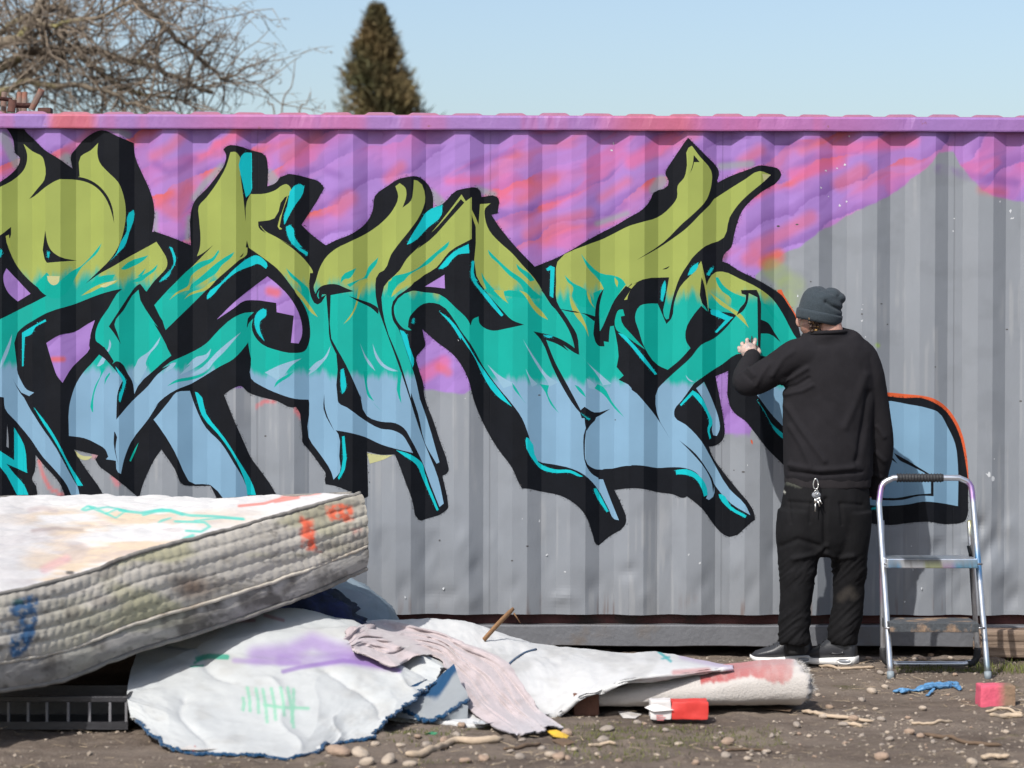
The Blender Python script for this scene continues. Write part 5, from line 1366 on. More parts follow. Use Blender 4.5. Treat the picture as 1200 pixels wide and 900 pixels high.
rear = np.vstack([spline([r0, (r0 + b0 + [0, 0, 0.06]) / 2, b0 + [0, 0, 0.06]], 10), spline([b0 + [0, 0, 0.06], b0 + [0.012, 0, 0.016], b0 + [0.06, 0, 0]], 7)[1:], spline([b0 + [0.06, 0, 0], b1 - [0.06, 0, 0]], 8)[1:], spline([b1 - [0.06, 0, 0], b1 + [-0.012, 0, 0.016], b1 + [0, 0, 0.06]], 7)[1:], spline([b1 + [0, 0, 0.06], (r1 + b1) / 2, r1], 10)[1:]])
ptube('rear_frame', rear, 0.0125, M['alu'], lad, 12, [([(1029, 600), (1029, 640)], 5, lin(40, 140, 180), 0.85), ([(1029, 645), (1029, 700)], 5, lin(200, 130, 170), 0.5), ([(1136, 700), (1136, 640)], 4, lin(70, 72, 76), 0.9), ([(1137, 620), (1137, 600)], 3, lin(190, 180, 70), 0.7)])
for bb, sx in ((b0, 1), (b1, -1)):
    A_ = Acc(); A_.tube(spline([bb + [0, 0, 0.075], bb + [0.004 * sx, 0, 0.03], bb + [0.022 * sx, 0, 0.006], bb + [0.045 * sx, 0, 0.0]], 10), 0.0165, 10)
    A_.build('corner_foot', M['rubber'], lad)
for ff in (f0, f1):
    tube('end_cap', np.array([ff + [0, 0, -0.004], ff + (arch[1] - f0 if ff is f0 else arch[-2] - f1) * 0.5]), 0.0165, pmat('grey_plastic_cap', lin(120, 130, 136), rough=0.6), lad, 12)
def tread(name, pyt, pyb, pxa, pxb, yf, yb, mat, marks=None):
    z1 = float(onY(1093, pyt, yf)[2]); z0 = float(onY(1093, pyb, yf)[2])
    xa, xb = float(onY(pxa, pyt, yf)[0]), float(onY(pxb, pyt, yf)[0])
    bm = bmesh.new(); box_bm(bm, (xa, yf, z0), (xb, yb, z1), 0.004)
    bmesh.ops.subdivide_edges(bm, edges=[e for e in bm.edges if abs((e.verts[0].co - e.verts[1].co).x) > 0.2], cuts=40, use_grid_fill=True)
    o = bmobj(name, bm, mat, lad)
    if marks:
        v = np.array([tuple(q.co) for q in o.data.vertices])
        at = o.data.color_attributes.new('paint', 'FLOAT_COLOR', 'POINT')
        cc = np.ones((len(v), 4), np.float32); cc[:, :3] = pcol(v, marks)
        at.data.foreach_set('color', cc.ravel())
    return o
tread('tread', 655, 666, 1039, 1146, -0.80, -0.60, M['alu'], [([(1044, 661), (1052, 662)], 5, BLU, 0.8), ([(1064, 657), (1098, 658)], 5, lin(60, 62, 66), 0.9), ([(1088, 665), (1102, 664)], 4, lin(160, 170, 80), 0.6), ([(1120, 662), (1146, 661)], 5, lin(60, 160, 205), 0.8), ([(1108, 664), (1116, 664)], 4, lin(180, 140, 190), 0.6)])
tread('tread', 730, 741, 1043, 1147, -0.88, -0.66, M['treadmat'])
for px_, py_, ya in ((1041, 661, -0.79), (1146, 661, -0.79), (1042, 736, -0.87), (1149, 736, -0.87)):
    p = onY(px_, py_, ya)
    tube('rivet', np.array([p - [0.02, 0, 0], p + [0.02, 0, 0]]), 0.005, pmat('rivet_steel', lin(150, 150, 152), rough=0.4, metallic=0.8, bump=0), lad, 8)
for sx, pa in ((0, 1034), (1, 1135)):
    a_ = onY(pa, 640, YT + 0.02); b_ = onY(pa + (2 if sx == 0 else 5), 662, -0.72)
    tube('brace', np.array([a_, b_]), [[0.003, 0.009]] * 2, M['alu'], lad, 6)

# ================================================================== THE PAINTER
def remesh(parts, voxel, smooth=4):
    A_ = Acc()
    for v, f in parts: A_.add(v, f)
    me = bpy.data.meshes.new('tmp'); me.from_pydata([tuple(v) for v in np.vstack(A_.v).tolist()], [], A_.f)
    bm = bmesh.new(); bm.from_mesh(me); bmesh.ops.recalc_face_normals(bm, faces=bm.faces); bm.to_mesh(me); bm.free()
    o = bpy.data.objects.new('tmp', me); COL.objects.link(o)
    m = o.modifiers.new('r', 'REMESH'); m.mode = 'VOXEL'; m.voxel_size = voxel
    s = o.modifiers.new('s', 'SMOOTH'); s.iterations = smooth; s.factor = 0.5
    dg = bpy.context.evaluated_depsgraph_get()
    ev = o.evaluated_get(dg)
    m2 = bpy.data.meshes.new_from_object(ev)
    n = len(m2.vertices)
    v = np.zeros(n * 3); m2.vertices.foreach_get('co', v)
    nr = np.zeros(n * 3); m2.vertices.foreach_get('normal', nr)
    f = [tuple(p.vertices) for p in m2.polygons]
    bpy.data.objects.remove(o); bpy.data.meshes.remove(me); bpy.data.meshes.remove(m2)
    return v.reshape(-1, 3), nr.reshape(-1, 3), f
def ellipsoid(c, r, n=24, rot=None):
    th, ph = np.meshgrid(np.linspace(0, 2 * np.pi, n, endpoint=False), np.linspace(0.02, np.pi - 0.02, n // 2 + 1), indexing='ij')
    p = np.stack([np.cos(th) * np.sin(ph), np.sin(th) * np.sin(ph), np.cos(ph)], -1) * np.array(r)
    if rot is not None: p = p @ np.array(rot).T
    p = p + np.array(c)
    m = n // 2 + 1
    f = [(i * m + j, i * m + j + 1, ((i + 1) % n) * m + j + 1, ((i + 1) % n) * m + j) for i in range(n) for j in range(m - 1)]
    f.append(tuple(i * m for i in range(n))); f.append(tuple(i * m + m - 1 for i in range(n - 1, -1, -1)))
    return p.reshape(-1, 3), f
def limb(ctrl, n=20, seg=20):
    """ctrl rows: px, py, y, rx[, ry]"""
    P_ = np.array([onY(a[0], a[1], a[2]) for a in ctrl]); Rr = np.array([(a[3], a[4] if len(a) > 4 else a[3]) for a in ctrl])
    return tube_arr(spline(P_, n), spline(Rr, n), seg)
BY = -0.46
man = tag(empty('person', tuple(gz(960, 779))), 'person in black sweatshirt, black trousers and grey beanie drawing on the wall with a marker', 'person')
def skin_mat():
    m = pmat('skin', lin(206, 160, 142, 0.62), rough=0.5, var=0.1, vscale=40, bump=0.15, bscale=200, bdist=0.002, attr=True)
    m.node_tree.nodes['Principled BSDF'].inputs['Subsurface Weight'].default_value = 0.1
    m.node_tree.nodes['Principled BSDF'].inputs['Subsurface Radius'].default_value = (0.01, 0.004, 0.002)
    return m
M['skin'] = skin_mat()
hc = onY(957, 366, BY - 0.02)
fwd = np.array([-0.78, 0.58, -0.24]); fwd /= np.linalg.norm(fwd)
rgt = np.cross(fwd, [0, 0, 1.0]); rgt /= np.linalg.norm(rgt)
upv = np.cross(rgt, fwd)
HR = np.stack([rgt, fwd, upv], 1)
hp = lambda x, y, z: hc + HR @ np.array([x, y, z])
body = [ellipsoid(hp(0, -0.014, 0.012), (0.074, 0.088, 0.088), 32, HR), ellipsoid(hp(0, 0.035, -0.055), (0.055, 0.058, 0.058), 24, HR), ellipsoid(hp(0, 0.062, -0.088), (0.028, 0.022, 0.022), 16, HR),
        ellipsoid(hp(0, 0.095, -0.022), (0.013, 0.022, 0.026), 14, HR), ellipsoid(hp(0, 0.085, -0.06), (0.024, 0.012, 0.010), 12, HR), ellipsoid(hp(0, 0.082, 0.012), (0.05, 0.012, 0.010), 12, HR),
        ellipsoid(hp(-0.079, -0.008, -0.022), (0.009, 0.02, 0.032), 16, HR), ellipsoid(hp(0.079, -0.008, -0.022), (0.009, 0.02, 0.032), 16, HR),
        limb([(970, 372, BY - 0.03, 0.055, 0.055), (972, 385, BY - 0.04, 0.06, 0.058), (972, 400, BY - 0.03, 0.075, 0.065), (971, 420, BY, 0.13, 0.09)], 12),
        limb([(971, 410, BY, 0.10, 0.08), (972, 430, BY, 0.17, 0.10), (972, 480, BY, 0.16, 0.10), (971, 540, BY, 0.155, 0.10), (968, 590, BY, 0.165, 0.105), (967, 620, BY, 0.13, 0.09)], 20),
        limb([(938, 416, BY - 0.03, 0.055), (905, 436, BY - 0.01, 0.048), (873, 451, -0.42, 0.042), (877, 434, -0.30, 0.038), (882, 420, -0.165, 0.028), (880, 413, -0.12, 0.028)], 30),
        limb([(1006, 418, BY, 0.055), (1022, 470, BY + 0.02, 0.047), (1031, 510, BY + 0.03, 0.042), (1029, 550, BY + 0.10, 0.034), (1021, 574, BY + 0.14, 0.024), (1010, 582, BY + 0.15, 0.026), (1000, 590, BY + 0.15, 0.016)], 30),
        limb([(942, 600, BY, 0.085), (936, 640, BY, 0.075), (934, 680, BY, 0.055), (932, 720, BY, 0.045), (932, 745, BY, 0.030), (932, 762, BY, 0.024)], 20),
        limb([(993, 600, BY, 0.085), (993, 640, BY + 0.01, 0.075), (994, 680, BY + 0.03, 0.055), (993, 720, BY + 0.05, 0.045), (989, 745, BY + 0.06, 0.030), (988, 762, BY + 0.065, 0.024)], 20)]
hand = [ellipsoid(onY(877.5, 411, -0.108), (0.040, 0.026, 0.040), 20), limb([(882, 420, -0.165, 0.028, 0.026), (880, 415, -0.13, 0.03, 0.028)], 6)]
fing = [[(867, 411.5, -0.098, 0.0095), (866, 407.5, -0.068, 0.009), (868, 408.5, -0.03, 0.0075)], [(870.5, 407, -0.095, 0.010), (869.8, 402.5, -0.066, 0.0095), (872, 403.5, -0.028, 0.008)],
        [(876, 405, -0.095, 0.0105), (875.5, 398.5, -0.07, 0.010), (877.3, 399.5, -0.03, 0.0082)], [(883, 406, -0.095, 0.0105), (885.2, 398.3, -0.075, 0.010), (883.5, 399.5, -0.03, 0.0082)],
        [(886, 417, -0.12, 0.013), (889.5, 412, -0.085, 0.011), (885.5, 405.5, -0.05, 0.009)]]
for fg in fing:
    hand.append(limb(fg, 14, 12))
    p = onY(fg[-1][0], fg[-1][1], fg[-1][2]); hand.append(ellipsoid(p, (fg[-1][3],) * 3, 10)); p = onY(*fg[0][:3]); hand.append(ellipsoid(p, (fg[0][3] * 1.1,) * 3, 10))
v, nr, f = remesh(body + hand, 0.0031, 2)
px, py = project(v)
sc_ = np.tile(lin(212, 164, 146, 0.62), (len(v), 1))
hm = (px < 892) & (py < 424) & (px > 855)
sc_ = blend(sc_, lin(206, 178, 166, 0.66), hm * 1.0)
sc_ = blend(sc_, lin(118, 122, 132, 0.6), hm * sstep(0.5, 0.62, fbm(px / 2.2, py / 2.2, seed=95)) * 0.55)
lcl = (v - hc) @ HR
stub = (lcl[:, 1] > 0.0) & (lcl[:, 2] < -0.045) & (np.linalg.norm(v - hc, axis=1) < 0.16)
sc_ = blend(sc_, lin(120, 84, 70, 0.62), stub * 0.55)
mk('body', v, f, M['skin'], man, cols=sc_)
M['eye'] = pmat('eye_white', lin(225, 222, 218), rough=0.2, bump=0)
for sx in (-1, 1):
    o = mk('eye', *ellipsoid(hp(0.03 * sx, 0.073, -0.005), (0.012, 0.012, 0.011), 14, HR), M['eye'], man)
M['hair'] = pmat('dark_brown_hair', lin(58, 42, 34), rough=0.6, var=0.5, vscale=120, bump=0.6, bscale=200, bdist=0.004, col2=lin(150, 116, 62), c2scale=90, c2lo=0.55, c2hi=0.6)
hv = [ellipsoid(hp(0, -0.04, -0.012), (0.076, 0.066, 0.062), 24, HR)]
for bx, by0 in ((949, 373), (953.5, 372.5), (957.5, 373)):
    for q_ in range(7):
        p = onY(bx + 0.9 * math.sin(q_ * 2.4) + q_ * 0.35, by0 + q_ * 2.4, BY - 0.105 + 0.004 * q_ + 0.005 * (q_ % 2)); hv.append(ellipsoid(p, (0.0085, 0.008, 0.0075), 10))
A_ = Acc()
for vq, fq in hv: A_.add(vq, fq)
A_.build('hair', M['hair'], man)
tube('earring', np.array([hp(-0.092, -0.004, -0.042), hp(-0.080, -0.004, -0.042)]), 0.007, M['rubber'], man, 10)
# sweatshirt
M['sweat'] = pmat('black_sweatshirt', lin(31, 30, 33), rough=0.95, var=0.18, vscale=10, bump=0.35, bscale=420, bdist=0.002, spec=0.12)
sw = [limb([(970, 566, BY, 0.195, 0.135), (970, 556, BY, 0.205, 0.145), (970, 540, BY, 0.208, 0.150), (970, 505, BY, 0.207, 0.150), (972, 465, BY, 0.212, 0.148), (972, 435, BY, 0.215, 0.140), (971, 415, BY - 0.005, 0.205, 0.125), (970, 401, BY - 0.01, 0.165, 0.105), (969, 393, BY - 0.02, 0.125, 0.092), (969, 388, BY - 0.028, 0.095, 0.082), (969, 386, BY - 0.03, 0.084, 0.076)], 44, 40),
      limb([(958, 420, BY - 0.02, 0.09, 0.10), (935, 417, BY - 0.035, 0.082, 0.085), (912, 430, BY - 0.02, 0.074), (890, 443, BY, 0.070), (874, 449, -0.42, 0.063), (872, 440, -0.345, 0.055), (877, 430, -0.26, 0.052), (881, 421, -0.185, 0.044), (882, 417, -0.15, 0.041)], 46, 24),
      limb([(990, 414, BY, 0.085, 0.10), (1006, 418, BY, 0.083), (1016, 440, BY + 0.005, 0.077), (1025, 475, BY + 0.02, 0.066), (1031, 510, BY + 0.035, 0.060), (1031, 540, BY + 0.07, 0.054), (1027, 565, BY + 0.12, 0.048), (1023, 580, BY + 0.145, 0.042)], 40, 24),
      ellipsoid(onY(1000, 418, BY), (0.10, 0.10, 0.085), 24), ellipsoid(onY(944, 418, BY - 0.02), (0.10, 0.10, 0.08), 24)]
v, nr, f = remesh(sw, 0.0062, 6)
px, py = project(v)
d = np.zeros(len(v))
back_ = sstep(-0.1, 0.5, -nr[:, 1])
def crease(pts, wdt, amp):
    dd = np.full(len(v), 1e9)
    for a_, b_ in zip(pts[:-1], pts[1:]): dd = np.minimum(dd, seg_dist(px, py, a_, b_))
    return amp * np.exp(-(dd / wdt) ** 2)
for pts, wdt, amp in [([(917, 448), (930, 442), (946, 432)], 2.6, 0.013), ([(918, 455), (932, 452), (948, 443)], 2.2, -0.010), ([(921, 462), (940, 458), (952, 452)], 2.5, 0.009), ([(922, 476), (935, 496), (952, 520), (966, 540)], 3.6, 0.010), ([(926, 500), (942, 526), (950, 545)], 3.4, 0.008),
                      ([(1014, 440), (1004, 470), (990, 500)], 4.5, 0.008), ([(1018, 460), (1012, 500), (1004, 540)], 3.5, -0.012), ([(960, 470), (990, 510), (1004, 530)], 6, 0.006), ([(930, 412), (918, 420), (905, 440)], 3.0, 0.007), ([(900, 428), (892, 440), (886, 452)], 2.6, 0.007), ([(877, 432), (884, 440)], 2.4, 0.007), ([(872, 438), (880, 446)], 2.0, -0.006),
                      ([(925, 545), (960, 551), (1000, 548)], 3.0, 0.008), ([(925, 553), (965, 557), (1010, 553)], 1.8, -0.008), ([(1028, 500), (1036, 512)], 2.5, 0.006), ([(1026, 530), (1036, 540)], 2.5, 0.007), ([(1024, 555), (1033, 560)], 2.5, 0.006), ([(940, 400), (975, 392), (1005, 405)], 5, 0.003)]:
    d += crease(pts, wdt, amp)
d += 0.016 * (fbm(v[:, 0] * 5, v[:, 1] * 5, v[:, 2] * 4, seed=97) - 0.5) + 0.007 * (fbm(v[:, 0] * 14 + v[:, 2] * 5, v[:, 1] * 14, v[:, 2] * 9, seed=98) - 0.5)
keep = sstep(390, 396, py)
mk('sweatshirt', v + nr * (d * keep)[:, None], f, M['sweat'], man)
tube('neckband', np.array([onY(969, 389.6, BY - 0.028) + np.array([0.083 * math.cos(a_), 0.075 * math.sin(a_), 0.004 * math.cos(a_)]) for a_ in np.linspace(0, 2 * np.pi, 40)]), [[0.010, 0.012]] * 40, M['sweat'], man, 8)
M['tee'] = pmat('charcoal_shirt', lin(38, 36, 38), rough=0.9, spec=0.12, var=0.15, bump=0.3, bscale=300, bdist=0.002)
ths = [limb([(970, 572, BY, 0.196, 0.14), (970, 560, BY, 0.20, 0.142), (970, 545, BY, 0.19, 0.13)], 10, 48)]
v, nr, f = remesh(ths, 0.007, 2)
mk('shirt_hem', v + nr * (0.012 * (fbm(v[:, 0] * 16, v[:, 1] * 16, v[:, 2] * 3, seed=99) - 0.5))[:, None], f, M['tee'], man)
# trousers
M['denim'] = pmat('black_denim', lin(18, 18, 20), rough=0.85, var=0.3, vscale=14, bump=0.35, bscale=380, bdist=0.002, spec=0.15, attr=True)
tz = [limb([(968, 562, BY, 0.188, 0.132), (968, 580, BY, 0.200, 0.142), (967, 605, BY, 0.205, 0.145), (966, 628, BY, 0.185, 0.13), (966, 642, BY, 0.15, 0.11), (966, 652, BY, 0.10, 0.09)], 22, 40),
      limb([(941, 600, BY, 0.115, 0.13), (938, 625, BY - 0.005, 0.112, 0.12), (936, 650, BY - 0.01, 0.098, 0.105), (934, 680, BY - 0.015, 0.080, 0.09), (932, 710, BY - 0.01, 0.071, 0.083), (931, 732, BY, 0.073, 0.086), (931, 743, BY, 0.072, 0.088), (931, 751, BY, 0.070, 0.088), (931, 755, BY, 0.062, 0.08)], 40, 30),
      limb([(994, 600, BY, 0.108, 0.13), (995, 625, BY, 0.100, 0.12), (995, 650, BY + 0.01, 0.088, 0.105), (995, 680, BY + 0.03, 0.077, 0.088), (994, 710, BY + 0.05, 0.069, 0.08), (990, 732, BY + 0.06, 0.069, 0.083), (988, 743, BY + 0.065, 0.070, 0.085), (988, 751, BY + 0.065, 0.067, 0.085), (988, 755, BY + 0.065, 0.060, 0.078)], 40, 30)]
v, nr, f = remesh(tz, 0.0062, 5)
px, py = project(v)
d = np.zeros(len(v))
low = sstep(690, 735, py)
rg_ = 1 - np.abs(2 * fbm(px / 26 + v[:, 1] * 3, py / 7.5 + 0.12 * px, seed=101, octv=2) - 1) ** 0.8
d += low * 0.013 * (rg_ - 0.6)
kn = np.exp(-((py - 672) / 16) ** 2)
d += kn * 0.014 * (rg_ - 0.6) + 0.02 * (fbm(v[:, 0] * 6, v[:, 1] * 6, v[:, 2] * 4, seed=103) - 0.5) + 0.006 * (fbm(v[:, 0] * 18, v[:, 1] * 18, v[:, 2] * 10, seed=104) - 0.5)
for pts, wdt, amp in [([(968, 640), (955, 650), (930, 655)], 3, 0.010), ([(968, 648), (980, 655), (1000, 652)], 3, 0.009), ([(967, 585), (966, 620), (967, 645)], 2.5, -0.012), ([(960, 640), (935, 632), (915, 640)], 3, -0.008), ([(985, 590), (1010, 592)], 2.0, -0.006), ([(925, 588), (950, 590)], 2.0, -0.006), ([(925, 588), (927, 612)], 1.6, -0.005), ([(950, 590), (949, 612)], 1.6, -0.005), ([(985, 592), (987, 615)], 1.6, -0.005)]:
    d += crease(pts, wdt, amp)
dc = np.tile(lin(19, 19, 21), (len(v), 1))
stroke(dc, px + 3 * (fbm(px / 2, py / 2, seed=105) - .5), py, np.array([(986, 700), (996, 692), (1000, 698)], float), 5, lin(70, 66, 62), 4, 0.5)
stroke(dc, px, py + 3 * (fbm(px / 2, py / 2, seed=106) - .5), np.array([(921, 566), (938, 570)], float), 2, lin(80, 82, 74), 1.5, 0.5)
stroke(dc, px, py, np.array([(917, 575), (920, 577)], float), 1.2, lin(190, 190, 180), 0.8, 0.7)
mk('trousers', v + nr * d[:, None], f, M['denim'], man, cols=dc)
# beanie
M['knit'] = pmat('grey_knit', lin(52, 60, 66), rough=0.95, var=0.3, vscale=160, bump=0.9, bscale=260, bdist=0.004, spec=0.15, sheen=0.05)
axis_ = np.array([0.20, -0.04, 1.0]); axis_ /= np.linalg.norm(axis_)
c0 = onY(958.5, 377, BY - 0.02)
def rings(rows, seg=40):
    return tube_arr(np.array([c0 + axis_ * h + np.array([dx, dy, 0]) for h, r, dx, dy in rows]), np.array([[r, r * 1.02] for h, r, dx, dy in rows]), seg)
bn = [rings([(0.0, 0.090, 0, 0), (0.02, 0.098, 0, 0), (0.05, 0.101, 0, 0), (0.085, 0.099, 0, 0), (0.11, 0.092, 0.0, 0), (0.13, 0.080, 0.004, 0), (0.147, 0.058, 0.006, 0), (0.156, 0.03, 0.008, 0)]),
      ellipsoid(c0 + np.array([0.088, -0.01, 0.108]), (0.038, 0.05, 0.030), 20), ellipsoid(c0 + np.array([0.055, -0.01, 0.125]), (0.05, 0.06, 0.034), 20)]
v, nr, f = remesh(bn, 0.0045, 5)
px, py = project(v)
d = 0.006 * (fbm(v[:, 0] * 16, v[:, 1] * 16, v[:, 2] * 16, seed=110) - 0.5)
d += crease([(968, 354), (976, 359), (986, 363)], 2.2, -0.012) + crease([(966, 348), (980, 346)], 3, 0.004) + crease([(960, 340), (968, 338)], 2.0, -0.004)
bo = mk('beanie', v + nr * d[:, None], f, M['knit'], man)
cuff, cf_ = rings([(-0.002, 0.094, 0, 0), (-0.003, 0.101, 0, 0), (0.01, 0.106, 0, 0), (0.035, 0.108, 0, 0), (0.046, 0.1065, 0, 0), (0.049, 0.101, 0, 0), (0.046, 0.095, 0, 0)], 48)
cw = mk('cuff', cuff + 0.003 * (fbm(cuff[:, 0] * 20, cuff[:, 1] * 20, cuff[:, 2] * 20, seed=111)[:, None] - 0.5), cf_, M['knit'], bo)
# shoes
M['leather'] = pmat('black_trainer_upper', lin(38, 40, 45), rough=0.45, var=0.3, vscale=40, bump=0.3, bscale=160, bdist=0.003)
M['sole'] = pmat('white_midsole', lin(222, 222, 220, 0.8), rough=0.55, var=0.12, vscale=20, bump=0.1, col2=lin(150, 140, 128), c2scale=14, c2lo=0.6, c2hi=0.75)
M['airunit'] = pmat('grey_air_unit', lin(120, 124, 130), rough=0.2, var=0.1, bump=0)
def shoe(heel, direction):
    dv = np.array([direction[0], direction[1], 0.0]); dv /= np.linalg.norm(dv)
    sv = np.array([-dv[1], dv[0], 0.0])
    so = empty('shoe', tuple(heel)); so.parent = man; so.matrix_parent_inverse = man.matrix_basis.inverted()
    L = 0.285
    s = np.linspace(0, 1, 40)
    hw = np.interp(s, [0, .04, .15, .35, .55, .72, .88, .96, 1], [.022, .036, .043, .043, .046, .050, .043, .028, .008])
    topz = np.interp(s, [0, .03, .12, .24, .34, .48, .65, .8, .92, 1.0], [.085, .122, .132, .132, .138, .116, .080, .064, .052, .032])
    off = np.interp(s, [0, .5, 1], [0, 0.004, -0.010])
    na2 = 28
    a2 = np.linspace(0, 2 * np.pi, na2, endpoint=False)
    z0 = 0.022
    V_ = []
    for i in range(40):
        cz_ = (topz[i] + z0) / 2; hz = (topz[i] - z0) / 2
        cc_, ss_ = np.cos(a2), np.sin(a2)
        wv_ = hw[i] * np.sign(cc_) * np.abs(cc_) ** 0.8 * np.where(ss_ > 0, 1 - 0.35 * ss_ ** 2, 1.0)
        V_.append(np.array(heel) + dv * (s[i] * L) + sv * (wv_ + off[i])[:, None] + np.array([0, 0, 1.0]) * (cz_ + hz * np.sign(ss_) * np.abs(ss_) ** 0.75)[:, None])
    V_ = np.array(V_)
    V_[..., 2] += 0.004 * (fbm(V_[..., 0] * 50, V_[..., 1] * 50, V_[..., 2] * 50, seed=120) - 0.5)
    fc_ = [(i * na2 + k_, i * na2 + (k_ + 1) % na2, (i + 1) * na2 + (k_ + 1) % na2, (i + 1) * na2 + k_) for i in range(39) for k_ in range(na2)]
    fc_ += [tuple(range(na2))[::-1], tuple(39 * na2 + k_ for k_ in range(na2))]
    up = mk('upper', V_.reshape(-1, 3), fc_, M['leather'], so)
    # sole
    rows_ = []
    for i in range(40):
        zt = np.interp(s[i], [0, .05, .35, .6, .9, 1], [.042, .040, .034, .027, .026, .034]); zb = np.interp(s[i], [0, .06, .7, .9, 1], [.010, .001, 0.0, .006, .018])
        w_ = hw[i] + 0.006
        prof_ = [(-w_ * 0.94, zb), (-w_, (zb + zt) / 2), (-w_ * 0.95, zt), (w_ * 0.95, zt), (w_, (zb + zt) / 2), (w_ * 0.94, zb)]
        rows_.append([np.array(heel) + dv * (s[i] * (L + 0.008) - 0.004) + sv * (a_ + off[i]) + np.array([0, 0, b_]) for a_, b_ in prof_])
    rows_ = np.array(rows_); k6 = 6
    fs2 = [(i * k6 + k_, i * k6 + (k_ + 1) % k6, (i + 1) * k6 + (k_ + 1) % k6, (i + 1) * k6 + k_) for i in range(39) for k_ in range(k6)]
    fs2 += [tuple(range(k6))[::-1], tuple(39 * k6 + k_ for k_ in range(k6))]
    mk('sole', rows_.reshape(-1, 3), fs2, M['sole'], so)
    side = -1 if sv[1] > 0 else 1
    for s0_, s1_ in ((0.03, 0.27),):
        cpt = np.array(heel) + dv * (L * (s0_ + s1_) / 2) + sv * side * 0.0475 + np.array([0, 0, 0.021])
        mk('air_window', *ellipsoid(cpt, (0.033, 0.006, 0.010), 16, np.stack([dv, sv, [0, 0, 1]], 1)), M['airunit'], so)
        ringp = np.array([cpt + dv * 0.035 * math.cos(t_) + np.array([0, 0, 0.0125 * math.sin(t_)]) + sv * side * 0.003 for t_ in np.linspace(0, 2 * np.pi, 28)])
        tube('air_rim', ringp, 0.003, M['sole'], so, 6)
    for q_ in range(5):
        cpt = np.array(heel) + dv * L * (0.42 + 0.07 * q_) + np.array([0, 0, np.interp(0.42 + 0.07 * q_, s, topz) + 0.001])
        tube('lace', np.array([cpt - sv * 0.022 - [0, 0, 0.010], cpt - sv * 0.012, cpt + sv * 0.012, cpt + sv * 0.022 - [0, 0, 0.010]]), 0.0032, M['rubber'], so, 6)
    st = [(0.16, 0.058), (0.30, 0.050), (0.42, 0.056), (0.52, 0.070), (0.58, 0.086)]
    pts_ = np.array([np.array(heel) + dv * L * a_ + sv * side * (np.interp(a_, s, hw) * (0.98 - max(0, b_ - 0.06) * 5)) + np.array([0, 0, b_]) for a_, b_ in st])
    tube('side_stripe', spline(pts_, 16), np.stack([np.linspace(0.0095, 0.002, 16), np.linspace(0.003, 0.0015, 16)], -1), pmat('glossy_black_stripe', lin(26, 27, 30), rough=0.25, bump=0), so, 8)
    return so
h1 = gz(951.5, 779.5); h1[1] += 0.0; shoe((h1[0], h1[1], float(gh(h1[0] - 0.1, h1[1])) + 0.008), (-1, 0.10))
h2 = gz(1004, 777.5); shoe((h2[0], h2[1] + 0.01, float(gh(h2[0] - 0.1, h2[1])) + 0.008), (-0.86, 0.42))
M['sock'] = pmat('black_sock', lin(22, 22, 24), rough=0.95, var=0.2, bump=0.4, bscale=300, bdist=0.002)
for ctrl in ([(932, 736, BY, 0.046, 0.05), (932, 750, BY, 0.044, 0.048), (933, 766, BY, 0.040, 0.045)], [(990, 736, BY + 0.06, 0.046, 0.05), (988, 750, BY + 0.062, 0.044, 0.048), (988, 766, BY + 0.065, 0.040, 0.045)]):
    mk('sock', *limb(ctrl, 10, 20), M['sock'], man)
# marker in the hand
w0 = wall_at(np.array([881.0]), np.array([393.5]))[0]
m1 = onY(881.5, 413, -0.10)
dm = (m1 - w0) / np.linalg.norm(m1 - w0)
mk_ = tag(empty('marker_pen', tuple(m1)), 'slim black marker held in the raised hand against the wall', 'marker')
tube('barrel', np.array([w0 + dm * 0.02, w0 + dm * 0.035, m1]), [0.0045, 0.007, 0.007], M['blackplastic'], mk_, 12)
tube('nib', np.array([w0 + dm * 0.002, w0 + dm * 0.021]), [0.002, 0.0035], M['rubber'], mk_, 8)
# keys on the belt loop
M['steel'] = pmat('key_steel', lin(200, 200, 196), rough=0.3, metallic=0.9, var=0.1, bump=0)
ky = BY - 0.165
kk_ = tag(empty('key_ring', tuple(onY(956, 562, ky))), 'carabiner with keys and fob hanging from the back belt loop', 'keys')
c_ = onY(956, 567, ky)
tube('carabiner', np.array([c_ + [0.011 * math.cos(t_) * (1 - 0.25 * math.sin(t_)), 0, 0.024 * math.sin(t_)] for t_ in np.linspace(0, 2 * np.pi, 26)]), 0.0028, M['steel'], kk_, 8)
c_ = onY(956.5, 580, ky)
tube('fob', np.array([c_ + [0, -0.004, 0], c_ + [0, 0.004, 0]]), [[0.016, 0.02]] * 2, M['airunit'], kk_, 18)
tube('split_ring', np.array([c_ + [0.010 * math.cos(t_), -0.006, 0.012 + 0.010 * math.sin(t_)] for t_ in np.linspace(0, 2 * np.pi, 20)]), 0.0014, M['steel'], kk_, 6)
for dx, dz, an, L_ in ((0.004, -0.014, -0.28, 0.040), (-0.002, -0.016, 0.06, 0.060), (0.010, -0.012, -0.5, 0.034)):
    a_ = c_ + [dx, -0.007 + dx * 0.2, dz]
    b_ = a_ + np.array([math.sin(-an) * L_, 0, -math.cos(an) * L_])
    A_ = Acc(); A_.tube(np.array([a_, a_ + (b_ - a_) * 0.32]), [[0.0075, 0.0012]] * 2, 10); A_.tube(np.array([a_ + (b_ - a_) * 0.3, b_]), [[0.0032, 0.0010]] * 2, 6)
    A_.build('key', M['steel'], kk_)

# ================================================================== SMALL THINGS ON THE GROUND
def put(px, py): 
    p = gz(px, py); return p
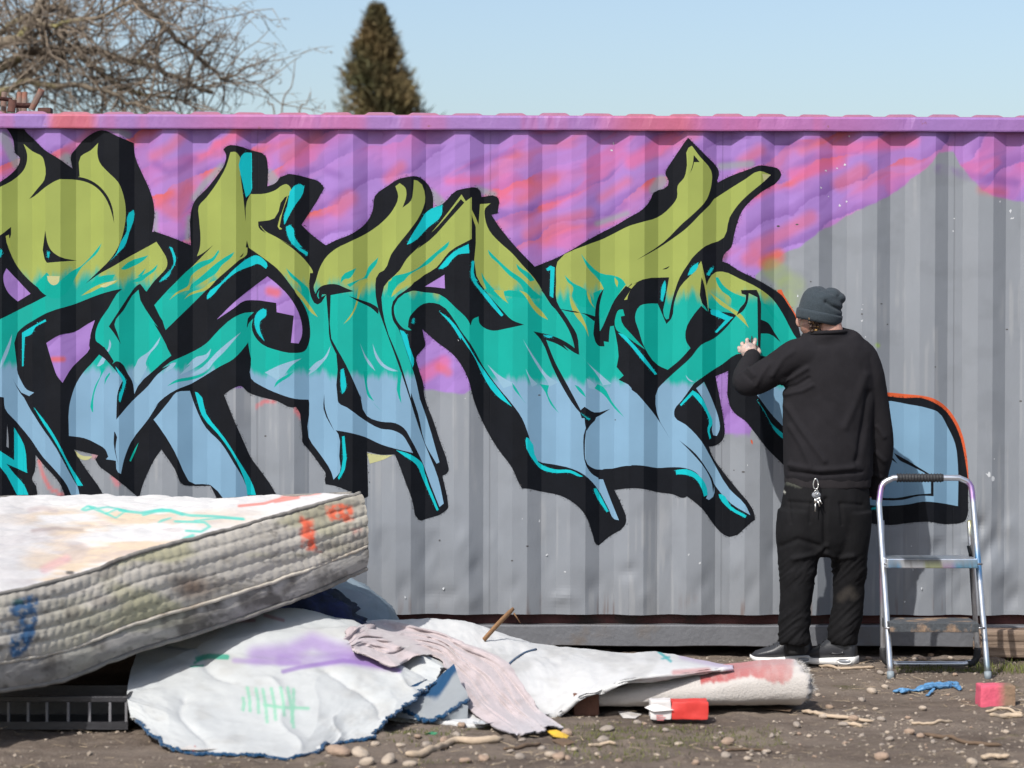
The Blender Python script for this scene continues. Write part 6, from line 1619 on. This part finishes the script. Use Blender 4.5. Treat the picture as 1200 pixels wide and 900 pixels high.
# red and white carton
M['cartonred'] = pmat('red_card', lin(224, 66, 60, 0.72), rough=0.5, var=0.12, vscale=20, bump=0.3, bscale=30, bdist=0.006)
M['cartonwhite'] = pmat('white_card', lin(236, 232, 230, 0.66), rough=0.55, var=0.06, bump=0.3, bscale=30, bdist=0.006)
M['cartonprint'] = pmat('pink_print', lin(222, 140, 140, 0.66), rough=0.55, bump=0)
p0, p1 = put(762, 848), put(830, 850)
cx0, cx1 = p0[0], p1[0]; cyf = p0[1]; ch = float(onY(795, 822, cyf)[2]) 
xm = float(onY(787, 840, cyf)[0])
ct = tag(empty('carton', ((cx0 + cx1) / 2, cyf + 0.04, 0)), 'crushed red and white drink carton lying in the dirt by the rolled carpet', 'carton')
def crushed(name, lo, hi, mat, seed, cuts=6, amp=0.006):
    bm = bmesh.new(); box_bm(bm, lo, hi, 0.003)
    bmesh.ops.subdivide_edges(bm, edges=bm.edges[:], cuts=cuts, use_grid_fill=True)
    for v_ in bm.verts:
        q_ = np.array(v_.co) * 26
        v_.co += Vector([float(amp * 2 * (fbm(q_[0] + seed * 3 + k_, q_[1], q_[2], seed=seed + k_, octv=2) - 0.5)) for k_ in range(3)])
    return bmobj(name, bm, mat, ct, smooth=True)
crushed('red_body', (xm, cyf, 0.006), (cx1, cyf + 0.085, ch), M['cartonred'], 1)
crushed('white_end', (cx0, cyf, 0.006), (xm - 0.0015, cyf + 0.083, ch + 0.003), M['cartonwhite'], 2)
v_ = np.array([onY(755, 829, cyf - 0.002), onY(767, 824, cyf), onY(790, 832, cyf - 0.012), onY(766, 834, cyf - 0.012)])
v_ = np.vstack([v_, v_ + [0, 0.003, -0.002]])
mk('flap', v_, [(0, 1, 2, 3), (7, 6, 5, 4), (0, 3, 7, 4), (1, 0, 4, 5), (2, 1, 5, 6), (3, 2, 6, 7)], M['cartonwhite'], ct, smooth=False)
for k_, (a_, b_) in enumerate([((769, 838), (777, 838)), ((769, 840.5), (780, 840.5)), ((770, 843), (778, 843))]):
    q0_, q1_ = onY(a_[0], a_[1], cyf - 0.006), onY(b_[0], b_[1] + 1.3, cyf - 0.006)
    box('print', (q0_[0], cyf - 0.0064, q1_[2]), (q1_[0], cyf - 0.005, q0_[2]), M['cartonprint'], ct, 0)
# paving brick, pink sprayed
def brick_cols(v):
    px, py = project(v)
    c = np.tile(lin(160, 132, 108, 0.62), (len(v), 1))
    c = blend(c, lin(122, 104, 84, 0.62), sstep(0.5, 0.7, fbm(px / 6, py / 6, seed=130)) * 0.7)
    return blend(c, lin(226, 90, 120, 0.72), sstep(1180, 1166, px + 5 * (fbm(px / 3, py / 3, seed=131) - 0.5)) * 0.9)
M['brick'] = pmat('weathered_brick', (0.4, 0.3, 0.25), rough=0.9, var=0.12, vscale=50, attr=True, bump=0.6, bscale=90, bdist=0.006)
def rough_block(name, lo, hi, colf, mat, label, cat, seed, rotz=0.0):
    bm = bmesh.new(); box_bm(bm, lo, hi, 0.008)
    bmesh.ops.subdivide_edges(bm, edges=bm.edges[:], cuts=7, use_grid_fill=True)
    cen = (Vector(lo) + Vector(hi)) / 2
    for v2 in bm.verts:
        q_ = np.array(v2.co) * 22
        v2.co += Vector([float(0.007 * (fbm(q_[0] + k_, q_[1], q_[2], seed=seed + k_, octv=3) - 0.5)) for k_ in range(3)])
    bmesh.ops.rotate(bm, verts=bm.verts, cent=cen, matrix=Matrix.Rotation(rotz, 3, 'Z'))
    o = bmobj(name, bm, mat, None, smooth=True)
    if colf:
        v2 = np.array([tuple(q_.co) for q_ in o.data.vertices])
        at = o.data.color_attributes.new('paint', 'FLOAT_COLOR', 'POINT'); cc = np.ones((len(v2), 4), np.float32); cc[:, :3] = colf(v2); at.data.foreach_set('color', cc.ravel())
    return tag(o, label, cat)
p0, p1 = put(1148.5, 829), put(1195, 830)
rough_block('paving_brick', (p0[0], p0[1], p0[2] - 0.012), (p1[0], p0[1] + 0.10, float(onY(1170, 803.5, p0[1])[2])), brick_cols, M['brick'], 'worn brown brick sprayed pink on one end lying by the ladder foot', 'brick', 140, 0.03)
p0, p1 = put(672, 842), put(702, 842)
rough_block('brick', (p0[0], p0[1] + 0.12, p0[2] - 0.01), (p1[0], p0[1] + 0.22, 0.075), lambda v: np.tile(lin(120, 82, 66, 0.7), (len(v), 1)), M['brick'], 'brown brick propping up the fold of the long carpet', 'brick', 150, 0.1)
# weathered timber by the wall
def timber_mat():
    return pmat('weathered_timber', lin(150, 130, 112, 0.62), rough=0.9, var=0.4, vscale=6, bump=0.8, bscale=10, bdist=0.01, col2=lin(96, 72, 58, 0.62), c2scale=4, c2lo=0.45, c2hi=0.62, stretch=(0.35, 6, 6))
M['timber'] = timber_mat()
tx0 = float(onY(1146, 750, -0.2)[0]); tz1 = float(onY(1170, 739, -0.2)[2])
bm = bmesh.new(); box_bm(bm, (tx0, -0.21, 0.0), (tx0 + 1.5, -0.07, tz1), 0.006)
bmesh.ops.subdivide_edges(bm, edges=[e for e in bm.edges if e.calc_length() > 0.05], cuts=24, use_grid_fill=True)
for v2 in bm.verts:
    q_ = np.array(v2.co)
    v2.co += Vector((0, float(0.010 * (fbm(q_[0] * 2, q_[2] * 45, seed=160, octv=3) - 0.5)), float(0.012 * (fbm(q_[0] * 3, q_[1] * 30, seed=161, octv=3) - 0.5))))
    if v2.co.x < tx0 + 0.05: v2.co.x += float(0.06 * (fbm(q_[1] * 30, q_[2] * 30, seed=162) - 0.3))
tag(bmobj('timber_beam', bm, M['timber'], None, smooth=True), 'weathered grey-brown timber beam lying along the foot of the container', 'timber')
M['splinter'] = pmat('brown_wood', lin(150, 112, 76, 0.6), rough=0.85, var=0.4, vscale=10, bump=0.6, bscale=20, bdist=0.004, stretch=(1, 1, 1), col2=lin(110, 76, 48, 0.7), c2scale=12)
a_, b_ = on_pile(567, 750, 0.03), onY(602, 713, -1.02)
o = tube('wood_offcut', spline([a_, (a_ + b_) / 2 + [0, 0, 0.004], b_], 8), [[0.012, 0.005]] * 7 + [[0.008, 0.003]], M['splinter'], None, 5)
tag(o, 'short brown wood offcut sticking up from the pale carpet', 'wood')
a_ = b_ + [0.0, 0, -0.02]; tube('splinter', np.array([a_, a_ + [0.03, 0, -0.045]]), [0.004, 0.002], M['splinter'], o, 5)
# blue glove
M['glove'] = pmat('blue_nitrile', lin(96, 150, 196, 0.7), rough=0.5, var=0.2, vscale=40, bump=0.6, bscale=70, bdist=0.006, col2=lin(64, 108, 150, 0.7), c2scale=20)
gparts = []
gl = [[(1062, 812), (1054, 811.5), (1049, 813)], [(1072, 811), (1062, 812.5), (1056, 814)], [(1095, 811), (1090, 815), (1087, 817)], [(1112, 806), (1121, 807), (1125, 812)], [(1110, 805), (1118, 803), (1121, 804)]]
for k_, g_ in enumerate(gl):
    c2_ = np.array([put(*q_) for q_ in g_]); c2_[:, 2] += [0.016, 0.010, 0.008]
    gparts.append(tube_arr(spline(c2_, 12), [[0.007, 0.010]] * 12, 10))
cc2 = np.array([put(1066, 812), put(1080, 811), put(1096, 809), put(1114, 808)]); cc2[:, 2] += [0.010, 0.016, 0.024, 0.018]
gparts.append(tube_arr(spline(cc2, 16), spline([[0.008, 0.012], [0.012, 0.026], [0.018, 0.044], [0.016, 0.04]], 16), 16))
v, nr, f = remesh(gparts, 0.0035, 2)
v = v + nr * (0.026 * (fbm(v[:, 0] * 34, v[:, 1] * 34, v[:, 2] * 34, seed=170, octv=3) - 0.5))[:, None]
g_ = gh(v[:, 0], v[:, 1]); v[:, 2] = g_ + 0.002 + np.maximum(v[:, 2] - g_, 0) * 0.75 + 0.012 * np.abs(fbm(v[:, 0] * 30, v[:, 1] * 30, seed=171) - 0.5)
tag(mk('glove', v, f, M['glove'], None), 'crumpled light blue rubber glove dropped on the dirt before the ladder', 'glove')
# scraps
def scrap(name, poly, mat, label, cat, h=0.012, seed=1):
    c3 = np.array([put(*q_) for q_ in poly]); cen = c3.mean(0); n_ = len(c3)
    mid = (c3 + cen) / 2
    c3[:, 2] += 0.004 + h * rng.random(n_); mid[:, 2] += 0.006 + h * rng.random(n_); cen[2] += 0.006 + h * 0.7
    vt = np.vstack([c3, mid, cen[None]]); vb = vt - [0, 0, 0.002]
    fc = [(i, (i + 1) % n_, n_ + (i + 1) % n_, n_ + i) for i in range(n_)] + [(n_ + i, n_ + (i + 1) % n_, 2 * n_) for i in range(n_)]
    m_ = len(vt)
    fb = [tuple(q_ + m_ for q_ in reversed(t_)) for t_ in fc] + [((i + 1) % n_, i, i + m_, (i + 1) % n_ + m_) for i in range(n_)]
    return tag(mk(name, np.vstack([vt, vb]), fc + fb, mat, None, smooth=False), label, cat)
M['yellowcard'] = pmat('yellow_card', lin(232, 190, 60, 0.7), rough=0.6, bump=0.2)
M['paper'] = pmat('dirty_white_paper', lin(220, 216, 212, 0.62), rough=0.8, var=0.2, vscale=20, bump=0.4, bscale=40)
M['film'] = pmat('clear_crumpled_film', lin(206, 210, 214, 0.62), rough=0.25, var=0.2, bump=0.6, bscale=60)
M['brownscrap'] = pmat('brown_scrap', lin(104, 84, 66, 0.7), rough=0.9, bump=0.4)
scrap('card_scrap', [(640, 861), (652, 860), (667, 864), (664, 868), (648, 866)], M['yellowcard'], 'small yellow card scrap beside the end of the towel', 'scrap')
scrap('card_scrap', [(646, 870), (662, 868), (674, 873), (660, 876)], M['brownscrap'], 'flat dark brown scrap below the yellow card', 'scrap')
scrap('plastic_film', [(553, 849), (562, 843), (575, 846), (580, 854), (568, 858), (556, 856)], M['film'], 'crumpled clear plastic film by the stones under the towel', 'film', 0.03)
scrap('paper_scrap', [(724, 838), (738, 836), (752, 839), (745, 843), (730, 842)], M['paper'], 'pale paper scrap tucked under the rolled carpet', 'scrap')
scrap('bottle_label', [(498, 862), (506, 859), (513, 862), (508, 867), (500, 867)], pmat('green_label', lin(40, 130, 90, 0.7), rough=0.5, bump=0.2), 'tiny green and white label lying among the stones', 'scrap')
scrap('cloth_scrap', [(206, 872), (222, 868), (244, 870), (262, 873), (258, 884), (236, 886), (212, 884)], M['paper'], 'crumpled white cloth scrap at the carpet edge near the crate', 'rag', 0.02)
o = scrap('card_scrap', [(224, 872), (231, 871), (230, 884), (226, 885)], pmat('red_card_scrap', lin(206, 84, 80, 0.7), rough=0.6, bump=0.2), 'narrow red scrap on the white cloth near the crate', 'scrap', 0.006)
o.location.z += 0.012; o.location.y -= 0.01
scrap('paper_scrap', [(880, 826), (905, 828), (930, 833), (926, 837), (898, 834)], M['brownscrap'], 'flat brown scrap along the shaded foot of the rolled carpet', 'scrap')
# twigs and splinters of wood
M['palewood'] = pmat('bleached_wood', lin(196, 176, 152, 0.66), rough=0.9, var=0.25, vscale=20, bump=0.6, bscale=30, bdist=0.004)
M['darkwood'] = pmat('dark_twig', lin(112, 92, 74, 0.66), rough=0.9, var=0.3, vscale=20, bump=0.5, bscale=40, bdist=0.004)
def stick(path, r, mat, label, flat=1.0):
    c3 = spline(np.array([put(*q_) for q_ in path]), 18)
    c3[:, 2] = gh(c3[:, 0], c3[:, 1]) + r * 0.8 + 0.004 * fbm(np.arange(18) * 0.5, np.zeros(18), seed=int(path[0][0]))
    rr_ = r * (0.75 + 0.5 * fbm(np.arange(18) * 0.6, np.zeros(18), seed=int(path[0][0]) + 1)); rr_[0] *= 0.5; rr_[-1] *= 0.35
    return tag(tube('stick', c3, np.stack([rr_ * flat, rr_], -1), mat, None, 7), label, 'stick')
stick([(940, 836), (962, 840), (985, 845), (1024, 848)], 0.013, M['palewood'], 'long bleached split stick lying beyond the end of the rolled carpet', 0.6)
stick([(985, 848), (1000, 851), (1010, 852)], 0.008, M['palewood'], 'short bleached splinter beside the long split stick')
stick([(1082, 862), (1110, 867), (1140, 873), (1174, 876)], 0.008, M['darkwood'], 'long dark thin twig on bare dirt below the blue glove')
stick([(1068, 848), (1094, 848), (1118, 846)], 0.006, M['palewood'], 'thin pale twig lying level on the dirt below the blue glove')
stick([(476, 888), (500, 886), (520, 878), (535, 871), (560, 872), (590, 870)], 0.014, M['palewood'], 'thick crooked bleached root in front of the towel')
stick([(590, 880), (612, 877), (634, 872)], 0.007, M['darkwood'], 'short dark twig lying right of the crooked root')
stick([(1155, 836), (1175, 837), (1198, 836)], 0.006, M['palewood'], 'pale splinter below the pink sprayed brick')
stick([(1160, 843), (1182, 841), (1199, 842)], 0.010, M['palewood'], 'flat bleached chip of wood below the pink sprayed brick')
stick([(960, 782), (990, 785), (1025, 783)], 0.007, M['palewood'], 'pale twig lying just below the trainers')
stick([(1150, 892), (1166, 890), (1182, 893)], 0.016, M['palewood'], 'stubby bleached wood chunk near the long dark twig', 0.5)
stick([(690, 877), (706, 876), (722, 875)], 0.007, M['palewood'], 'short pale splinter on the dirt below the brown brick')
stick([(850, 882), (880, 880), (905, 882)], 0.005, M['darkwood'], 'fine dark twig on the dirt below the red carton')
# stones
def stone_mesh(seed):
    v_, f_ = ellipsoid((0, 0, 0), (1, 0.8, 0.55), 14)
    n_ = fbm(v_[:, 0] * 1.3 + seed, v_[:, 1] * 1.3, v_[:, 2] * 1.3, seed=seed, octv=3)
    n2_ = np.round(fbm(v_[:, 0] * 2.1 + seed, v_[:, 1] * 2.1, v_[:, 2] * 2.1, seed=seed + 3, octv=1) * 5) / 5
    v_ = v_ * (0.55 + 0.6 * n_ + 0.3 * n2_)[:, None]
    me = bpy.data.meshes.new('stone'); me.from_pydata([tuple(q_) for q_ in v_.tolist()], [], f_)
    me.polygons.foreach_set('use_smooth', np.ones(len(me.polygons), bool))
    return me, v_, f_
M['stone'] = [pmat('pale_river_stone', lin(196, 180, 162, 0.66), rough=0.85, var=0.2, vscale=2, bump=0.4, bscale=8, bdist=0.05), pmat('grey_river_stone', lin(172, 160, 148, 0.66), rough=0.85, var=0.2, vscale=2, bump=0.4, bscale=8, bdist=0.05), pmat('tan_river_stone', lin(178, 154, 134, 0.66), rough=0.85, var=0.2, vscale=2, bump=0.4, bscale=8, bdist=0.05)]
SM = []
for k_ in range(9):
    me, v_, f_ = stone_mesh(200 + k_ * 7); me.materials.append(M['stone'][k_ % 3]); SM.append((me, v_, f_))
big = [(1022, 809, 13), (1037, 802, 9), (1010, 822, 9), (1033, 842, 11), (988, 848, 12), (1026, 830, 8), (1066, 857, 13), (1079, 862, 10), (1042, 866, 12), (1033, 887, 17), (1040, 858, 8), (972, 826, 9), (1002, 830, 7), (1161, 858, 7), (1179, 856, 8), (1139, 892, 14), (1190, 893, 9), (1095, 880, 6), (955, 886, 7), (1044, 874, 6), (1081, 829, 12), (1123, 884, 6), (1093, 869, 9),
       (853, 869, 16), (707, 866, 16), (795, 871, 11), (780, 860, 9), (876, 888, 13), (665, 887, 11), (673, 878, 10), (934, 849, 13), (840, 876, 8), (850, 886, 14), (747, 846, 10), (646, 884, 16), (741, 866, 10), (711, 852, 18), (664, 858, 16), (898, 879, 12), (397, 877, 30), (422, 880, 22), (455, 887, 26), (541, 850, 13), (567, 887, 16), (535, 860, 12), (490, 860, 12), (655, 885, 18), (520, 868, 14), (610, 885, 14), (470, 872, 14), (440, 870, 12), (500, 872, 16),
       (1080, 770, 12), (1114, 770, 9), (1091, 767, 9), (1018, 771, 9), (1032, 788, 9), (1119, 792, 7), (1072, 773, 8), (1100, 774, 8), (965, 838, 14), (1000, 845, 12), (430, 892, 20), (480, 893, 18), (545, 890, 16), (580, 862, 10), (598, 880, 10), (700, 884, 9), (725, 890, 12), (770, 884, 8), (815, 893, 10), (905, 862, 8), (920, 870, 7), (948, 862, 7), (1064, 838, 7), (1110, 850, 6), (1130, 845, 6), (1150, 878, 8), (990, 870, 7), (1010, 862, 7), (970, 858, 8), (612, 866, 10), (635, 876, 10)]
n_t = len(big)
while len(big) < 175:
    x_, y_ = rng.uniform(360, 1205), rng.uniform(800, 905)
    if x_ < 960 and y_ < 846: continue
    if x_ < 640 and y_ < 862: continue
    if rng.random() > 0.35 + 0.65 * float(fbm(np.float64(x_ / 60), np.float64(y_ / 20), seed=180)): continue
    big.append((x_, y_, rng.uniform(3.2, 6.5)))
LANDMARKS = [(1085, 808, 'the blue glove'), (1172, 818, 'the pink sprayed brick'), (795, 850, 'the red and white carton'), (980, 842, 'the long split stick'), (1130, 870, 'the long dark twig'), (530, 876, 'the crooked bleached root'), (652, 863, 'the yellow card scrap'), (1090, 775, 'the ladder'), (400, 890, 'the hem of the big carpet'),
             (880, 838, 'the rolled carpet'), (568, 850, 'the clear plastic film'), (706, 876, 'the pale splinter below the brown brick'), (880, 881, 'the fine dark twig'), (612, 877, 'the short dark twig'), (950, 779, 'the trainers')]
for (x_, y_, w_) in big:
    me, _, _ = SM[rng.integers(9)]
    p = put(x_, y_ + w_ * 0.25)
    r_ = w_ / 2 / (FPX / (p[1] - CAMY)) * 0.82
    o = bpy.data.objects.new('stone', me); COL.objects.link(o)
    hgt = rng.uniform(0.75, 1.25)
    o.scale = (r_ * 1.25, r_ * 1.25 * rng.uniform(0.8, 1.2), r_ * 1.25 * hgt)
    o.rotation_euler = (rng.normal(0, 0.15), rng.normal(0, 0.15), rng.uniform(0, 6.28))
    o.location = (p[0], p[1], float(gh(p[0], p[1])) + r_ * 0.42 * hgt)
    colr = ('pale', 'grey', 'tan')[SM.index(next(q_ for q_ in SM if q_[0] is me)) % 3]
    lm = min(LANDMARKS, key=lambda q_: math.hypot(q_[0] - x_, (q_[1] - y_) * 3))
    if w_ >= 16: tag(o, 'big %s rounded stone lying by %s' % (colr, lm[2]), 'stone', 'big %s stones by %s' % (colr, lm[2]))
    elif w_ >= 7: tag(o, '%s rounded stone lying loose near %s' % (colr, lm[2]), 'stone', '%s stones near %s' % (colr, lm[2]))
    else: tag(o, 'small %s pebble pressed into the dirt around %s' % (colr, lm[2]), 'stone', '%s pebbles around %s' % (colr, lm[2]))
# fine gravel: nobody could count it
gv, gf, nn_ = [], [], 0
ico = bmesh.new(); bmesh.ops.create_icosphere(ico, subdivisions=1, radius=1.0)
iv = np.array([tuple(q_.co) for q_ in ico.verts]); ic = np.array([[l_.index for l_ in q_.verts] for q_ in ico.faces]); ico.free()
N = 11000
xx = rng.uniform(-2.9, 2.9, N); yy = -4.2 + 4.1 * rng.random(N)
dens = fbm(xx * 2.2, yy * 2.6, seed=190); wallside = sstep(-0.8, -0.1, yy)
okk = rng.random(N) < sstep(0.40, 0.62, dens) * 0.9 + 0.16 + wallside * 0.5
xx, yy = xx[okk], yy[okk]
rr_ = rng.gamma(1.6, 0.0015, len(xx)) + 0.0014
sh = iv[None] * (0.6 + 0.8 * rng.random((len(xx), len(iv), 1))) * (rr_[:, None] * rng.uniform(0.7, 1.3, (len(xx), 3)))[:, None, :] * np.array([1.15, 1.15, 0.75])
P3 = sh + np.stack([xx, yy, gh(xx, yy) + rr_ * 0.3], -1)[:, None, :]
ff_ = ic[None] + (np.arange(len(xx)) * len(iv))[:, None, None]
gc = np.repeat(lin(176, 162, 146, 0.62)[None] * rng.uniform(0.45, 1.15, (len(xx), 1)), len(iv), 0)
M['gravel'] = pmat('gravel', (0.4, 0.35, 0.3), rough=0.9, var=0.15, vscale=60, attr=True, bump=0)
tag(mk('gravel', P3.reshape(-1, 3), ff_.reshape(-1, 3), M['gravel'], None, smooth=False, cols=gc), 'fine pale gravel scattered over the dirt', 'gravel', kind='stuff')
# straw, bark crumbs and grass
def litter(name, n, xr, yr, L, wd, col, label, cat, flat=True, dens_seed=None, kindm=None):
    x_ = rng.uniform(*xr, n); y_ = rng.uniform(*yr, n)
    if dens_seed is not None:
        k_ = rng.random(n) < sstep(0.42, 0.62, fbm(x_ * 2.4, y_ * 2.8, seed=dens_seed)); x_, y_ = x_[k_], y_[k_]; n = len(x_)
    a_ = rng.uniform(0, 2 * np.pi, n); l_ = rng.uniform(*L, n)
    el = rng.uniform(0, 0.25, n) if flat else rng.uniform(0.7, 1.5, n)
    d_ = np.stack([np.cos(a_) * np.cos(el), np.sin(a_) * np.cos(el), np.sin(el)], -1) * l_[:, None]
    b_ = np.stack([x_, y_, gh(x_, y_) + (0.003 if flat else -0.002)], -1)
    s_ = np.stack([-np.sin(a_), np.cos(a_), 0 * a_], -1) * wd * rng.uniform(0.6, 1.3, (n, 1))
    up_ = np.array([0, 0, wd * 0.8])
    vv2 = np.stack([b_ - s_, b_ + s_, b_ + up_, b_ + d_ - s_ * 0.4, b_ + d_ + s_ * 0.4, b_ + d_ + up_ * 0.5], 1)
    tri = np.array([(0, 1, 4), (0, 4, 3), (1, 2, 5), (1, 5, 4), (2, 0, 3), (2, 3, 5)])
    ff2 = tri[None] + (np.arange(n) * 6)[:, None, None]
    cc_ = np.repeat(np.asarray(col)[None] * rng.uniform(0.5, 1.3, (n, 1)), 6, 0)
    return tag(mk(name, vv2.reshape(-1, 3), ff2.reshape(-1, 3), M['gravel'], None, smooth=False, cols=cc_), label, cat, kind='stuff')
litter('straw', 2600, (-2.9, 2.9), (-4.2, -0.1), (0.015, 0.07), 0.0016, lin(190, 170, 140, 0.62), 'dry straw and wood crumbs strewn over the dirt', 'straw', True, 195)
litter('moss', 5000, (-0.5, 1.0), (-3.1, -2.2), (0.006, 0.02), 0.0016, lin(112, 118, 52, 0.6), 'thin moss and sprouting grass on the dirt', 'moss', False, 196)
gx_ = onZ(np.float64(1182), np.float64(786))
litter('grass', 900, (gx_[0] - 0.16, gx_[0] + 0.4), (gx_[1] - 0.10, gx_[1] + 0.22), (0.012, 0.045), 0.0014, lin(120, 128, 58, 0.62), 'tuft of short green grass at the foot of the timber beam', 'grass', False)
gx_ = onZ(np.float64(1090), np.float64(786))
litter('grass', 500, (gx_[0] - 0.15, gx_[0] + 0.2), (gx_[1] - 0.05, gx_[1] + 0.10), (0.008, 0.025), 0.0014, lin(104, 110, 52, 0.62), 'thin green grass under the bottom bar of the ladder', 'grass', False)
